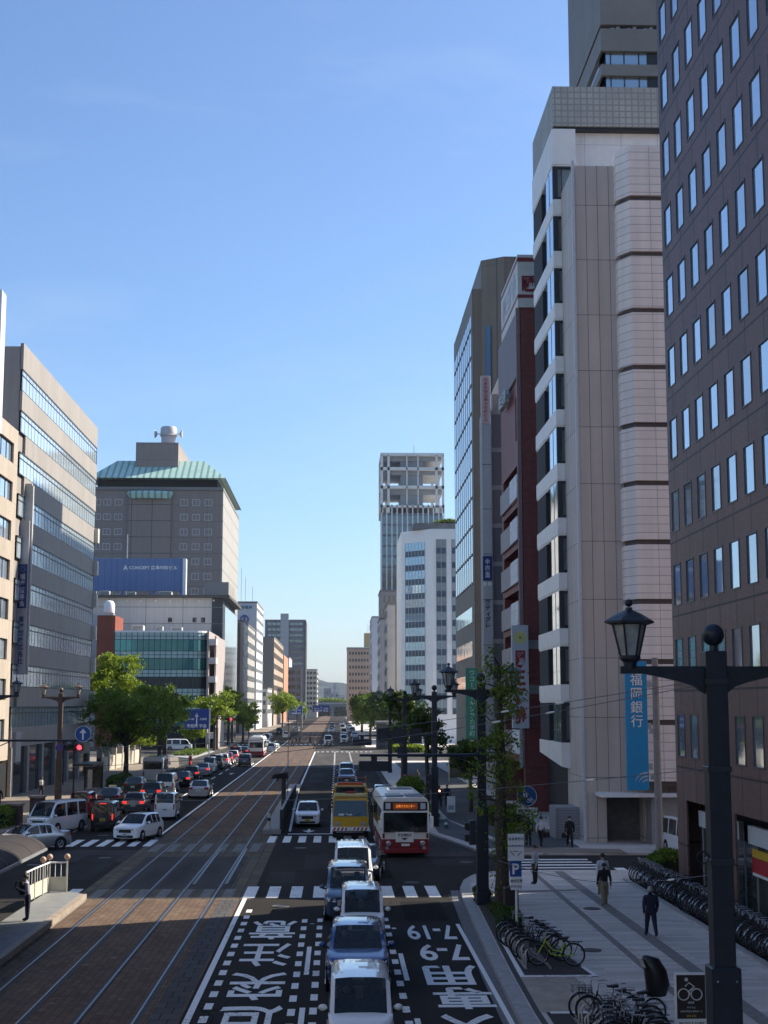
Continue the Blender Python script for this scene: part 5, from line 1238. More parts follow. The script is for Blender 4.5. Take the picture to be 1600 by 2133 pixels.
mb = MB().box(-1.1, -1.0, -.03, .12, 0, 3.7).box(1.0, 1.1, -.03, .12, 0, 3.7).box(-1.1, 1.1, -.03, .12, 3.6, 3.75); mb.build('frame', mat('cream_frame', (.42, .38, .30), .6), t)
t = thing('stand_sign', 'white A-frame board standing on the right pavement', 'sign', (8.3, 106, .12))
MB().box(-.3, .3, 0, .06, .1, 1.25).build('board', M['white'], t); MB().box(-.2, .2, -.005, 0, .3, .6).build('panel', M['steel'], t)
t = thing('traffic_cone', 'small cone at the foot of the post beyond the bus', 'cone', (7.0, 93.6, .12))
MB().lathe([(.2, 0), (.2, .05), (.14, .06), (.03, .65)], 12).build('cone', mat('green_cone', (.03, .12, .09), .5), t); MB().lathe([(.105, .25), (.08, .4)], 12).build('band', M['white'], t)
t = thing('junction_box', 'dark roadside cabinet between the street tree and the P sign', 'cabinet', (6.35, 53.6, .12))
MB().bbox(-.25, .25, -.3, .3, 0, 1.25, .03).build('housing', mat('dark_cabinet', (.015, .012, .012), .5, var=.2), t); MB().box(-.2, .2, -.31, -.3, .15, 1.1).build('door', mat('cabinet_door', (.022, .018, .018), .5), t)

# ================================================================== VEHICLES
GL_CAR = mat('car_glass', (.010, .013, .014), .03, var=.5, scale=1.2, spec=.5)
TYRE = mat('tyre_rubber', (.013, .013, .014), .8, var=.2)
RIM = mat('wheel_rim', (.36, .37, .39), .35, metal=.8, var=.1)
PLATE = mat('number_plate', (.72, .73, .70), .5, var=.04)
PLATE_Y = mat('yellow_plate', (.66, .48, .03), .5, var=.04)
PLATE_INK = mat('plate_ink', (.02, .07, .05), .6, var=0)
HEADL = mat('headlight_lens', (.55, .58, .60), .08, metal=.5, var=.15, scale=9)
TAILL = mat('tail_light_lens', (.28, .008, .010), .2, var=.1)
BRAKE = mat('lit_brake_light', (.7, .03, .02), .3, var=0, emit=.9)
TRIM = mat('car_black_trim', (.012, .012, .013), .55, var=.15)
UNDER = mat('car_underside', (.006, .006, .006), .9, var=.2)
def paint(name, c, metal=0., rough=.25):
    m = mat(name, c, rough, metal=metal, var=.04, scale=1.5, spec=.5); p = m.node_tree.nodes['Principled BSDF']
    p.inputs['Coat Weight'].default_value = 1; p.inputs['Coat Roughness'].default_value = .03
    return m
P_WHITE = paint('white_car_paint', (.86, .86, .86)); P_SILVER = paint('silver_car_paint', (.40, .42, .44), .6, .28); P_BLACK = paint('black_car_paint', (.010, .010, .012))
P_BLUE = paint('deep_blue_car_paint', (.012, .045, .19), .35); P_NAVY = paint('slate_blue_car_paint', (.05, .085, .15), .4); P_RED = paint('red_car_paint', (.34, .012, .03)); P_GREY = paint('grey_car_paint', (.10, .105, .11), .5)
P_PEARL = paint('pearl_car_paint', (.52, .53, .54), .3); P_LB = paint('pale_blue_car_paint', (.30, .38, .42), .4); P_TEAL = paint('dark_green_car_paint', (.02, .05, .045), .3)

# station tables: (y fraction from the nose, shoulder z, top z, half-width factor at shoulder, at top) in car heights / widths
SHAPES = {
 'kei':   dict(L=3.4, W=1.48, H=1.82, hood=.60, cowl=.13, rs=.27, re=.965, tail=.995, belt=.60, nose=.52, taper=.90),
 'hatch': dict(L=3.9, W=1.68, H=1.50, hood=.64, cowl=.24, rs=.44, re=.86, tail=.985, belt=.62, nose=.52, taper=.78),
 'sedan': dict(L=4.6, W=1.75, H=1.45, hood=.66, cowl=.27, rs=.45, re=.70, tail=.86, belt=.65, nose=.52, taper=.76, deck=.70),
 'mini':  dict(L=4.7, W=1.74, H=1.83, hood=.60, cowl=.18, rs=.37, re=.95, tail=.99, belt=.56, nose=.48, taper=.86),
 'van':   dict(L=4.7, W=1.70, H=1.98, hood=.56, cowl=.06, rs=.20, re=.965, tail=.995, belt=.54, nose=.50, taper=.88),
 'suv':   dict(L=4.3, W=1.78, H=1.62, hood=.64, cowl=.24, rs=.42, re=.86, tail=.975, belt=.63, nose=.55, taper=.80),
}
def car(shape, label, paint_m, X, Y, rz=0., plate='w', brake=False, group=None, roof=None, ribs=False, lights=True, cat='car', name='car', taxi=False, grille=TRIM, z=.02):
    S = SHAPES[shape]; L, W, H = S['L'], S['W'], S['H']; w = W / 2
    t = thing(name, label, cat, (X, Y, z), rz, group)
    hood, belt = S['hood'] * H, S['belt'] * H; zb = .20
    # stations: (y, shoulder z, top z, half width, half width of roof rail)
    rail = w * S['taper']
    deck = S.get('deck', S['belt'] * 1.02) * H
    st = [(0.0, S['nose'] * H * .80, S['nose'] * H, w * .78), (.015, S['nose'] * H * .94, S['nose'] * H * 1.04, w * .90), (.06, S['nose'] * H * 1.05, (S['nose'] + (S['hood'] - S['nose']) * .55) * H, w * .975),
          (S['cowl'] - .02, belt * .985, hood, w), (S['cowl'], belt, hood * 1.01, w), ((S['cowl'] + S['rs']) / 2, belt, (hood + H * .99) / 2 + .015, w), (S['rs'], belt, H * .975, w),
          (S['rs'] + (S['re'] - S['rs']) * .28, belt, H, w), (S['rs'] + (S['re'] - S['rs']) * .33, belt, H, w), (S['rs'] + (S['re'] - S['rs']) * .68, belt, H * .998, w), (S['rs'] + (S['re'] - S['rs']) * .73, belt, H * .995, w), (S['re'], belt, H * .975, w)]
    if shape == 'sedan':
        st += [((S['re'] + S['tail']) / 2, belt, (H * .975 + deck) / 2 + .02, w), (S['tail'], belt * .99, deck * 1.0, w), (.97, deck * .96, deck * .985, w * .95), (1.0, deck * .72, deck * .80, w * .86)]
    else:
        st += [((S['re'] + S['tail']) / 2, belt, (H * .975 + belt * 1.05) / 2 + .04, w * .985), (S['tail'], belt * .99, belt * 1.04, w * .97), (1.0, belt * .62, belt * .70, w * .90)]
    rows = []
    for (f, zs, zt, hw) in st:
        y = f * L
        k = max(0, min(1, (zt - zs) / max(.01, (H - belt))))
        rw = hw * .93 * (1 - k) + rail * k
        zr = zs + (zt - zs) * (.88 if k > .3 else .6)
        half = [(hw * .80, zb), (hw * .95, zb + .03), (hw, zb + .20), (hw * 1.0, (zb + .2) * .35 + zs * .65), (hw * .97, zs), (rw, zr), (rw * .86, zt), (rw * .42, zt + .015 * H * (k if k > .5 else .7))]
        rows.append([(x, y, zz) for x, zz in half] + [(-x, y, zz) for x, zz in reversed(half)])
    n = len(rows[0])
    body, ws, rw_, sl, sr = MB(), MB(), MB(), MB(), MB()
    gs, ge = 4, 11                                # greenhouse stations
    for i in range(len(rows) - 1):
        for j in range(n):
            k = (j + 1) % n
            q = [rows[i][j], rows[i][k], rows[i + 1][k], rows[i + 1][j]]
            tgt, mi = body, 0
            top = j in (6, 7, 8)
            side = j in (4, 10)
            if top and i in (4, 5): tgt = ws
            elif top and ((shape == 'sedan' and i in (11, 12)) or (shape != 'sedan' and i in (11, 12))): tgt = rw_
            elif side and i in (5, 6, 8, 10) and not (i == 5 and shape in ('xx',)): tgt = sl if j == 4 else sr
            elif side and i == 11 and shape != 'sedan': mi = 0
            elif j in (0, 14, 15): mi = 1
            elif top and roof is not None and 6 <= i < 11: mi = 2
            tgt.face(q, mi)
    body.face([rows[0][j] for j in range(n)], 0); body.face([rows[-1][j] for j in reversed(range(n))], 0)
    if ribs:
        for i in range(5):
            x = -rail * .62 + rail * .31 * i
            body.box(x - .03, x + .03, S['rs'] * L + .5, S['re'] * L - .35, H * .985, H * 1.008, 0)
    body.build('body', [paint_m, UNDER, roof or paint_m], t, smooth=38)
    for m_, nm in ((ws, 'windscreen'), (rw_, 'rear_window'), (sl, 'side_window'), (sr, 'side_window')): m_.build(nm, GL_CAR, t, smooth=30)
    if abs(Y) < 106:
        gt = mat('clear_car_glass', (.02, .025, .026), .03, var=.3, spec=.6, alpha=.62)
        for ch in t.children:
            if 'wind' in ch.name: ch.data.materials[0] = gt
        it = MB()
        yc, yr0 = S['cowl'] * L, S['re'] * L
        it.box(-w * .86, w * .86, yc + .05, yr0 - .1, zb + .2, belt * .82, 0)
        it.bbox(-w * .82, w * .82, yc + .12, yc + .5, belt * .8, belt * 1.02, .04, 0)
        for row, yy in enumerate((.42, .66)):
            for s_ in (-1, 1):
                y_ = L * yy; it.bbox(s_ * w * .42 - .22, s_ * w * .42 + .22, y_, y_ + .16, belt * .8, belt * 1.22, .05, 1); it.bbox(s_ * w * .42 - .11, s_ * w * .42 + .11, y_ + .02, y_ + .12, belt * 1.22, belt * 1.42, .03, 1)
        it.torus((w * -.42, yc + .55, belt * 1.03), .17, .016, 'y', 14, 4, 0)
        it.sphere((w * -.42, L * .42 - .10, belt * 1.34), .10, 8, 6, 2); it.loft([[(w * -.42 + .2 * math.cos(a), L * .42 - .1 + .1 * math.sin(a), zz) for a in [2 * PI * j / 8 for j in range(8)]] for zz in (belt * .85, belt * 1.15, belt * 1.22)], 0)
        it.build('interior', [M['inside'], mat('seat_fabric', (.05, .05, .052), .9, var=.2), mat('driver_skin', (.30, .19, .14), .6)], t, smooth=40)
    # wheels in dark arches
    r = .30 if L < 4 else .33
    for y in (L * .17 if shape != 'van' else L * .2, L * .82):
        for s_ in (-1, 1):
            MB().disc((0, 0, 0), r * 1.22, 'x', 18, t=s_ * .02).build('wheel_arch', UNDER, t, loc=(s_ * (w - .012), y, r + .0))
            wh = MB().lathe([(r * .7, -.09), (r * .94, -.10), (r, -.06), (r, .06), (r * .94, .10), (r * .68, .09)], 18).build('wheel', TYRE, t, loc=(s_ * (w - .09), y, r), rot=(0, s_ * PI / 2, 0), smooth=40)
            rm = MB().lathe([(r * .68, .08), (r * .62, .105), (r * .2, .085), (r * .12, .11), (.01, .11)], 12)
            for q in range(5):
                a = 2 * PI * q / 5; rm.tube([(.1 * r * math.cos(a), .1 * r * math.sin(a), .10), (.6 * r * math.cos(a), .6 * r * math.sin(a), .105)], .026, 4, 0)
            rm.build('rim', RIM, wh, smooth=30)
    zn = S['nose'] * H
    for s_ in (-1, 1):
        hl = MB().loft([[(s_ * w * .50, .005, zn * .80), (s_ * w * .84, .06, zn * .82), (s_ * w * .90, .10, zn * .99), (s_ * w * .56, .01, zn * .97)], [(s_ * w * .50, -.03, zn * .81), (s_ * w * .83, .02, zn * .84), (s_ * w * .885, .055, zn * .97), (s_ * w * .56, -.015, zn * .95)]])
        hl.build('headlight', HEADL, t, smooth=50)
        boxy = shape in ('kei', 'mini', 'van')
        z0, z1 = (belt * .62, belt * 1.0) if boxy else (belt * .78, belt * 1.0)
        yy = L * (1.0 if not boxy else .997)
        MB().loft([[(s_ * w * (.80 if boxy else .55), yy - .06, z0), (s_ * w * .95, yy - .09, z0), (s_ * w * .95, yy - .09, z1), (s_ * w * (.80 if boxy else .55), yy - .06, z1)],
                   [(s_ * w * (.80 if boxy else .58), yy + .025, z0 + .02), (s_ * w * .92, yy + .0, z0 + .02), (s_ * w * .92, yy + .0, z1 - .02), (s_ * w * (.80 if boxy else .58), yy + .025, z1 - .02)]]).build('tail_light', BRAKE if brake else TAILL, t)
        my = S['cowl'] * L + (.35 if shape not in ('kei', 'van') else .22)
        mm = MB().sphere((s_ * (w + .11), my, belt * 1.02 + .08), 1, 10, 6, 0, (.105, .055, .075))
        mm.box(min(s_ * w * .92, s_ * (w + .08)), max(s_ * w * .92, s_ * (w + .08)), my - .025, my + .025, belt * 1.0, belt * 1.03 + .03, 1)
        mm.build('wing_mirror', [paint_m, TRIM], t, smooth=60)
    MB().bbox(-w * .46, w * .46, -.028, .05, zn * .66, zn * .90, .02).build('grille', grille, t)
    MB().bbox(-w * .62, w * .62, -.024, .08, zb + .03, zn * .47, .02).build('air_intake', TRIM, t)
    for yy, nm in ((-.045, 'front'), (L + .012, 'rear')):
        zp = zn * .54 if nm == 'front' else belt * .66
        pl = MB().box(-.165, .165, yy, yy + .02, zp - .08, zp + .085, 0)
        yf = yy - .003 if nm == 'front' else yy + .023
        for i in range(4): pl.box(-.11 + .06 * i, -.07 + .06 * i, min(yf, yf + .002), max(yf, yf + .002), zp - .055, zp + .03, 1)
        pl.build('number_plate', [PLATE if plate == 'w' else PLATE_Y, PLATE_INK], t)
    MB().bbox(-w * .80, w * .80, L - .06, L + .008, zb + .02, belt * .40, .03).build('rear_bumper', TRIM if shape in ('suv',) else paint_m, t)
    if brake: MB().box(-.22, .22, S['re'] * L + .02, S['re'] * L + .06, H * .93, H * .955).build('high_brake_light', BRAKE, t)
    if taxi: MB().bbox(-.3, .3, L * .42, L * .42 + .14, H, H + .16, .04).build('taxi_lamp', mat('taxi_lamp', (.75, .70, .45), .4), t)
    mb = MB()
    for s_ in (-.35, .30): mb.tube([(s_ * w, S['cowl'] * L + .03, hood * 1.03), (s_ * w + .38, S['cowl'] * L + .10, hood * 1.03 + .05)], .012, 4)
    mb.build('wiper', TRIM, t)
    return t
RL = 'oncoming vehicles in the right roadway'; LLn = 'queueing vehicles in the left roadway'
car('kei', 'white boxy van nearest the camera with ribbed roof, cut off by the bottom edge', P_WHITE, .56, 32.9, group=RL, ribs=True, plate='y', cat='van', name='van')
car('suv', 'deep blue car close behind the nearest white van', P_BLUE, .62, 41.2, group=RL)
car('kei', 'small white boxy car between the deep blue car and the slate minivan', P_WHITE, .87, 48.6, group=RL, ribs=True, plate='y')
car('mini', 'slate blue minivan half hidden behind the small white boxy car', P_NAVY, .45, 54.6, group=RL, cat='minivan', name='minivan', grille=M['steel'])
car('van', 'white delivery van with a long roof behind the slate blue minivan', P_WHITE, .70, 61.3, group=RL, cat='van', name='van', ribs=True)
car('sedan', 'dark sedan with bright headlight squeezing past beside the white delivery van', P_BLACK, 1.05, 66.6, R(-5), group=RL)
car('hatch', 'white hatchback waiting alone in the lane beside the tram island', P_WHITE, -1.9, 96.3, group=RL, plate='y')
car('suv', 'pale blue-grey car peeking out behind the bus', P_LB, 3.72, 114, group=RL)
car('hatch', 'slate blue car following the yellow truck', P_NAVY, 1.0, 146.5, group=RL)
car('mini', 'pale minivan second behind the yellow truck', P_LB, 1.05, 152.5, group=RL, cat='minivan', name='minivan')
car('sedan', 'dark green car third behind the yellow truck', P_TEAL, 1.1, 164, group=RL)
far = [('van', 'white van crossing the sunlit junction in the middle lane', P_WHITE, -1.7, 286), ('kei', 'small white van first in the far centre lane', P_WHITE, 1.5, 300), ('hatch', 'dark car waiting in the far kerb lane', P_BLACK, 4.0, 297),
       ('mini', 'pale blue minivan second in the far centre lane', P_LB, 1.7, 318), ('sedan', 'silver sedan third in the far centre lane', P_SILVER, 1.7, 342), ('van', 'white van deep in the far centre lane', P_WHITE, 1.8, 372),
       ('hatch', 'silver hatchback far off in the kerb lane', P_SILVER, 4.2, 345), ('mini', 'grey minivan far off in the kerb lane', P_GREY, 4.2, 400), ('sedan', 'white sedan far off in the tramside lane', P_WHITE, -1.6, 410), ('van', 'white van farthest in the centre lane', P_WHITE, 1.8, 450),
       ('hatch', 'pale blue hatchback farthest in the kerb lane', P_LB, 4.2, 470), ('mini', 'dark minivan farthest in the tramside lane', P_BLACK, -1.6, 500), ('suv', 'silver car at the vanishing end of the centre lane', P_SILVER, 1.8, 540)]
for a in far: car(a[0], a[1], a[2], a[3], a[4], group=RL)
# left roadway: seen from behind, rotated half a turn (origin at the nose, so shift by the length)
def back(shape, label, pm, X, Y, rz=0., **k):
    return car(shape, label, pm, X, Y + SHAPES[shape]['L'], PI + rz, group=LLn, **k)
car('hatch', 'white hatchback with black lower grille standing on the left crossing', P_WHITE, -12.35, 86.3, R(-16), group=LLn)
car('sedan', 'silver sedan turning toward the side street at the left edge', P_SILVER, -18.4, 79.6, R(-42), group=LLn)
car('van', 'white van turning left behind the silver sedan', P_WHITE, -18.3, 90.6, R(-20), group=LLn, cat='van', name='van')
back('kei', 'bright red van stopped at the left kerb', P_RED, -18.1, 104.0, cat='van', name='van')
back('kei', 'black boxy car with yellow plate and lit brake lights', P_BLACK, -14.8, 93.4, plate='y', brake=True)
back('kei', 'white boxy minivan with dark rear window beside the tram line', P_WHITE, -11.95, 102.5)
back('sedan', 'black taxi with roof lamp behind the red van', P_BLACK, -17.8, 114.5, brake=False, taxi=True, cat='taxi', name='taxi')
back('hatch', 'dark grey hatchback with lit brake lights ahead of the black boxy car', P_GREY, -14.9, 108, brake=True)
back('sedan', 'white sedan driving along the tram line', P_PEARL, -11.8, 125.5)
back('suv', 'dark red-roofed car with three brake lights in the middle of the queue', P_BLACK, -15.2, 120.3, brake=True)
back('sedan', 'dark sedan queueing beside the kerb next to the grey minibus', P_TEAL, -18.3, 132)
back('mini', 'silver minivan queueing beside the dark sedan', P_SILVER, -15.4, 131.5, brake=False, cat='minivan', name='minivan')
back('sedan', 'black sedan with two bright brake lights beside the grey minibus', P_BLACK, -15.1, 142.5, brake=True)
for i, (sh_, lb, pm, X, Y, br) in enumerate((('hatch', 'black hatchback first beyond the grey minibus', P_BLACK, -15.3, 154, True), ('sedan', 'pale silver sedan second beyond the grey minibus', P_SILVER, -15.0, 163, True), ('kei', 'white boxy car third beyond the grey minibus', P_WHITE, -15.0, 172, False),
        ('mini', 'teal minivan fourth beyond the grey minibus', P_TEAL, -14.9, 180, False), ('suv', 'white car fifth beyond the grey minibus', P_WHITE, -14.8, 189, True), ('sedan', 'dark red sedan sixth beyond the grey minibus', P_RED, -14.9, 198, True), ('hatch', 'white hatchback seventh beyond the grey minibus', P_WHITE, -14.7, 207, True),
        ('mini', 'black minivan near the head of the left queue', P_BLACK, -15.1, 217, True), ('sedan', 'dark sedan at the head of the left queue', P_GREY, -14.6, 227, True))):
    back(sh_, lb, pm, X, Y, brake=br)
back('suv', 'dark grey car passing the queue beside the tram line', P_GREY, -11.9, 189)
back('hatch', 'silver hatchback just ahead of the far red and white bus', P_SILVER, -10.8 - .4, 247)
car('hatch', 'white car crossing the sunlit junction sideways', P_WHITE, -10.8, 268, R(70), group='vehicles crossing the junction')
car('van', 'white van turning near the traffic island on the left', P_WHITE, -25.5, 258, R(95), group='vehicles crossing the junction', cat='van', name='van')
car('mini', 'dark minivan in the side street behind the left trees', P_NAVY, -33.5, 238, R(100), group='vehicles crossing the junction', cat='minivan', name='minivan')
for i, (lb, pm, X, Y) in enumerate((('white van in the far left lane beyond the junction', P_WHITE, -14.5, 300), ('silver car in the far left lane beyond the junction', P_SILVER, -15.5, 330), ('white car receding on the far left roadway', P_WHITE, -12.2, 350), ('dark car receding on the far left roadway', P_BLACK, -15.4, 390), ('pale car smallest on the far left roadway', P_SILVER, -12.4, 440))):
    back(('van', 'sedan', 'hatch', 'mini', 'sedan')[i], lb, pm, X, Y)
car('van', 'white kei van parked in the alley mouth beside the bank', P_WHITE, 18.9, 75.2, R(4), group='parked vehicles by the bank')

# ---- buses ------------------------------------------------------------------------------------------------
GL_BUS = glass_mat('bus_glass', (.012, .016, .016), metal=.0, rough=.05, wob=.2, var=.1)
def bus(label, X, Y, rz, L=10.4, W=2.48, H=3.08, low=None, high=None, sign=True, small=False, name='bus', rearview=False):
    t = thing(name, label, 'bus', (X, Y, .02), rz)
    w = W / 2; zs = .95
    low = low or mat('dull_bus_red', (.20, .010, .016), .35); high = high or mat('cream_bus_paint', (.72, .68, .62), .3, var=.04)
    b = MB()
    sec = lambda y, k: [(-w * k, y, .28), (w * k, y, .28), (w * k, y, zs), (w * k, y, H - .32), (w * k - .10, y, H - .08), (w * k - .30, y, H), (-w * k + .30, y, H), (-w * k + .10, y, H - .08), (-w * k, y, H - .32), (-w * k, y, zs)]
    R_ = [sec(0, .97), sec(.08, 1), sec(L - .08, 1), sec(L, .97)]
    n = 10
    for i in range(3):
        for j in range(n):
            k = (j + 1) % n; b.face([R_[i][j], R_[i][k], R_[i + 1][k], R_[i + 1][j]], 1 if j in (1, 9, 0) else 0)
    for r, rev in ((R_[0], False), (R_[3], True)):
        lo = [r[0], r[1], r[2], r[9]]; up = [r[2], r[3], r[4], r[5], r[6], r[7], r[8], r[9]]
        b.face(lo[::-1] if rev else lo, 1); b.face(up[::-1] if rev else up, 0)
    b.build('body', [high, low], t, smooth=25)
    zw0, zw1 = (1.38, H - .72) if not small else (1.3, H - .42)
    MB().bbox(-w * .92, w * .92, -.035, .02, zw0 - .08, zw1, .02).build('windscreen', GL_BUS, t)
    MB().bbox(-w * .86, w * .86, L - .02, L + .03, zw0 + .1, zw1 - .05, .02).build('rear_window', GL_BUS, t)
    for s_ in (-1, 1):
        nw = 6 if not small else 4
        for i in range(nw):
            y0 = .5 + i * (L - 1) / nw
            MB().box(min(s_ * w, s_ * (w + .012)), max(s_ * w, s_ * (w + .012)), y0 + .06, y0 + (L - 1) / nw - .06, zw0, zw1 + .1).build('side_window', GL_BUS, t)
        for y in (L * .22, L * .70):
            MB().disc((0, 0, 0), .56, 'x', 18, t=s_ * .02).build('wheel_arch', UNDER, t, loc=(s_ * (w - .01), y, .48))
            wh = MB().lathe([(.3, -.12), (.44, -.13), (.47, -.08), (.47, .08), (.44, .13), (.3, .12)], 18).build('wheel', TYRE, t, loc=(s_ * (w - .12), y, .47), rot=(0, s_ * PI / 2, 0), smooth=40)
            MB().lathe([(.3, .12), (.27, .15), (.1, .10), (.01, .14)], 14).build('rim', RIM, wh, smooth=40)
        MB().lathe([(.10, 0), (.13, .02), (.13, .05), (.08, .07)], 14).build('headlight', HEADL, t, loc=(s_ * w * .72, 0, .74), rot=(PI / 2, 0, 0))
        MB().lathe([(.07, 0), (.09, .02), (.08, .05)], 12).build('fog_lamp', HEADL, t, loc=(s_ * w * .78, 0, .5), rot=(PI / 2, 0, 0))
        MB().box(s_ * w * .93 - .06, s_ * w * .93 + .06, -.03, .02, 1.0, 1.25).build('indicator', mat('dark_indicator', (.12, .03, .02), .3), t)
        MB().box(s_ * w * .88 - .07, s_ * w * .88 + .07, L - .01, L + .03, .75, 1.2).build('tail_light', TAILL, t)
        if not small or True:
            MB().bbox(s_ * (w + .10) - .10, s_ * (w + .10) + .10, -.42, -.26, 1.55, 2.15 if s_ > 0 else 1.95, .03).tube([(s_ * w * .9, 0, 2.35), (s_ * (w + .05), -.32, 2.3), (s_ * (w + .08), -.34, 2.0)], .035, 6).build('wing_mirror', M['white'], t, smooth=40)
    if sign:
        MB().bbox(-w * .93, w * .93, -.04, .02, H - .66, H - .20, .02).build('sign_housing', TRIM, t)
        MB().box(-w * .52, w * .52, -.055, -.038, H - .60, H - .27).build('destination_sign', mat('amber_led', (.16, .035, .008), .4, var=.7, scale=14, emit=.25), t)
        lettering('lettering', '広島バスセンター', mat('amber_letters', (.9, .25, .04), .4, var=0, emit=.5), h=.16, w=w * .8, parent=t, loc=(0, -.06, H - .43), bold=.02, extr=.003)
        for s_ in (-1, 1): MB().box(s_ * w * .74 - .13, s_ * w * .74 + .13, -.052, -.038, H - .58, H - .27).build('route_panel', mat('route_panel', (.45, .50, .60), .4), t)
        MB().box(-w * .92, w * .92, -.05, .0, H - .76, H - .69).build('trim_strip', P_WHITE, t)
        MB().bbox(-.52, .42, -.06, -.02, .80, 1.32, .02).build('banner', mat('white_banner', (.72, .72, .70), .6), t)
        lettering('lettering', '安全運転中', M['black'], h=.17, w=.72, parent=t, loc=(-.05, -.066, 1.17), extr=.003)
        MB().face([(-.25, -.066, 1.02), (.15, -.066, 1.02), (-.05, -.066, .9)]).build('emblem', M['black'], t)
    MB().box(-.22, .22, -.05, -.02, .60, .72).build('number_plate', PLATE, t)
    MB().bbox(-w * .97, w * .97, -.05, .10, .24, .46, .03).build('bumper', low, t)
    mb = MB()
    for s_ in (-.25, .5): mb.tube([(s_ * w, -.05, zw0 - .1), (s_ * w - .35, -.06, zw0 + .45)], .018, 4)
    mb.build('wiper', TRIM, t)
    if not small:
        for s_ in (-1, 1): MB().bbox(s_ * .52 - .44, s_ * .52 + .44, .6, 2.6, H - .01, H + .10, .03).build('roof_hatch', mat('roof_hatch_grey', (.22, .25, .27), .4), t)
        MB().bbox(-.7, .7, 3.4, 5.8, H - .01, H + .22, .06).build('air_conditioner', P_WHITE, t)
    return t
bus('white city bus with dark red skirt and amber destination sign in the bus lane', 3.62, 77.0, R(1.0))
bus('white and red bus seen from behind waiting at the far left junction', -12.2, 221 + 9, PI, L=9, W=2.3, sign=False)
bus('silver grey minibus with dark rear window standing at the left kerb', -19.0, 150 + 6.6, PI + R(2), L=6.6, W=2.1, H=2.65, low=P_PEARL, high=P_PEARL, sign=False, small=True)

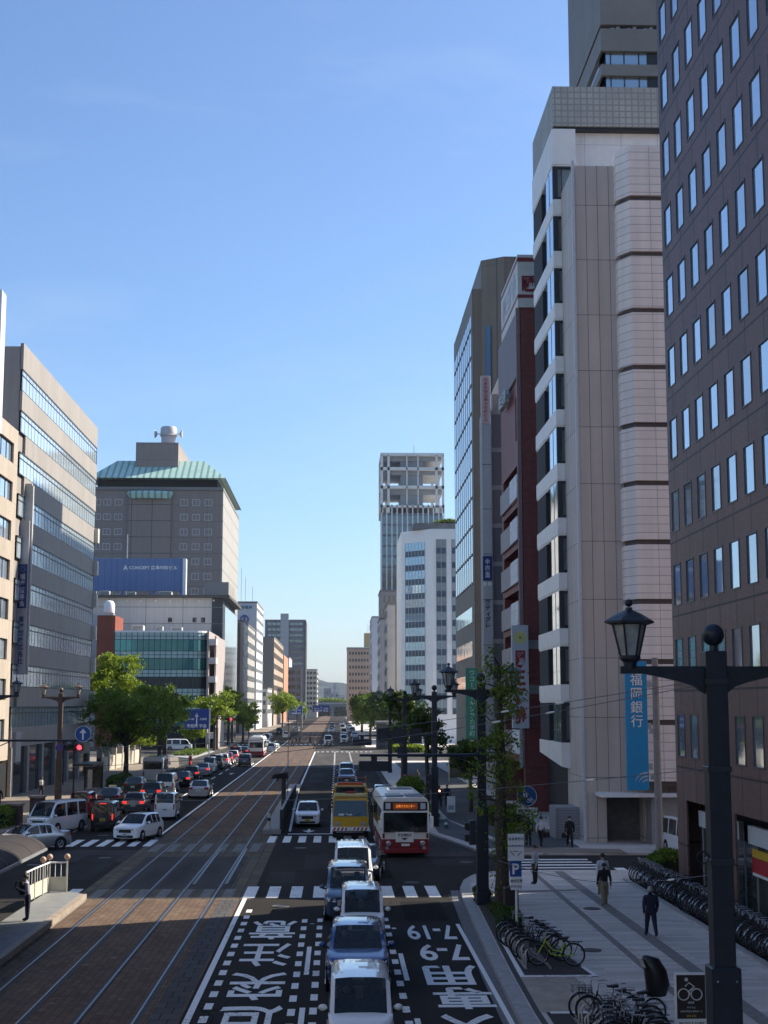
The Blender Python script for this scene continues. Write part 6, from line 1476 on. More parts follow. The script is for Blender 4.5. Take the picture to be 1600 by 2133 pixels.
# ---- yellow road works truck --------------------------------------------------------------------------------
def truck():
    t = thing('truck', 'yellow road service truck with striped bumper and platform over its cab', 'truck', (.84, 88.0, .02))
    Y_ = mat('truck_yellow', (.60, .33, .010), .35, var=.1, scale=2); w = 1.08
    MB().loft([[(-w, .0, .62), (w, .0, .62), (w, .0, 1.25), (-w, .0, 1.25)], [(-w, -.02, .62), (w, -.02, .62), (w, -.02, 1.25), (-w, -.02, 1.25)]]).loft(
        [[(-w, 0, .6), (w, 0, .6), (w, 1.7, .6), (-w, 1.7, .6)], [(-w, 0, 1.28), (w, 0, 1.28), (w, 1.7, 1.28), (-w, 1.7, 1.28)], [(-w * .95, .18, 2.32), (w * .95, .18, 2.32), (w * .97, 1.7, 2.4), (-w * .97, 1.7, 2.4)], [(-w * .86, .3, 2.46), (w * .86, .3, 2.46), (w * .9, 1.65, 2.5), (-w * .9, 1.65, 2.5)]]).build('cab', Y_, t, smooth=30)
    MB().loft([[(-w * .93, -.03, 1.30), (w * .93, -.03, 1.30), (w * .88, .13, 2.22), (-w * .88, .13, 2.22)], [(-w * .93, .1, 1.30), (w * .93, .1, 1.30), (w * .88, .26, 2.22), (-w * .88, .26, 2.22)]]).build('windscreen', GL_BUS, t)
    for s_ in (-1, 1): MB().box(min(s_ * w * .96, s_ * (w + .005)), max(s_ * w * .96, s_ * (w + .005)), .5, 1.4, 1.35, 2.15).build('side_window', GL_BUS, t)
    bp = MB().bbox(-w * 1.01, w * 1.01, -.16, .05, .46, .68, .03, 0)
    for i in range(9):
        x = -w + .02 + i * .236
        bp.face([(x, -.165, .48), (x + .12, -.165, .48), (x + .2, -.165, .66), (x + .08, -.165, .66)], 1)
    bp.build('bumper', [M['white'], mat('stripe_red', (.35, .02, .02), .5)], t)
    for s_ in (-1, 1):
        MB().bbox(s_ * w * .72 - .16, s_ * w * .72 + .16, -.05, .02, .76, .94, .02).build('headlight', HEADL, t)
        MB().bbox(s_ * (w + .17) - .09, s_ * (w + .17) + .09, -.22, -.12, 1.55, 2.0, .02).tube([(s_ * w, .1, 2.2), (s_ * (w + .17), -.16, 2.15), (s_ * (w + .17), -.16, 2.0)], .02, 5).build('wing_mirror', TRIM, t)
        for y in (.75, 4.2): 
            wh = MB().lathe([(.25, -.11), (.38, -.12), (.40, -.07), (.40, .07), (.38, .12), (.25, .11)], 18).build('wheel', TYRE, t, loc=(s_ * (w - .13), y, .40), rot=(0, s_ * PI / 2, 0), smooth=40)
            MB().lathe([(.25, .1), (.22, .13), (.06, .09), (.01, .12)], 12).build('rim', RIM, wh)
    MB().bbox(-.2, .2, -.175, -.15, .50, .64, .01).build('number_plate', PLATE, t)
    MB().box(-w, w, 1.78, 5.6, .75, .95).build('chassis', TRIM, t)
    MB().loft([[(-w, 1.85, .95), (w, 1.85, .95), (w, 5.6, .95), (-w, 5.6, .95)], [(-w, 1.85, 2.75), (w, 1.85, 2.75), (w, 5.6, 2.4), (-w, 5.6, 2.4)]]).build('equipment_body', Y_, t)
    MB().bbox(-w * .93, w * .93, .2, 1.1, 2.46, 2.62, .04).build('visor', mat('pale_yellow_cap', (.60, .50, .22), .4), t)
    MB().bbox(-w * .80, w * .80, 1.5, 1.6, 2.6, 2.95, .03).build('rear_cab_window', GL_BUS, t)
    MB().bbox(-w * .95, w * .95, 1.6, 4.0, 2.75, 3.05, .05).build('platform', mat('faded_yellow', (.50, .33, .08), .5, var=.2), t)
    lb = MB().bbox(-w * .75, w * .75, 1.7, 1.95, 3.05, 3.22, .03); lb.build('light_bar', mat('orange_red_lens', (.45, .06, .015), .3), t)
    MB().bbox(-.28, .28, .35, .5, 2.62, 2.76, .02).build('warning_board', mat('maroon_board', (.28, .03, .02), .5), t)
    mb = MB()
    for s_ in (-1, 1): mb.tube([(s_ * w * .9, 1.75, 3.05), (s_ * w * .9, 1.75, 3.5), (s_ * w * .9, 3.8, 3.5), (s_ * w * .9, 3.8, 3.05)], .025, 5)
    mb.tube([(-w * .9, 1.75, 3.5), (w * .9, 1.75, 3.5)], .025, 5); mb.build('guard_rail', mat('rusty_orange', (.30, .10, .03), .6), t)
    mb = MB()
    for s_ in (-.4, .25): mb.tube([(s_, -.05, 1.30), (s_ + .4, -.02, 1.5)], .015, 4)
    mb.build('wiper', TRIM, t)
    for x in (-.55, -.1): MB().box(x - .17, x + .17, -.02, .12, 1.34, 1.46).build('dashboard_paper', M['white'], t)
truck()

# ================================================================== PEOPLE
SKIN = mat('skin', (.42, .27, .20), .55, var=.06)
HAIR = mat('black_hair', (.010, .009, .009), .5, var=.3)
HAIR_G = mat('grey_hair', (.28, .28, .27), .6, var=.2)
_cl = {}
def cloth(name, c):
    return mat('cloth_' + name, c, .85, var=.15, scale=6, bump=.25, bscale=9)
C_WH, C_BK, C_NV, C_KH, C_GR, C_LG, C_LV, C_RD = cloth('white', (.60, .60, .61)), cloth('black', (.012, .012, .013)), cloth('navy', (.014, .018, .04)), cloth('khaki', (.24, .20, .13)), cloth('grey', (.10, .10, .105)), cloth('light_grey', (.35, .35, .37)), cloth('lavender', (.42, .40, .46)), cloth('dark_red', (.2, .02, .02))
SHOE = mat('dark_shoes', (.014, .012, .011), .5, var=.2)
def person(label, X, Y, rz, top, bottom, pose='stand', h=1.70, hair=None, long_hair=False, mask=False, z=.12, sleeves=True, hunch=0., build=1., skirt=False, group='people on foot'):
    """one continuous skinned body facing -y; the coat, trousers and shoes are regions of it"""
    sw = {'stand': 0., 'walk': .26, 'walk2': -.26, 'phone': 0.}[pose]
    W = {}; E_ = []
    def V(n, x, y, zz, r): W[n] = ((x, y - hunch * max(0, zz - 1.0), zz), r)
    b_ = build
    V('pelvis', 0, 0, .92, .172 * b_); V('waist', 0, .0, 1.08, .165 * b_); V('chest', 0, .0, 1.30, .180 * b_); V('neckb', 0, .0, 1.44, .085); V('neck', 0, -.01, 1.50, .055); V('chin', 0, -.025, 1.555, .072); V('head', 0, -.01, 1.63, .098); V('crown', 0, .005, 1.69, .075)
    for s_, S in ((-1, 'l'), (1, 'r')):
        k = s_ * sw
        V('hip' + S, s_ * .095, 0, .88, .120 * b_); V('knee' + S, s_ * .105, -k * .55 - abs(sw) * .10, .49, .086); V('ank' + S, s_ * .11, -k * 1.05 + (.10 if k < 0 else 0), .09 + (.06 if k < 0 else 0), .062); V('toe' + S, s_ * .12, -k * 1.05 - .17 + (.07 if k < 0 else 0), .04 + (.02 if k < 0 else 0), .036)
        V('sh' + S, s_ * .185 * b_, 0, 1.39, .082)
        if pose == 'phone': V('el' + S, s_ * .24, -.03, 1.12, .050); V('wr' + S, s_ * .12, -.26, 1.20, .034); V('ha' + S, s_ * .07, -.33, 1.25, .036)
        else: V('el' + S, s_ * .245 * b_, k * .35 + .03, 1.12, .064); V('wr' + S, s_ * .245 * b_, k * .75 - .05, .88, .046); V('ha' + S, s_ * .24 * b_, k * .85 - .07, .79, .038)
    segs = [('pelvis', 'waist', 1), ('waist', 'chest', 1), ('chest', 'neckb', 1), ('neckb', 'neck', 0), ('neck', 'chin', 0), ('chin', 'head', 0), ('head', 'crown', 0)]
    for S in 'lr':
        segs += [('pelvis', 'hip' + S, 2), ('hip' + S, 'knee' + S, 2), ('knee' + S, 'ank' + S, 2), ('ank' + S, 'toe' + S, 3), ('chest', 'sh' + S, 1), ('sh' + S, 'el' + S, 1), ('el' + S, 'wr' + S, 1 if sleeves else 0), ('wr' + S, 'ha' + S, 0)]
    names = list(W); ix = {n: i for i, n in enumerate(names)}
    me = bpy.data.meshes.new('body'); me.from_pydata([W[n][0] for n in names], [(ix[a], ix[b]) for a, b, _ in segs], [])
    o = bpy.data.objects.new('body', me); col.objects.link(o)
    sk = o.modifiers.new('s', 'SKIN'); sk.use_smooth_shade = True
    for i, n in enumerate(names):
        d = me.skin_vertices[0].data[i]; r = W[n][1]
        d.radius = (r, r * (.72 if n in ('chest', 'waist', 'pelvis') else 1)) if n in ('chest', 'waist', 'pelvis') else (r, r)
        d.use_root = n == 'pelvis'
    sub = o.modifiers.new('u', 'SUBSURF'); sub.levels = 1; sub.render_levels = 1
    bpy.context.view_layer.update()
    m2 = bpy.data.meshes.new_from_object(o.evaluated_get(bpy.context.evaluated_depsgraph_get()))
    bpy.data.objects.remove(o); bpy.data.meshes.remove(me)
    mb = MB(); mb.v = [tuple(v.co) for v in m2.vertices]; mb.f = [tuple(p.vertices) for p in m2.polygons]
    SG = [(Vector(W[a][0]), Vector(W[b][0]), k, (W[a][1] + W[b][1]) / 2) for a, b, k in segs]
    for p in m2.polygons:
        c = p.center; best = (9, 1)
        for a, b, k, r in SG:
            d = b - a; t = max(0, min(1, (c - a).dot(d) / d.length_squared)); q = (c - a - d * t).length - r
            if q < best[0]: best = (q, k)
        k = best[1]
        if k in (1, 2) and abs(c.x) < .2: k = 2 if c.z < .94 else k
        mb.m.append(k)
    bpy.data.meshes.remove(m2)
    for S in 'lr':       # five fingers of unequal length on each hand
        hp = Vector(W['ha' + S][0]); d = (hp - Vector(W['wr' + S][0])).normalized(); s_ = -1 if S == 'l' else 1
        for i, ln in enumerate((.062, .074, .080, .072)):
            p0 = hp + d * .02 + Vector((0, -.030 + .020 * i, 0)); p1 = p0 + d * ln * .55 + Vector((-s_ * .006, 0, 0)); p2 = p1 + d * ln * .45 + Vector((-s_ * .018, 0, 0))
            mb.tube([p0, p1, p2], [.010, .009, .007], 5, 0)
        p0 = hp + Vector((-s_ * .015, -.030, .02)); mb.tube([p0, p0 + d * .03 + Vector((-s_ * .012, -.022, 0)), p0 + d * .062 + Vector((-s_ * .018, -.026, 0))], [.012, .010, .008], 5, 0)
    hd = Vector(W['head'][0]); mb.sphere(hd + Vector((0, -.098, -.012)), .017, 6, 4, 0, (1, 1.1, 1.5))
    for s_ in (-1, 1): mb.sphere(hd + Vector((s_ * .097, .0, -.015)), .022, 6, 4, 0, (.5, 1, 1.5))
    if skirt: mb.lathe([(.17, .90), (.20, .70), (.24, .42)], 14, (0, 0, 0), 1)
    t = mb.build('person', [SKIN, top, bottom, SHOE], smooth=60)
    sc = h / 1.765; t.scale = (sc, sc, sc); t.location = (X, Y, z); t.rotation_euler = (0, 0, rz)
    tag(t, label, 'person', group)
    hr = MB()
    rings = []
    for i in range(6):
        e = R(-12 + 102 * i / 5); rings.append([(hd.x + .108 * math.cos(e) * math.cos(a), hd.y + .012 + .118 * math.cos(e) * math.sin(a) * 1.0, hd.z + .005 + .118 * math.sin(e) + (.055 * max(0, -math.sin(a)) * (1 - i / 5))) for a in [2 * PI * j / 14 for j in range(14)]])
    hr.loft(rings)
    if long_hair: hr.loft([[(hd.x + .10 * math.cos(a), hd.y + .05 + .07 * math.sin(a), zz) for a in [2 * PI * j / 10 for j in range(10)]] for zz in (hd.z - .22, hd.z - .1, hd.z + .05)])
    hr.build('hair', hair or HAIR, t, smooth=60)
    f = MB()
    for s_ in (-1, 1): f.sphere(hd + Vector((s_ * .036, -.094, .012)), .011, 6, 4, 0)
    f.build('eyes', M['black'], t); MB().box(hd.x - .025, hd.x + .025, hd.y - .100, hd.y - .088, hd.z - .062, hd.z - .054).build('mouth', mat('lips', (.26, .10, .09), .5), t)
    if mask: MB().sphere(hd + Vector((0, -.055, -.05)), .06, 8, 6, 0, (1, .95, .8)).build('face_mask', M['white'], t)
    return t
def bag(name, label, X, Y, z, rz, w, d, h, m, strap=None, cat='bag'):
    t = thing(name, label, cat, (X, Y, z), rz)
    MB().bbox(-w / 2, w / 2, -d / 2, d / 2, 0, h, min(w, d) * .25).build('bag_body', m, t, smooth=50)
    if strap: MB().tube(strap, .014, 5).build('strap', m, t)
    else:
        mb = MB()
        for s_ in (-1, 1): mb.tube([(s_ * w * .3, -d * .5, h * .95), (s_ * w * .33, -d * .5 - .1, h * 1.02), (s_ * w * .33, -d * .5 - .16, h * .6), (s_ * w * .3, -d * .5, h * .15)], .014, 5)
        mb.build('strap', m, t)
    return t
PI_ = PI
person('man in dark navy suit walking away on the near pavement', 10.71, 50.1, PI, C_NV, C_NV, 'walk', 1.70, HAIR_G, build=1.08)
person('person in black hooded top and khaki trousers walking away', 10.56, 57.9, PI, C_BK, C_KH, 'walk2', 1.66)
person('man in white shirt with shoulder bag walking away behind the black hooded top', 11.0, 60.6, PI, C_WH, C_KH, 'walk', 1.76)
bag('shoulder_bag', 'dark shoulder bag worn by the man in white shirt', 11.14, 60.42, .98, PI, .30, .10, .22, C_GR, [(-.13, .0, .2), (.1, .08, .62), (.2, .05, .66)])
person('man in pale shirt and black trousers standing side-on by the side street crossing', 8.75, 64.7, R(-75), C_LG, C_BK, 'stand', 1.72)
person('person in black standing in the tree shade beside the P sign', 7.0, 61.9, R(10), C_BK, C_BK, 'stand', 1.72)
person('person in long black coat with white mask facing the camera under the bank column', 12.91, 81.0, R(-5), C_BK, C_BK, 'walk', 1.72, mask=True)
bag('hand_bag', 'dark hand bag beside the masked person in the black coat', 12.6, 80.9, .66, 0, .34, .14, .26, C_BK, [(-.1, 0, .24), (0, 0, .42), (.1, 0, .24)])
person('person in black standing with back turned left of the person in white', 10.70, 81.7, R(165), C_BK, C_BK, 'stand', 1.68)
person('person in white shirt and dark trousers walking before the louvre box', 11.42, 81.7, R(150), C_WH, C_BK, 'walk', 1.68)
bag('hand_bag', 'black bag held by the person in white before the louvre box', 11.72, 81.7, .62, 0, .36, .14, .28, C_BK, [(-.1, 0, .26), (0, 0, .42), (.1, 0, .26)])
person('boy with backpack and pale top looking down on the left tram platform', -11.05, 53.4, R(-70), C_LV, C_NV, 'phone', 1.66, z=.28, hunch=.16)
bag('backpack', 'black backpack worn by the figure on the left tram platform', -11.26, 53.33, 1.22, R(-70) , .30, .17, .46, C_BK)
x0, y0 = G(940, 1655).x, G(940, 1655).y
person('person with red glowing light on the back walking away on the right pavement', 7.9, 112.5, PI, C_BK, C_BK, 'walk', 1.70)
t = thing('safety_light', 'small glowing red light on the back of a distant walker', 'lamp', (7.9, 112.3, 1.28)); MB().bbox(-.12, .12, -.05, .0, 0, .22, .02).build('housing', M['red'], t); MB().disc((0, -.055, .11), .075, 'y', 12).build('lens', mat('glow_red', (1, .35, .2), .3, var=0, emit=4), t)
person('second walker in dark clothes beside the one with the red light', 8.55, 113.2, PI, C_NV, C_BK, 'walk2', 1.72)
person('distant walker in grey far along the right pavement', 7.7, 140, PI, C_GR, C_BK, 'walk', 1.7)
person('dark-clothed walker nearest on the left pavement', -25.6, 112, PI, C_BK, C_BK, 'walk', 1.7)
person('walker with white bag in front of the grey office piers', -25.2, 126, PI, C_BK, C_NV, 'walk2', 1.7)
bag('backpack', 'white backpack worn by the walker before the grey office piers', -25.2, 125.82, 1.15, 0, .3, .16, .42, C_WH)
person('dark-clothed walker third along the left pavement beside the bus shelter', -24.4, 130, PI, C_BK, C_BK, 'walk', 1.68)
person('walker in white top passing the end of the grey office', -23.6, 146, PI, C_WH, C_BK, 'walk2', 1.7)
for i, (px, py, tp, lb) in enumerate(((609, 1556, C_BK, 'dark pedestrian leftmost on the sunlit tram crossing'), (617, 1549, C_KH, 'pedestrian in khaki second on the sunlit tram crossing'), (624, 1549, C_GR, 'pedestrian in grey third on the sunlit tram crossing'),
        (646, 1549, C_BK, 'pedestrian in black waiting on the sunlit tram bed'), (656, 1561, C_KH, 'pedestrian in tan at the end of the tram bed'), (681, 1559, C_NV, 'pedestrian in navy on the crossing by the far white van'), (690, 1557, C_BK, 'rightmost dark pedestrian on the far crossing'))):
    p = G(px, py); person(lb, p.x, p.y, R(90 if i % 2 else -90), tp, C_BK, 'walk' if i % 2 else 'walk2', 1.7, z=.02)
t = thing('motor_scooter', 'motor scooter with red rider gear stopped by the traffic island', 'scooter', (-18.9, 190, .02), PI)
for y in (.15, 1.35): 
    MB().torus((0, y, .24), .18, .06, 'x', 16, 6).build('wheel', TYRE, t)
MB().loft([[(-.08, .0, .35), (.08, .0, .35), (.08, .1, .95), (-.08, .1, .95)], [(-.16, .25, .3), (.16, .25, .3), (.14, .3, .9), (-.14, .3, .9)], [(-.15, .7, .25), (.15, .7, .25), (.15, .7, .4), (-.15, .7, .4)], [(-.17, 1.0, .3), (.17, 1.0, .3), (.15, .95, .75), (-.15, .95, .75)], [(-.1, 1.6, .5), (.1, 1.6, .5), (.1, 1.6, .78), (-.1, 1.6, .78)]]).build('body', M['red'], t, smooth=40)
MB().tube([(-.3, .2, 1.0), (0, .12, .95), (.3, .2, 1.0)], .02, 6).build('handlebar', M['black'], t)
person('rider in red jacket on the motor scooter by the traffic island', -18.9, 189.3, PI, C_RD, C_BK, 'stand', 1.5, z=.15)

# ================================================================== BICYCLES
def bike_proto(name, label, fm, basket=True, loc=(0, 0, 0), rz=0., group=None, guard=True, child_seat=False, basket_m=None):
    """front wheel towards -y"""
    t = thing(name, label, 'bicycle', loc, rz, group)
    r = .325; yf, yr = -.54, .54
    for y in (yf, yr):
        wh = MB().torus((0, 0, 0), r, .022, 'x', 24, 6).build('wheel', TYRE, t, loc=(0, y, r + .022), smooth=60)
        rm = MB().torus((0, 0, 0), r - .028, .012, 'x', 24, 4)
        for k in range(12):
            a = 2 * PI * k / 12; rm.tube([(.02 * (-1) ** k, 0, 0), (0, (r - .03) * math.cos(a), (r - .03) * math.sin(a))], .0035, 3)
        rm.tube([(-.04, 0, 0), (.04, 0, 0)], .022, 8); rm.build('rim', RIM, wh)
    fr = MB(); z0 = r + .022
    bb = (0, .12, .29); hd0, hd1 = (0, -.36, .62), (0, -.32, .80); st0 = (0, .26, .70)
    fr.tube([hd0, hd1], .022, 8).tube([hd0, (0, -.15, .36), bb], .020, 8).tube([hd1, (0, -.1, .48), bb] if False else [(0, -.335, .74), (0, -.08, .46), (0, .17, .42)], .017, 8).tube([bb, st0], .018, 8)
    for s_ in (-1, 1): fr.tube([(0, .14, .29), (s_ * .05, yr, z0)], .011, 6).tube([(0, .24, .62), (s_ * .05, yr, z0)], .010, 6).tube([(0, -.37, .62), (s_ * .045, -.42, .56), (s_ * .045, yf, z0)], .012, 6)
    fr.build('frame', fm, t, smooth=50)
    hb = MB().tube([(0, -.31, .80), (0, -.29, .98)], .014, 6).tube([(-.28, -.06, 1.0), (-.25, -.18, 1.02), (-.12, -.30, 1.0), (0, -.30, .98), (.12, -.30, 1.0), (.25, -.18, 1.02), (.28, -.06, 1.0)], .012, 6)
    hb.build('handlebar', M['steel'], t, smooth=50)
    MB().loft([[(-.03, .10, .80), (.03, .10, .80), (.03, .10, .84), (-.03, .10, .84)], [(-.07, .24, .79), (.07, .24, .79), (.07, .24, .85), (-.07, .24, .85)], [(-.10, .38, .80), (.10, .38, .80), (.10, .38, .87), (-.10, .38, .87)]]).tube([st0, (0, .27, .80)], .013, 6).build('saddle', M['black'], t, smooth=50)
    ck = MB().torus((.05, .12, .29), .09, .012, 'x', 16, 4).tube([(.05, .12, .29), (.07, .05, .15), (.13, .05, .15)], .010, 5).tube([(-.05, .12, .29), (-.07, .19, .43), (-.13, .19, .43)], .010, 5); ck.build('crank', M['black'], t)
    if guard:
        g = MB()
        for y, a0_, a1_ in ((yf, 20, 150), (yr, 10, 170)):
            rg = [[(s_ * .03, y + (r + .05) * math.cos(R(a)), z0 + (r + .05) * math.sin(R(a))) for s_ in (-1, 1)] for a in range(a0_, a1_ + 1, 13)]
            for p, q in zip(rg, rg[1:]): g.face([p[0], p[1], q[1], q[0]])
        g.build('mudguard', M['steel'] if guard is True else guard, t, smooth=60)
    if basket:
        k = MB(); x0, x1, y0_, y1_, zb, zt = -.17, .17, -.78, -.46, .66, .90
        for zz_ in (zb, (zb + zt) / 2, zt): k.tube([(x0, y0_, zz_), (x1, y0_, zz_), (x1, y1_, zz_), (x0, y1_, zz_), (x0, y0_, zz_)], .008, 4)
        for i in range(5):
            f = i / 4; 
            for (a, b) in (((x0 + (x1 - x0) * f, y0_), None), ((x0 + (x1 - x0) * f, y1_), None), ((x0, y0_ + (y1_ - y0_) * f), None), ((x1, y0_ + (y1_ - y0_) * f), None)): k.tube([(a[0], a[1], zb), (a[0], a[1], zt)], .005, 3)
        for i in range(4): k.tube([(x0 + .11 * i, y0_, zb), (x0 + .11 * i, y1_, zb)], .005, 3)
        k.build('basket', basket_m or M['black'], t)
    rk = MB().tube([(-.06, .34, .72), (-.06, .80, .72), (.06, .80, .72), (.06, .34, .72)], .008, 4).tube([(-.06, .7, .72), (-.05, yr, z0)], .006, 4).tube([(.06, .7, .72), (.05, yr, z0)], .006, 4); rk.build('luggage_rack', M['black'], t)
    if child_seat:
        sh_ = MB().loft([[(.24 * math.cos(a), .62 + .24 * math.sin(a), .74) for a in [2 * PI * j / 12 for j in range(12)]], [(.29 * math.cos(a), .66 + .30 * math.sin(a), 1.0) for a in [2 * PI * j / 12 for j in range(12)]], [(.27 * math.cos(a), .60 + .28 * math.sin(a), 1.35) for a in [2 * PI * j / 12 for j in range(12)]], [(.18 * math.cos(a), .48 + .22 * math.sin(a), 1.62) for a in [2 * PI * j / 12 for j in range(12)]], [(.05 * math.cos(a), .36 + .07 * math.sin(a), 1.70) for a in [2 * PI * j / 12 for j in range(12)]]])
        sh_.build('child_seat_cover', mat('black_rain_cover', (.012, .012, .013), .35, var=.3, scale=4, bump=.5, bscale=6), t, smooth=60)
        MB().face([(-.13, .30, 1.42), (.13, .30, 1.42), (.12, .22, 1.62), (-.12, .22, 1.62)]).build('clear_window', mat('clear_vinyl', (.45, .46, .48), .2), t)
    return t
BKF = mat('black_bike_frame', (.012, .012, .014), .35); RDF = mat('dark_red_bike_frame', (.16, .02, .03), .35); GRF = mat('lime_bike_frame', (.42, .62, .03), .4, var=.05); SLF = mat('silver_bike_frame', (.40, .41, .42), .35, metal=.5)
NVF = mat('navy_bike_frame', (.02, .03, .08), .35)
ROW = 'bicycles in the long row beside the brown building'
NEAR = 'bicycles in the near kerbside racks'
protos = [bike_proto('bicycle', 'dark bicycle in the long row parked beside the brown building', BKF, group=ROW), bike_proto('bicycle', 'dark red bicycle in the long row parked beside the brown building', RDF, group=ROW), bike_proto('bicycle', 'navy bicycle in the long row parked beside the brown building', NVF, group=ROW)]
used = set()
y = 65.6; i = 0
while y > 45.2:
    if not (57.2 < y < 58.6 or 51.5 < y < 52.3):
        k = (0, 1, 0, 2, 1, 0, 1)[i % 7]
        X = 13.86 + rnd.uniform(-.12, .12); rz = R(-90 + 26 + rnd.uniform(-6, 6))
        if k in used: dup(protos[k], (X, y, .13), rz)
        else: protos[k].location = (X, y, .13); protos[k].rotation_euler = (0, 0, rz); used.add(k)
        i += 1
    y -= .50 + rnd.uniform(-.06, .06)
# near racks by the kerb: rear wheels towards the pavement
g = bike_proto('bicycle', 'lime green framed bicycle nearest in the kerbside rack', GRF, False, (6.65, 44.75, .13), R(-90 - 8), NEAR, guard=False)
nb = [bike_proto('bicycle', 'black bicycle tucked behind the lime green one in the kerbside rack', BKF, True, (6.4, 45.5, .13), R(-90 + 4), NEAR), bike_proto('bicycle', 'silver bicycle tucked behind the lime green one in the kerbside rack', SLF, True, (6.35, 46.8, .13), R(-90 - 3), NEAR)]
for i, (X, Y, k) in enumerate(((6.3, 46.1, 0), (6.3, 47.5, 0), (6.2, 48.2, 0), (6.15, 48.9, 0))): dup(nb[k], (X, Y, .13), R(-90 + rnd.uniform(-7, 7)))
cs = bike_proto('bicycle', 'bicycle with a hooded black child seat cover in the lowest rack', SLF, True, (7.28, 36.3, .13), R(-90 + 14), NEAR, child_seat=True, basket_m=M['steel'])
lo = [bike_proto('bicycle', 'black bicycle crowded in the lowest kerbside rack', BKF, True, (7.0, 35.5, .13), R(-90 + 6), NEAR), bike_proto('bicycle', 'silver bicycle crowded in the lowest kerbside rack', SLF, True, (6.7, 37.2, .13), R(-90), NEAR, basket_m=M['steel'])]
for i, (X, Y, k) in enumerate(((6.95, 34.9, 0), (6.9, 34.3, 1), (6.85, 33.7, 0), (6.9, 33.1, 0), (6.8, 36.7, 0))): dup(lo[k], (X, Y, .13), R(-90 + rnd.uniform(-8, 10)))
for lb, y0_, y1_, X in (('grey metal wheel rack holding the lime green bicycle', 44.2, 49.4, 5.92), ('grey metal wheel rack at the bottom edge of the photo', 32.6, 37.6, 6.25)):
    t = thing('bicycle_rack', lb, 'bicycle rack', (X, y0_, .13), 0, 'kerbside wheel racks')
    n = int((y1_ - y0_) / .45)
    for k in range(n):
        yk = .45 * k; z = .34 if k % 2 else .5
        MB().tube([(-.25, yk, .04), (-.25, yk, z), (-.15, yk, z + .12), (-.05, yk, z), (.5, yk, .04)], .020, 6).tube([(-.25, yk + .09, .04), (-.25, yk + .09, z), (-.15, yk + .09, z + .12), (-.05, yk + .09, z), (.5, yk + .09, .04)], .020, 6).build('wheel_holder', M['steel'], t, smooth=50)
    MB().box(-.28, -.22, 0, y1_ - y0_, 0, .05).box(.46, .52, 0, y1_ - y0_, 0, .05).build('base_rail', M['steel'], t)

# ================================================================== TREES AND HEDGES
def leaf_mat(name, c, c2):
    m = bpy.data.materials.new(name); m.use_nodes = True
    nt = m.node_tree; b = nt.nodes['Principled BSDF']; L = nt.links.new
    g = nt.nodes.new('ShaderNodeNewGeometry')
    r = nt.nodes.new('ShaderNodeValToRGB'); r.color_ramp.elements[0].color = (*c, 1); r.color_ramp.elements[1].color = (*c2, 1)
    L(g.outputs['Random Per Island'], r.inputs[0]); L(r.outputs[0], b.inputs['Base Color'])
    b.inputs['Roughness'].default_value = .5; b.inputs['Specular IOR Level'].default_value = .3
    tr = nt.nodes.new('ShaderNodeBsdfTranslucent'); L(r.outputs[0], tr.inputs['Color'])
    mx = nt.nodes.new('ShaderNodeMixShader'); mx.inputs[0].default_value = .38
    L(b.outputs[0], mx.inputs[1]); L(tr.outputs[0], mx.inputs[2]); L(mx.outputs[0], nt.nodes['Material Output'].inputs['Surface'])
    return m
BARK = mat('bark', (.07, .055, .042), .9, var=.35, scale=6, bump=.7, bscale=14)
LF_Y = leaf_mat('spring_yellow_green_leaves', (.14, .20, .015), (.30, .38, .03))
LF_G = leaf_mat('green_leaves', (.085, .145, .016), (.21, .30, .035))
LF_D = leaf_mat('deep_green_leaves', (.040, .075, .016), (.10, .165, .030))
LF_B = leaf_mat('bright_hedge_leaves', (.07, .12, .012), (.16, .22, .03))
def leaf(mb, p, s, rg):
    n = Vector((rg.gauss(0, 1), rg.gauss(0, 1), rg.gauss(.5, .8))).normalized(); a = n.orthogonal().normalized(); a.rotate(Matrix.Rotation(rg.uniform(0, 6.28), 3, n)); b = n.cross(a)
    l, w = s * rg.uniform(.7, 1.3), s * rg.uniform(.4, .65)
    mb.face([p - a * l * .5, p + b * w * .5 + a * l * .05, p + a * l * .55, p - b * w * .5])
def crown_mesh(lobes, n, s, seed, shell=.55):
    rg = random.Random(seed); mb = MB(); tot = sum(l[3] ** 2 for l in lobes)
    for (x, y, z, r, fz) in lobes:
        clumps = [Vector((rg.gauss(0, 1), rg.gauss(0, 1), rg.gauss(.15, 1))).normalized() * r * rg.uniform(shell, 1.0) for _ in range(max(7, int(13 * r)))]
        k = int(n * r * r / tot)
        for _ in range(k):
            c = rg.choice(clumps); q = c + Vector((rg.gauss(0, 1), rg.gauss(0, 1), rg.gauss(0, .8))) * r * .19
            leaf(mb, Vector((x + q.x, y + q.y, z + q.z * fz)), s, rg)
    return mb
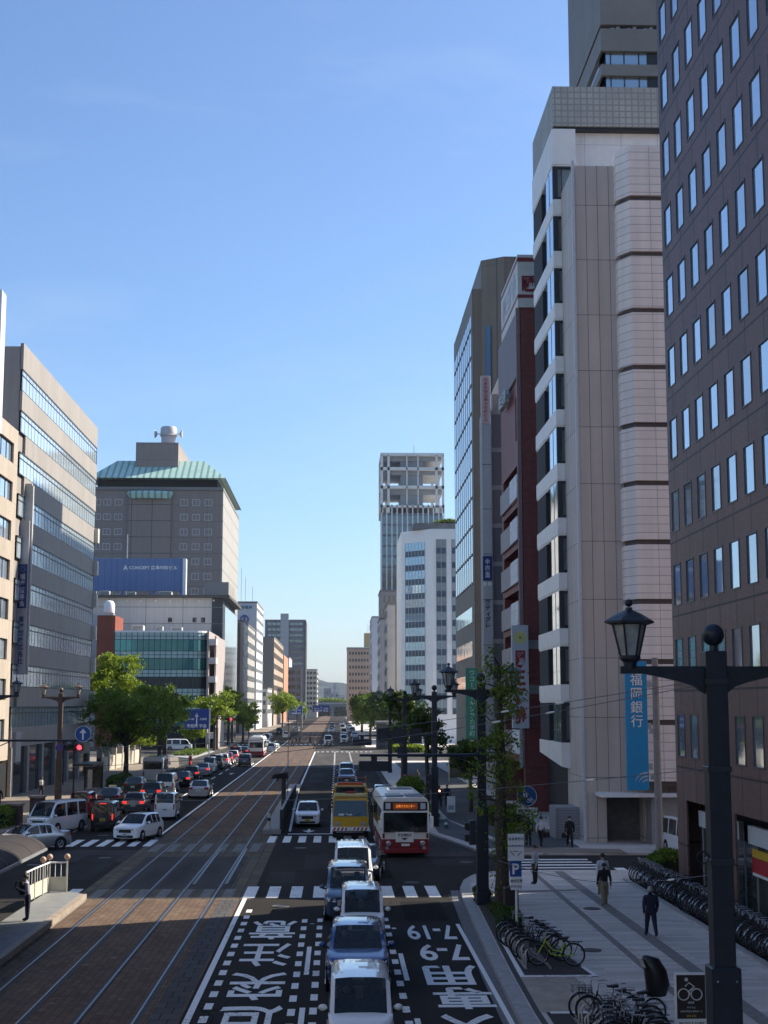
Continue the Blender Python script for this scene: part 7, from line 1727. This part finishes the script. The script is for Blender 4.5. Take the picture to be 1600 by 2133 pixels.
def tree(label, X, Y, h, lobes, lm, n=3200, s=.42, tr=.22, group='street trees', seed=1, name='street_tree', z=.1, fork=None):
    t = thing(name, label, 'tree', (X, Y, z), 0, group)
    rg = random.Random(seed)
    fk = fork or h * .42
    mb = MB().tube([(0, 0, 0), (.05, 0, fk * .5), (-.04, .03, fk)], [tr * 1.25, tr, tr * .8], 9)
    for (x, y, zz, r, fz) in lobes:
        mid = Vector((x * .45, y * .45, (fk + zz) / 2)) + Vector((rg.uniform(-.3, .3), rg.uniform(-.3, .3), 0))
        mb.tube([(-.04, .03, fk * .92), mid, (x, y, zz + r * .2)], [tr * .6, tr * .36, tr * .1], 6)
        for _ in range(3):
            e = Vector((x, y, zz)) + Vector((rg.gauss(0, 1), rg.gauss(0, 1), rg.gauss(0, .7))).normalized() * r * .7
            mb.tube([mid, (mid + e) / 2 + Vector((0, 0, .1)), e], [tr * .25, tr * .15, tr * .05], 5)
    mb.build('trunk', BARK, t, smooth=60)
    crown_mesh(lobes, n, s, seed).build('crown', lm, t)
    return t
def lob(seed, n, w, d, z0, z1, r):
    rg = random.Random(seed); out = []
    for i in range(n):
        a = 2 * PI * i / n + rg.uniform(-.4, .4); f = rg.uniform(.35, 1)
        out.append((w * f * math.cos(a), d * f * math.sin(a), rg.uniform(z0, z1), r * rg.uniform(.75, 1.2), .8))
    return out + [(0, 0, (z0 + z1) / 2 + .5, r * 1.15, .9)]
tree('tall sunlit yellow-green tree at the corner of the grey office', -28.6, 190, 14.5, lob(3, 12, 3.4, 2.8, 6.2, 12.9, 1.9) + [(-1.0, 0, 13.4, 1.6, .9)], LF_Y, 11000, .42, .32, seed=3)
tree('broad dark green tree left of the blue direction board, nearest of the pair', -23.4, 163, 9.5, lob(5, 12, 4.2, 3.2, 5.0, 8.2, 2.0), LF_G, 9500, .36, .26, seed=5, fork=3.6)
tree('rounded dark green tree directly left of the blue direction board', -21.6, 178, 10.2, lob(6, 9, 2.6, 2.6, 6.2, 9.6, 1.8), LF_G, 7500, .36, .24, seed=6, fork=4.0)
tree('small sunlit tree beyond the stone wall behind the arrow sign', -26.3, 196, 6, lob(8, 5, 1.2, 1.2, 2.8, 4.5, 1.0), LF_Y, 1600, .34, .12, seed=8)
tree('yellow-green round tree right of the blue direction board', -21.0, 251, 10.5, lob(11, 9, 2.8, 2.6, 5.6, 9.2, 1.7), LF_Y, 3600, .52, .22, seed=11)
tree('taller green tree before the dark-ended grey office', -21.3, 287, 13.5, lob(12, 8, 1.8, 2.2, 6.5, 11.5, 1.6), LF_G, 3600, .55, .26, seed=12)
tree('green tree on the far left pavement below the white slab office', -19.6, 305, 9.5, lob(13, 8, 2.0, 2.2, 4.5, 8.0, 1.6), LF_Y, 3200, .55, .22, seed=13)
tree('low sunlit tree under the blue direction board', -23.6, 243, 6.2, lob(31, 7, 1.8, 1.6, 2.6, 5.0, 1.2), LF_Y, 2600, .45, .15, seed=31)
tree('small bushy tree in the far left kerb shadow', -19.4, 322, 6.5, lob(14, 7, 1.5, 1.6, 2.6, 5.4, 1.2), LF_G, 2200, .55, .16, seed=14)
tree('green tree in front of the tan office far left', -17.6, 470, 12.5, lob(15, 9, 3.2, 3, 5.5, 11, 2.2), LF_Y, 3000, .8, .25, seed=15)
tree('second green tree in front of the tan office far left', -14.2, 520, 10, lob(16, 8, 2.4, 3, 4.5, 8.5, 2.0), LF_G, 2400, .8, .25, seed=16)
tree('large dark green tree right of the beige slab office', 7.6, 330, 12.5, lob(17, 10, 2.6, 3.0, 4.5, 9.3, 2.0), LF_G, 4200, .65, .3, seed=17)
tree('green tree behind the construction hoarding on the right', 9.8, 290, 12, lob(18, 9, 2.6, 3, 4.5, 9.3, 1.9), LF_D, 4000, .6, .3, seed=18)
tree('far green tree nearest the road bridge on the right', 7.2, 420, 11.5, lob(19, 8, 2.6, 3, 4.5, 9.5, 2.3), LF_G, 2600, .8, .3, seed=19)
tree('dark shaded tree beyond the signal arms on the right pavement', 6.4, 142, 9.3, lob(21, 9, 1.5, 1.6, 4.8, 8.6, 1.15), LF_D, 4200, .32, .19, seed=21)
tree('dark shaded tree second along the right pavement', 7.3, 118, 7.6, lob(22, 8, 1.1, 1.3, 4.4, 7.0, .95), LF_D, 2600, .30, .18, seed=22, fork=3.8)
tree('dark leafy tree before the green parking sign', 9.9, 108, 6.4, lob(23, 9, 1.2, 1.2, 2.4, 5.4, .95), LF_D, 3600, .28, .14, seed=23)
# pollarded tree at the corner: thick trunk with short leafy tufts up its length
t = thing('street_tree', 'pollarded plane tree with leafy tufts along its thick trunk at the corner', 'tree', (6.42, 57.2, .12), 0, 'street trees')
rg = random.Random(40)
mb = MB().tube([(0, 0, 0), (.04, 0, 1.5), (-.02, .03, 3.4), (.03, 0, 5.4), (0, 0, 7.4), (-.03, 0, 9.4)], [.33, .25, .23, .20, .14, .05], 10)
tufts = []
for k in range(42):
    z = 2.2 + 7.4 * k / 42 + rg.uniform(-.2, .2); a = rg.uniform(0, 2 * PI); ln = rg.uniform(.4, 1.35) * (1.15 if 4 < z < 6 else .75 if z > 7.5 else 1)
    e = Vector((math.cos(a) * ln, math.sin(a) * ln, z + rg.uniform(.1, .5)))
    mb.tube([(0, 0, z - .1), (e.x * .5, e.y * .5, z + .05), e], [.045, .03, .012], 5); tufts.append((e, rg.uniform(.24, .46)))
mb.build('trunk', BARK, t, smooth=60)
cm = MB()
for e, r in tufts:
    for _ in range(int(170 * r)): leaf(cm, e + Vector((rg.gauss(0, 1), rg.gauss(0, 1), rg.gauss(0, 1))) * r * .5, .15, rg)
for _ in range(1400): leaf(cm, Vector((rg.gauss(.04, .23), rg.gauss(-.05, .2), rg.uniform(.5, 9.4))), .14, rg)
cm.build('crown', LF_G, t)
def hedge(label, x0, x1, y0, y1, h, lm, n, s, seed, z=.12, name='hedge', flowers=False):
    t = thing(name, label, 'hedge', ((x0 + x1) / 2, (y0 + y1) / 2, z), 0, 'clipped hedges and shrubs')
    rg = random.Random(seed); w, d = (x1 - x0) / 2, (y1 - y0) / 2
    mb = MB()
    for _ in range(n):
        u, v = rg.uniform(-1, 1), rg.uniform(-1, 1); q = 1 - .25 * max(abs(u) ** 4, abs(v) ** 4)
        zz = h * q * (rg.uniform(.82, 1.04) if rg.random() < .6 else rg.random()) * (1 + .12 * noise.noise(Vector((u * w * 1.5, v * d * 1.5, seed))))
        leaf(mb, Vector((u * w * (1 if zz < h * .7 else .93), v * d * (1 if zz < h * .7 else .95), zz)), s, rg)
    mb.build('foliage', lm, t)
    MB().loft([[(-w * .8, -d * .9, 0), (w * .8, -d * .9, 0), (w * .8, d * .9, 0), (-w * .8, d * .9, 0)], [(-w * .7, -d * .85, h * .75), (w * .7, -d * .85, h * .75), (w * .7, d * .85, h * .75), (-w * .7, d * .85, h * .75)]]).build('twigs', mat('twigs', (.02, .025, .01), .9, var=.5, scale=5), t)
    if flowers:
        f = MB()
        for _ in range(40): leaf(f, Vector((rg.uniform(-w, w) * .5, d * rg.uniform(.3, .9), h * rg.uniform(.95, 1.1))), s * 1.1, rg)
        f.build('blossom', mat('pink_blossom', (.32, .10, .10), .7), t)
    return t
hedge('clipped bright hedge behind the long bicycle row', 14.4, 16.9, 66.2, 68.2, 1.15, LF_B, 2600, .2, 51)
hedge('low hedge below the red office wall by the bank', 9.9, 12.4, 95.5, 98.5, 1.2, LF_B, 1800, .24, 52)
hedge('kerb hedge strip running beside the bus', 5.75, 6.9, 98, 118, .75, LF_G, 3600, .26, 53)
hedge('rounded flowering shrub at the far end of the kerb hedge', 5.2, 7.3, 120, 126, 1.7, LF_G, 2600, .3, 54, flowers=True)
hedge('small shrub at the foot of the corner lantern post', 5.55, 6.15, 58.6, 59.8, .6, LF_D, 900, .16, 55, name='shrub')
hedge('leafy shrub in the planting strip behind the P sign', 5.7, 6.5, 51.0, 53.0, .7, LF_D, 1500, .17, 56, name='shrub')
hedge('low plants in the planting strip at the foot of the street tree', 5.85, 6.75, 54.5, 57, .3, LF_D, 700, .15, 57, name='shrub')
hedge('dark shrub at the left edge beside the brown planter boxes', -22.8, -21.0, 94.5, 97.5, 1.25, LF_G, 2000, .24, 58, name='shrub')
hedge('clipped hedge beside the grey minibus', -21.6, -20.7, 137, 149, 1.1, LF_D, 2200, .26, 59)
hedge('grassy hedge on the traffic island', -25.4, -21.6, 226, 250, .5, LF_B, 2600, .4, 60, z=.14)
hedge('sunlit lawn hedge before the far right trees', 9, 15, 244, 250, 1.1, LF_Y, 2600, .4, 61)
hedge('roof garden shrubs on the white framed office', 20, 33, 302, 306, 2.4, LF_G, 2400, .55, 62, z=44.6, name='roof_garden')
hedge('far green belt of shrubs above the road bridge', -30, 12, 1040, 1048, 12, LF_Y, 3000, 1.6, 63, z=0, name='shrub')

# ================================================================== REST OF THE CITY AROUND THE VIEWPOINT (bounces light, mirrored in glass)
cb_ = MB().box(-52, -28.5, -110, 56, -.05, 31).box(-60, -20, -220, -130, -.05, 38)
tag(cb_.build('city_block_buildings', panel_mat('cream_city_wall', (.58, .53, .46), (.12, .13, .15), 3.2, 3.4, .5, var=.1, lwz=1.5)), kind='structure')
cb2 = MB().box(17, 50, -110, 10, -.05, 34)
tag(cb2.build('city_block_buildings', panel_mat('grey_city_wall', (.40, .39, .38), (.10, .11, .12), 3.2, 3.4, .5, var=.1, lwz=1.5)), kind='structure')

# ================================================================== AIR
hz = MB().box(-1500, 1500, -260, 5950, -1.2, 160).build('haze', M['white'])
hm = bpy.data.materials.new('haze'); hm.use_nodes = True
hn = hm.node_tree; hn.nodes.remove(hn.nodes['Principled BSDF'])
pv = hn.nodes.new('ShaderNodeVolumePrincipled')
pv.inputs['Color'].default_value = (.80, .88, 1, 1); pv.inputs['Density'].default_value = .00008; pv.inputs['Anisotropy'].default_value = .3
hn.links.new(pv.outputs[0], hn.nodes['Material Output'].inputs['Volume'])
hz.data.materials.clear(); hz.data.materials.append(hm)
hz.display_type = 'WIRE'
tag(hz, kind='stuff')
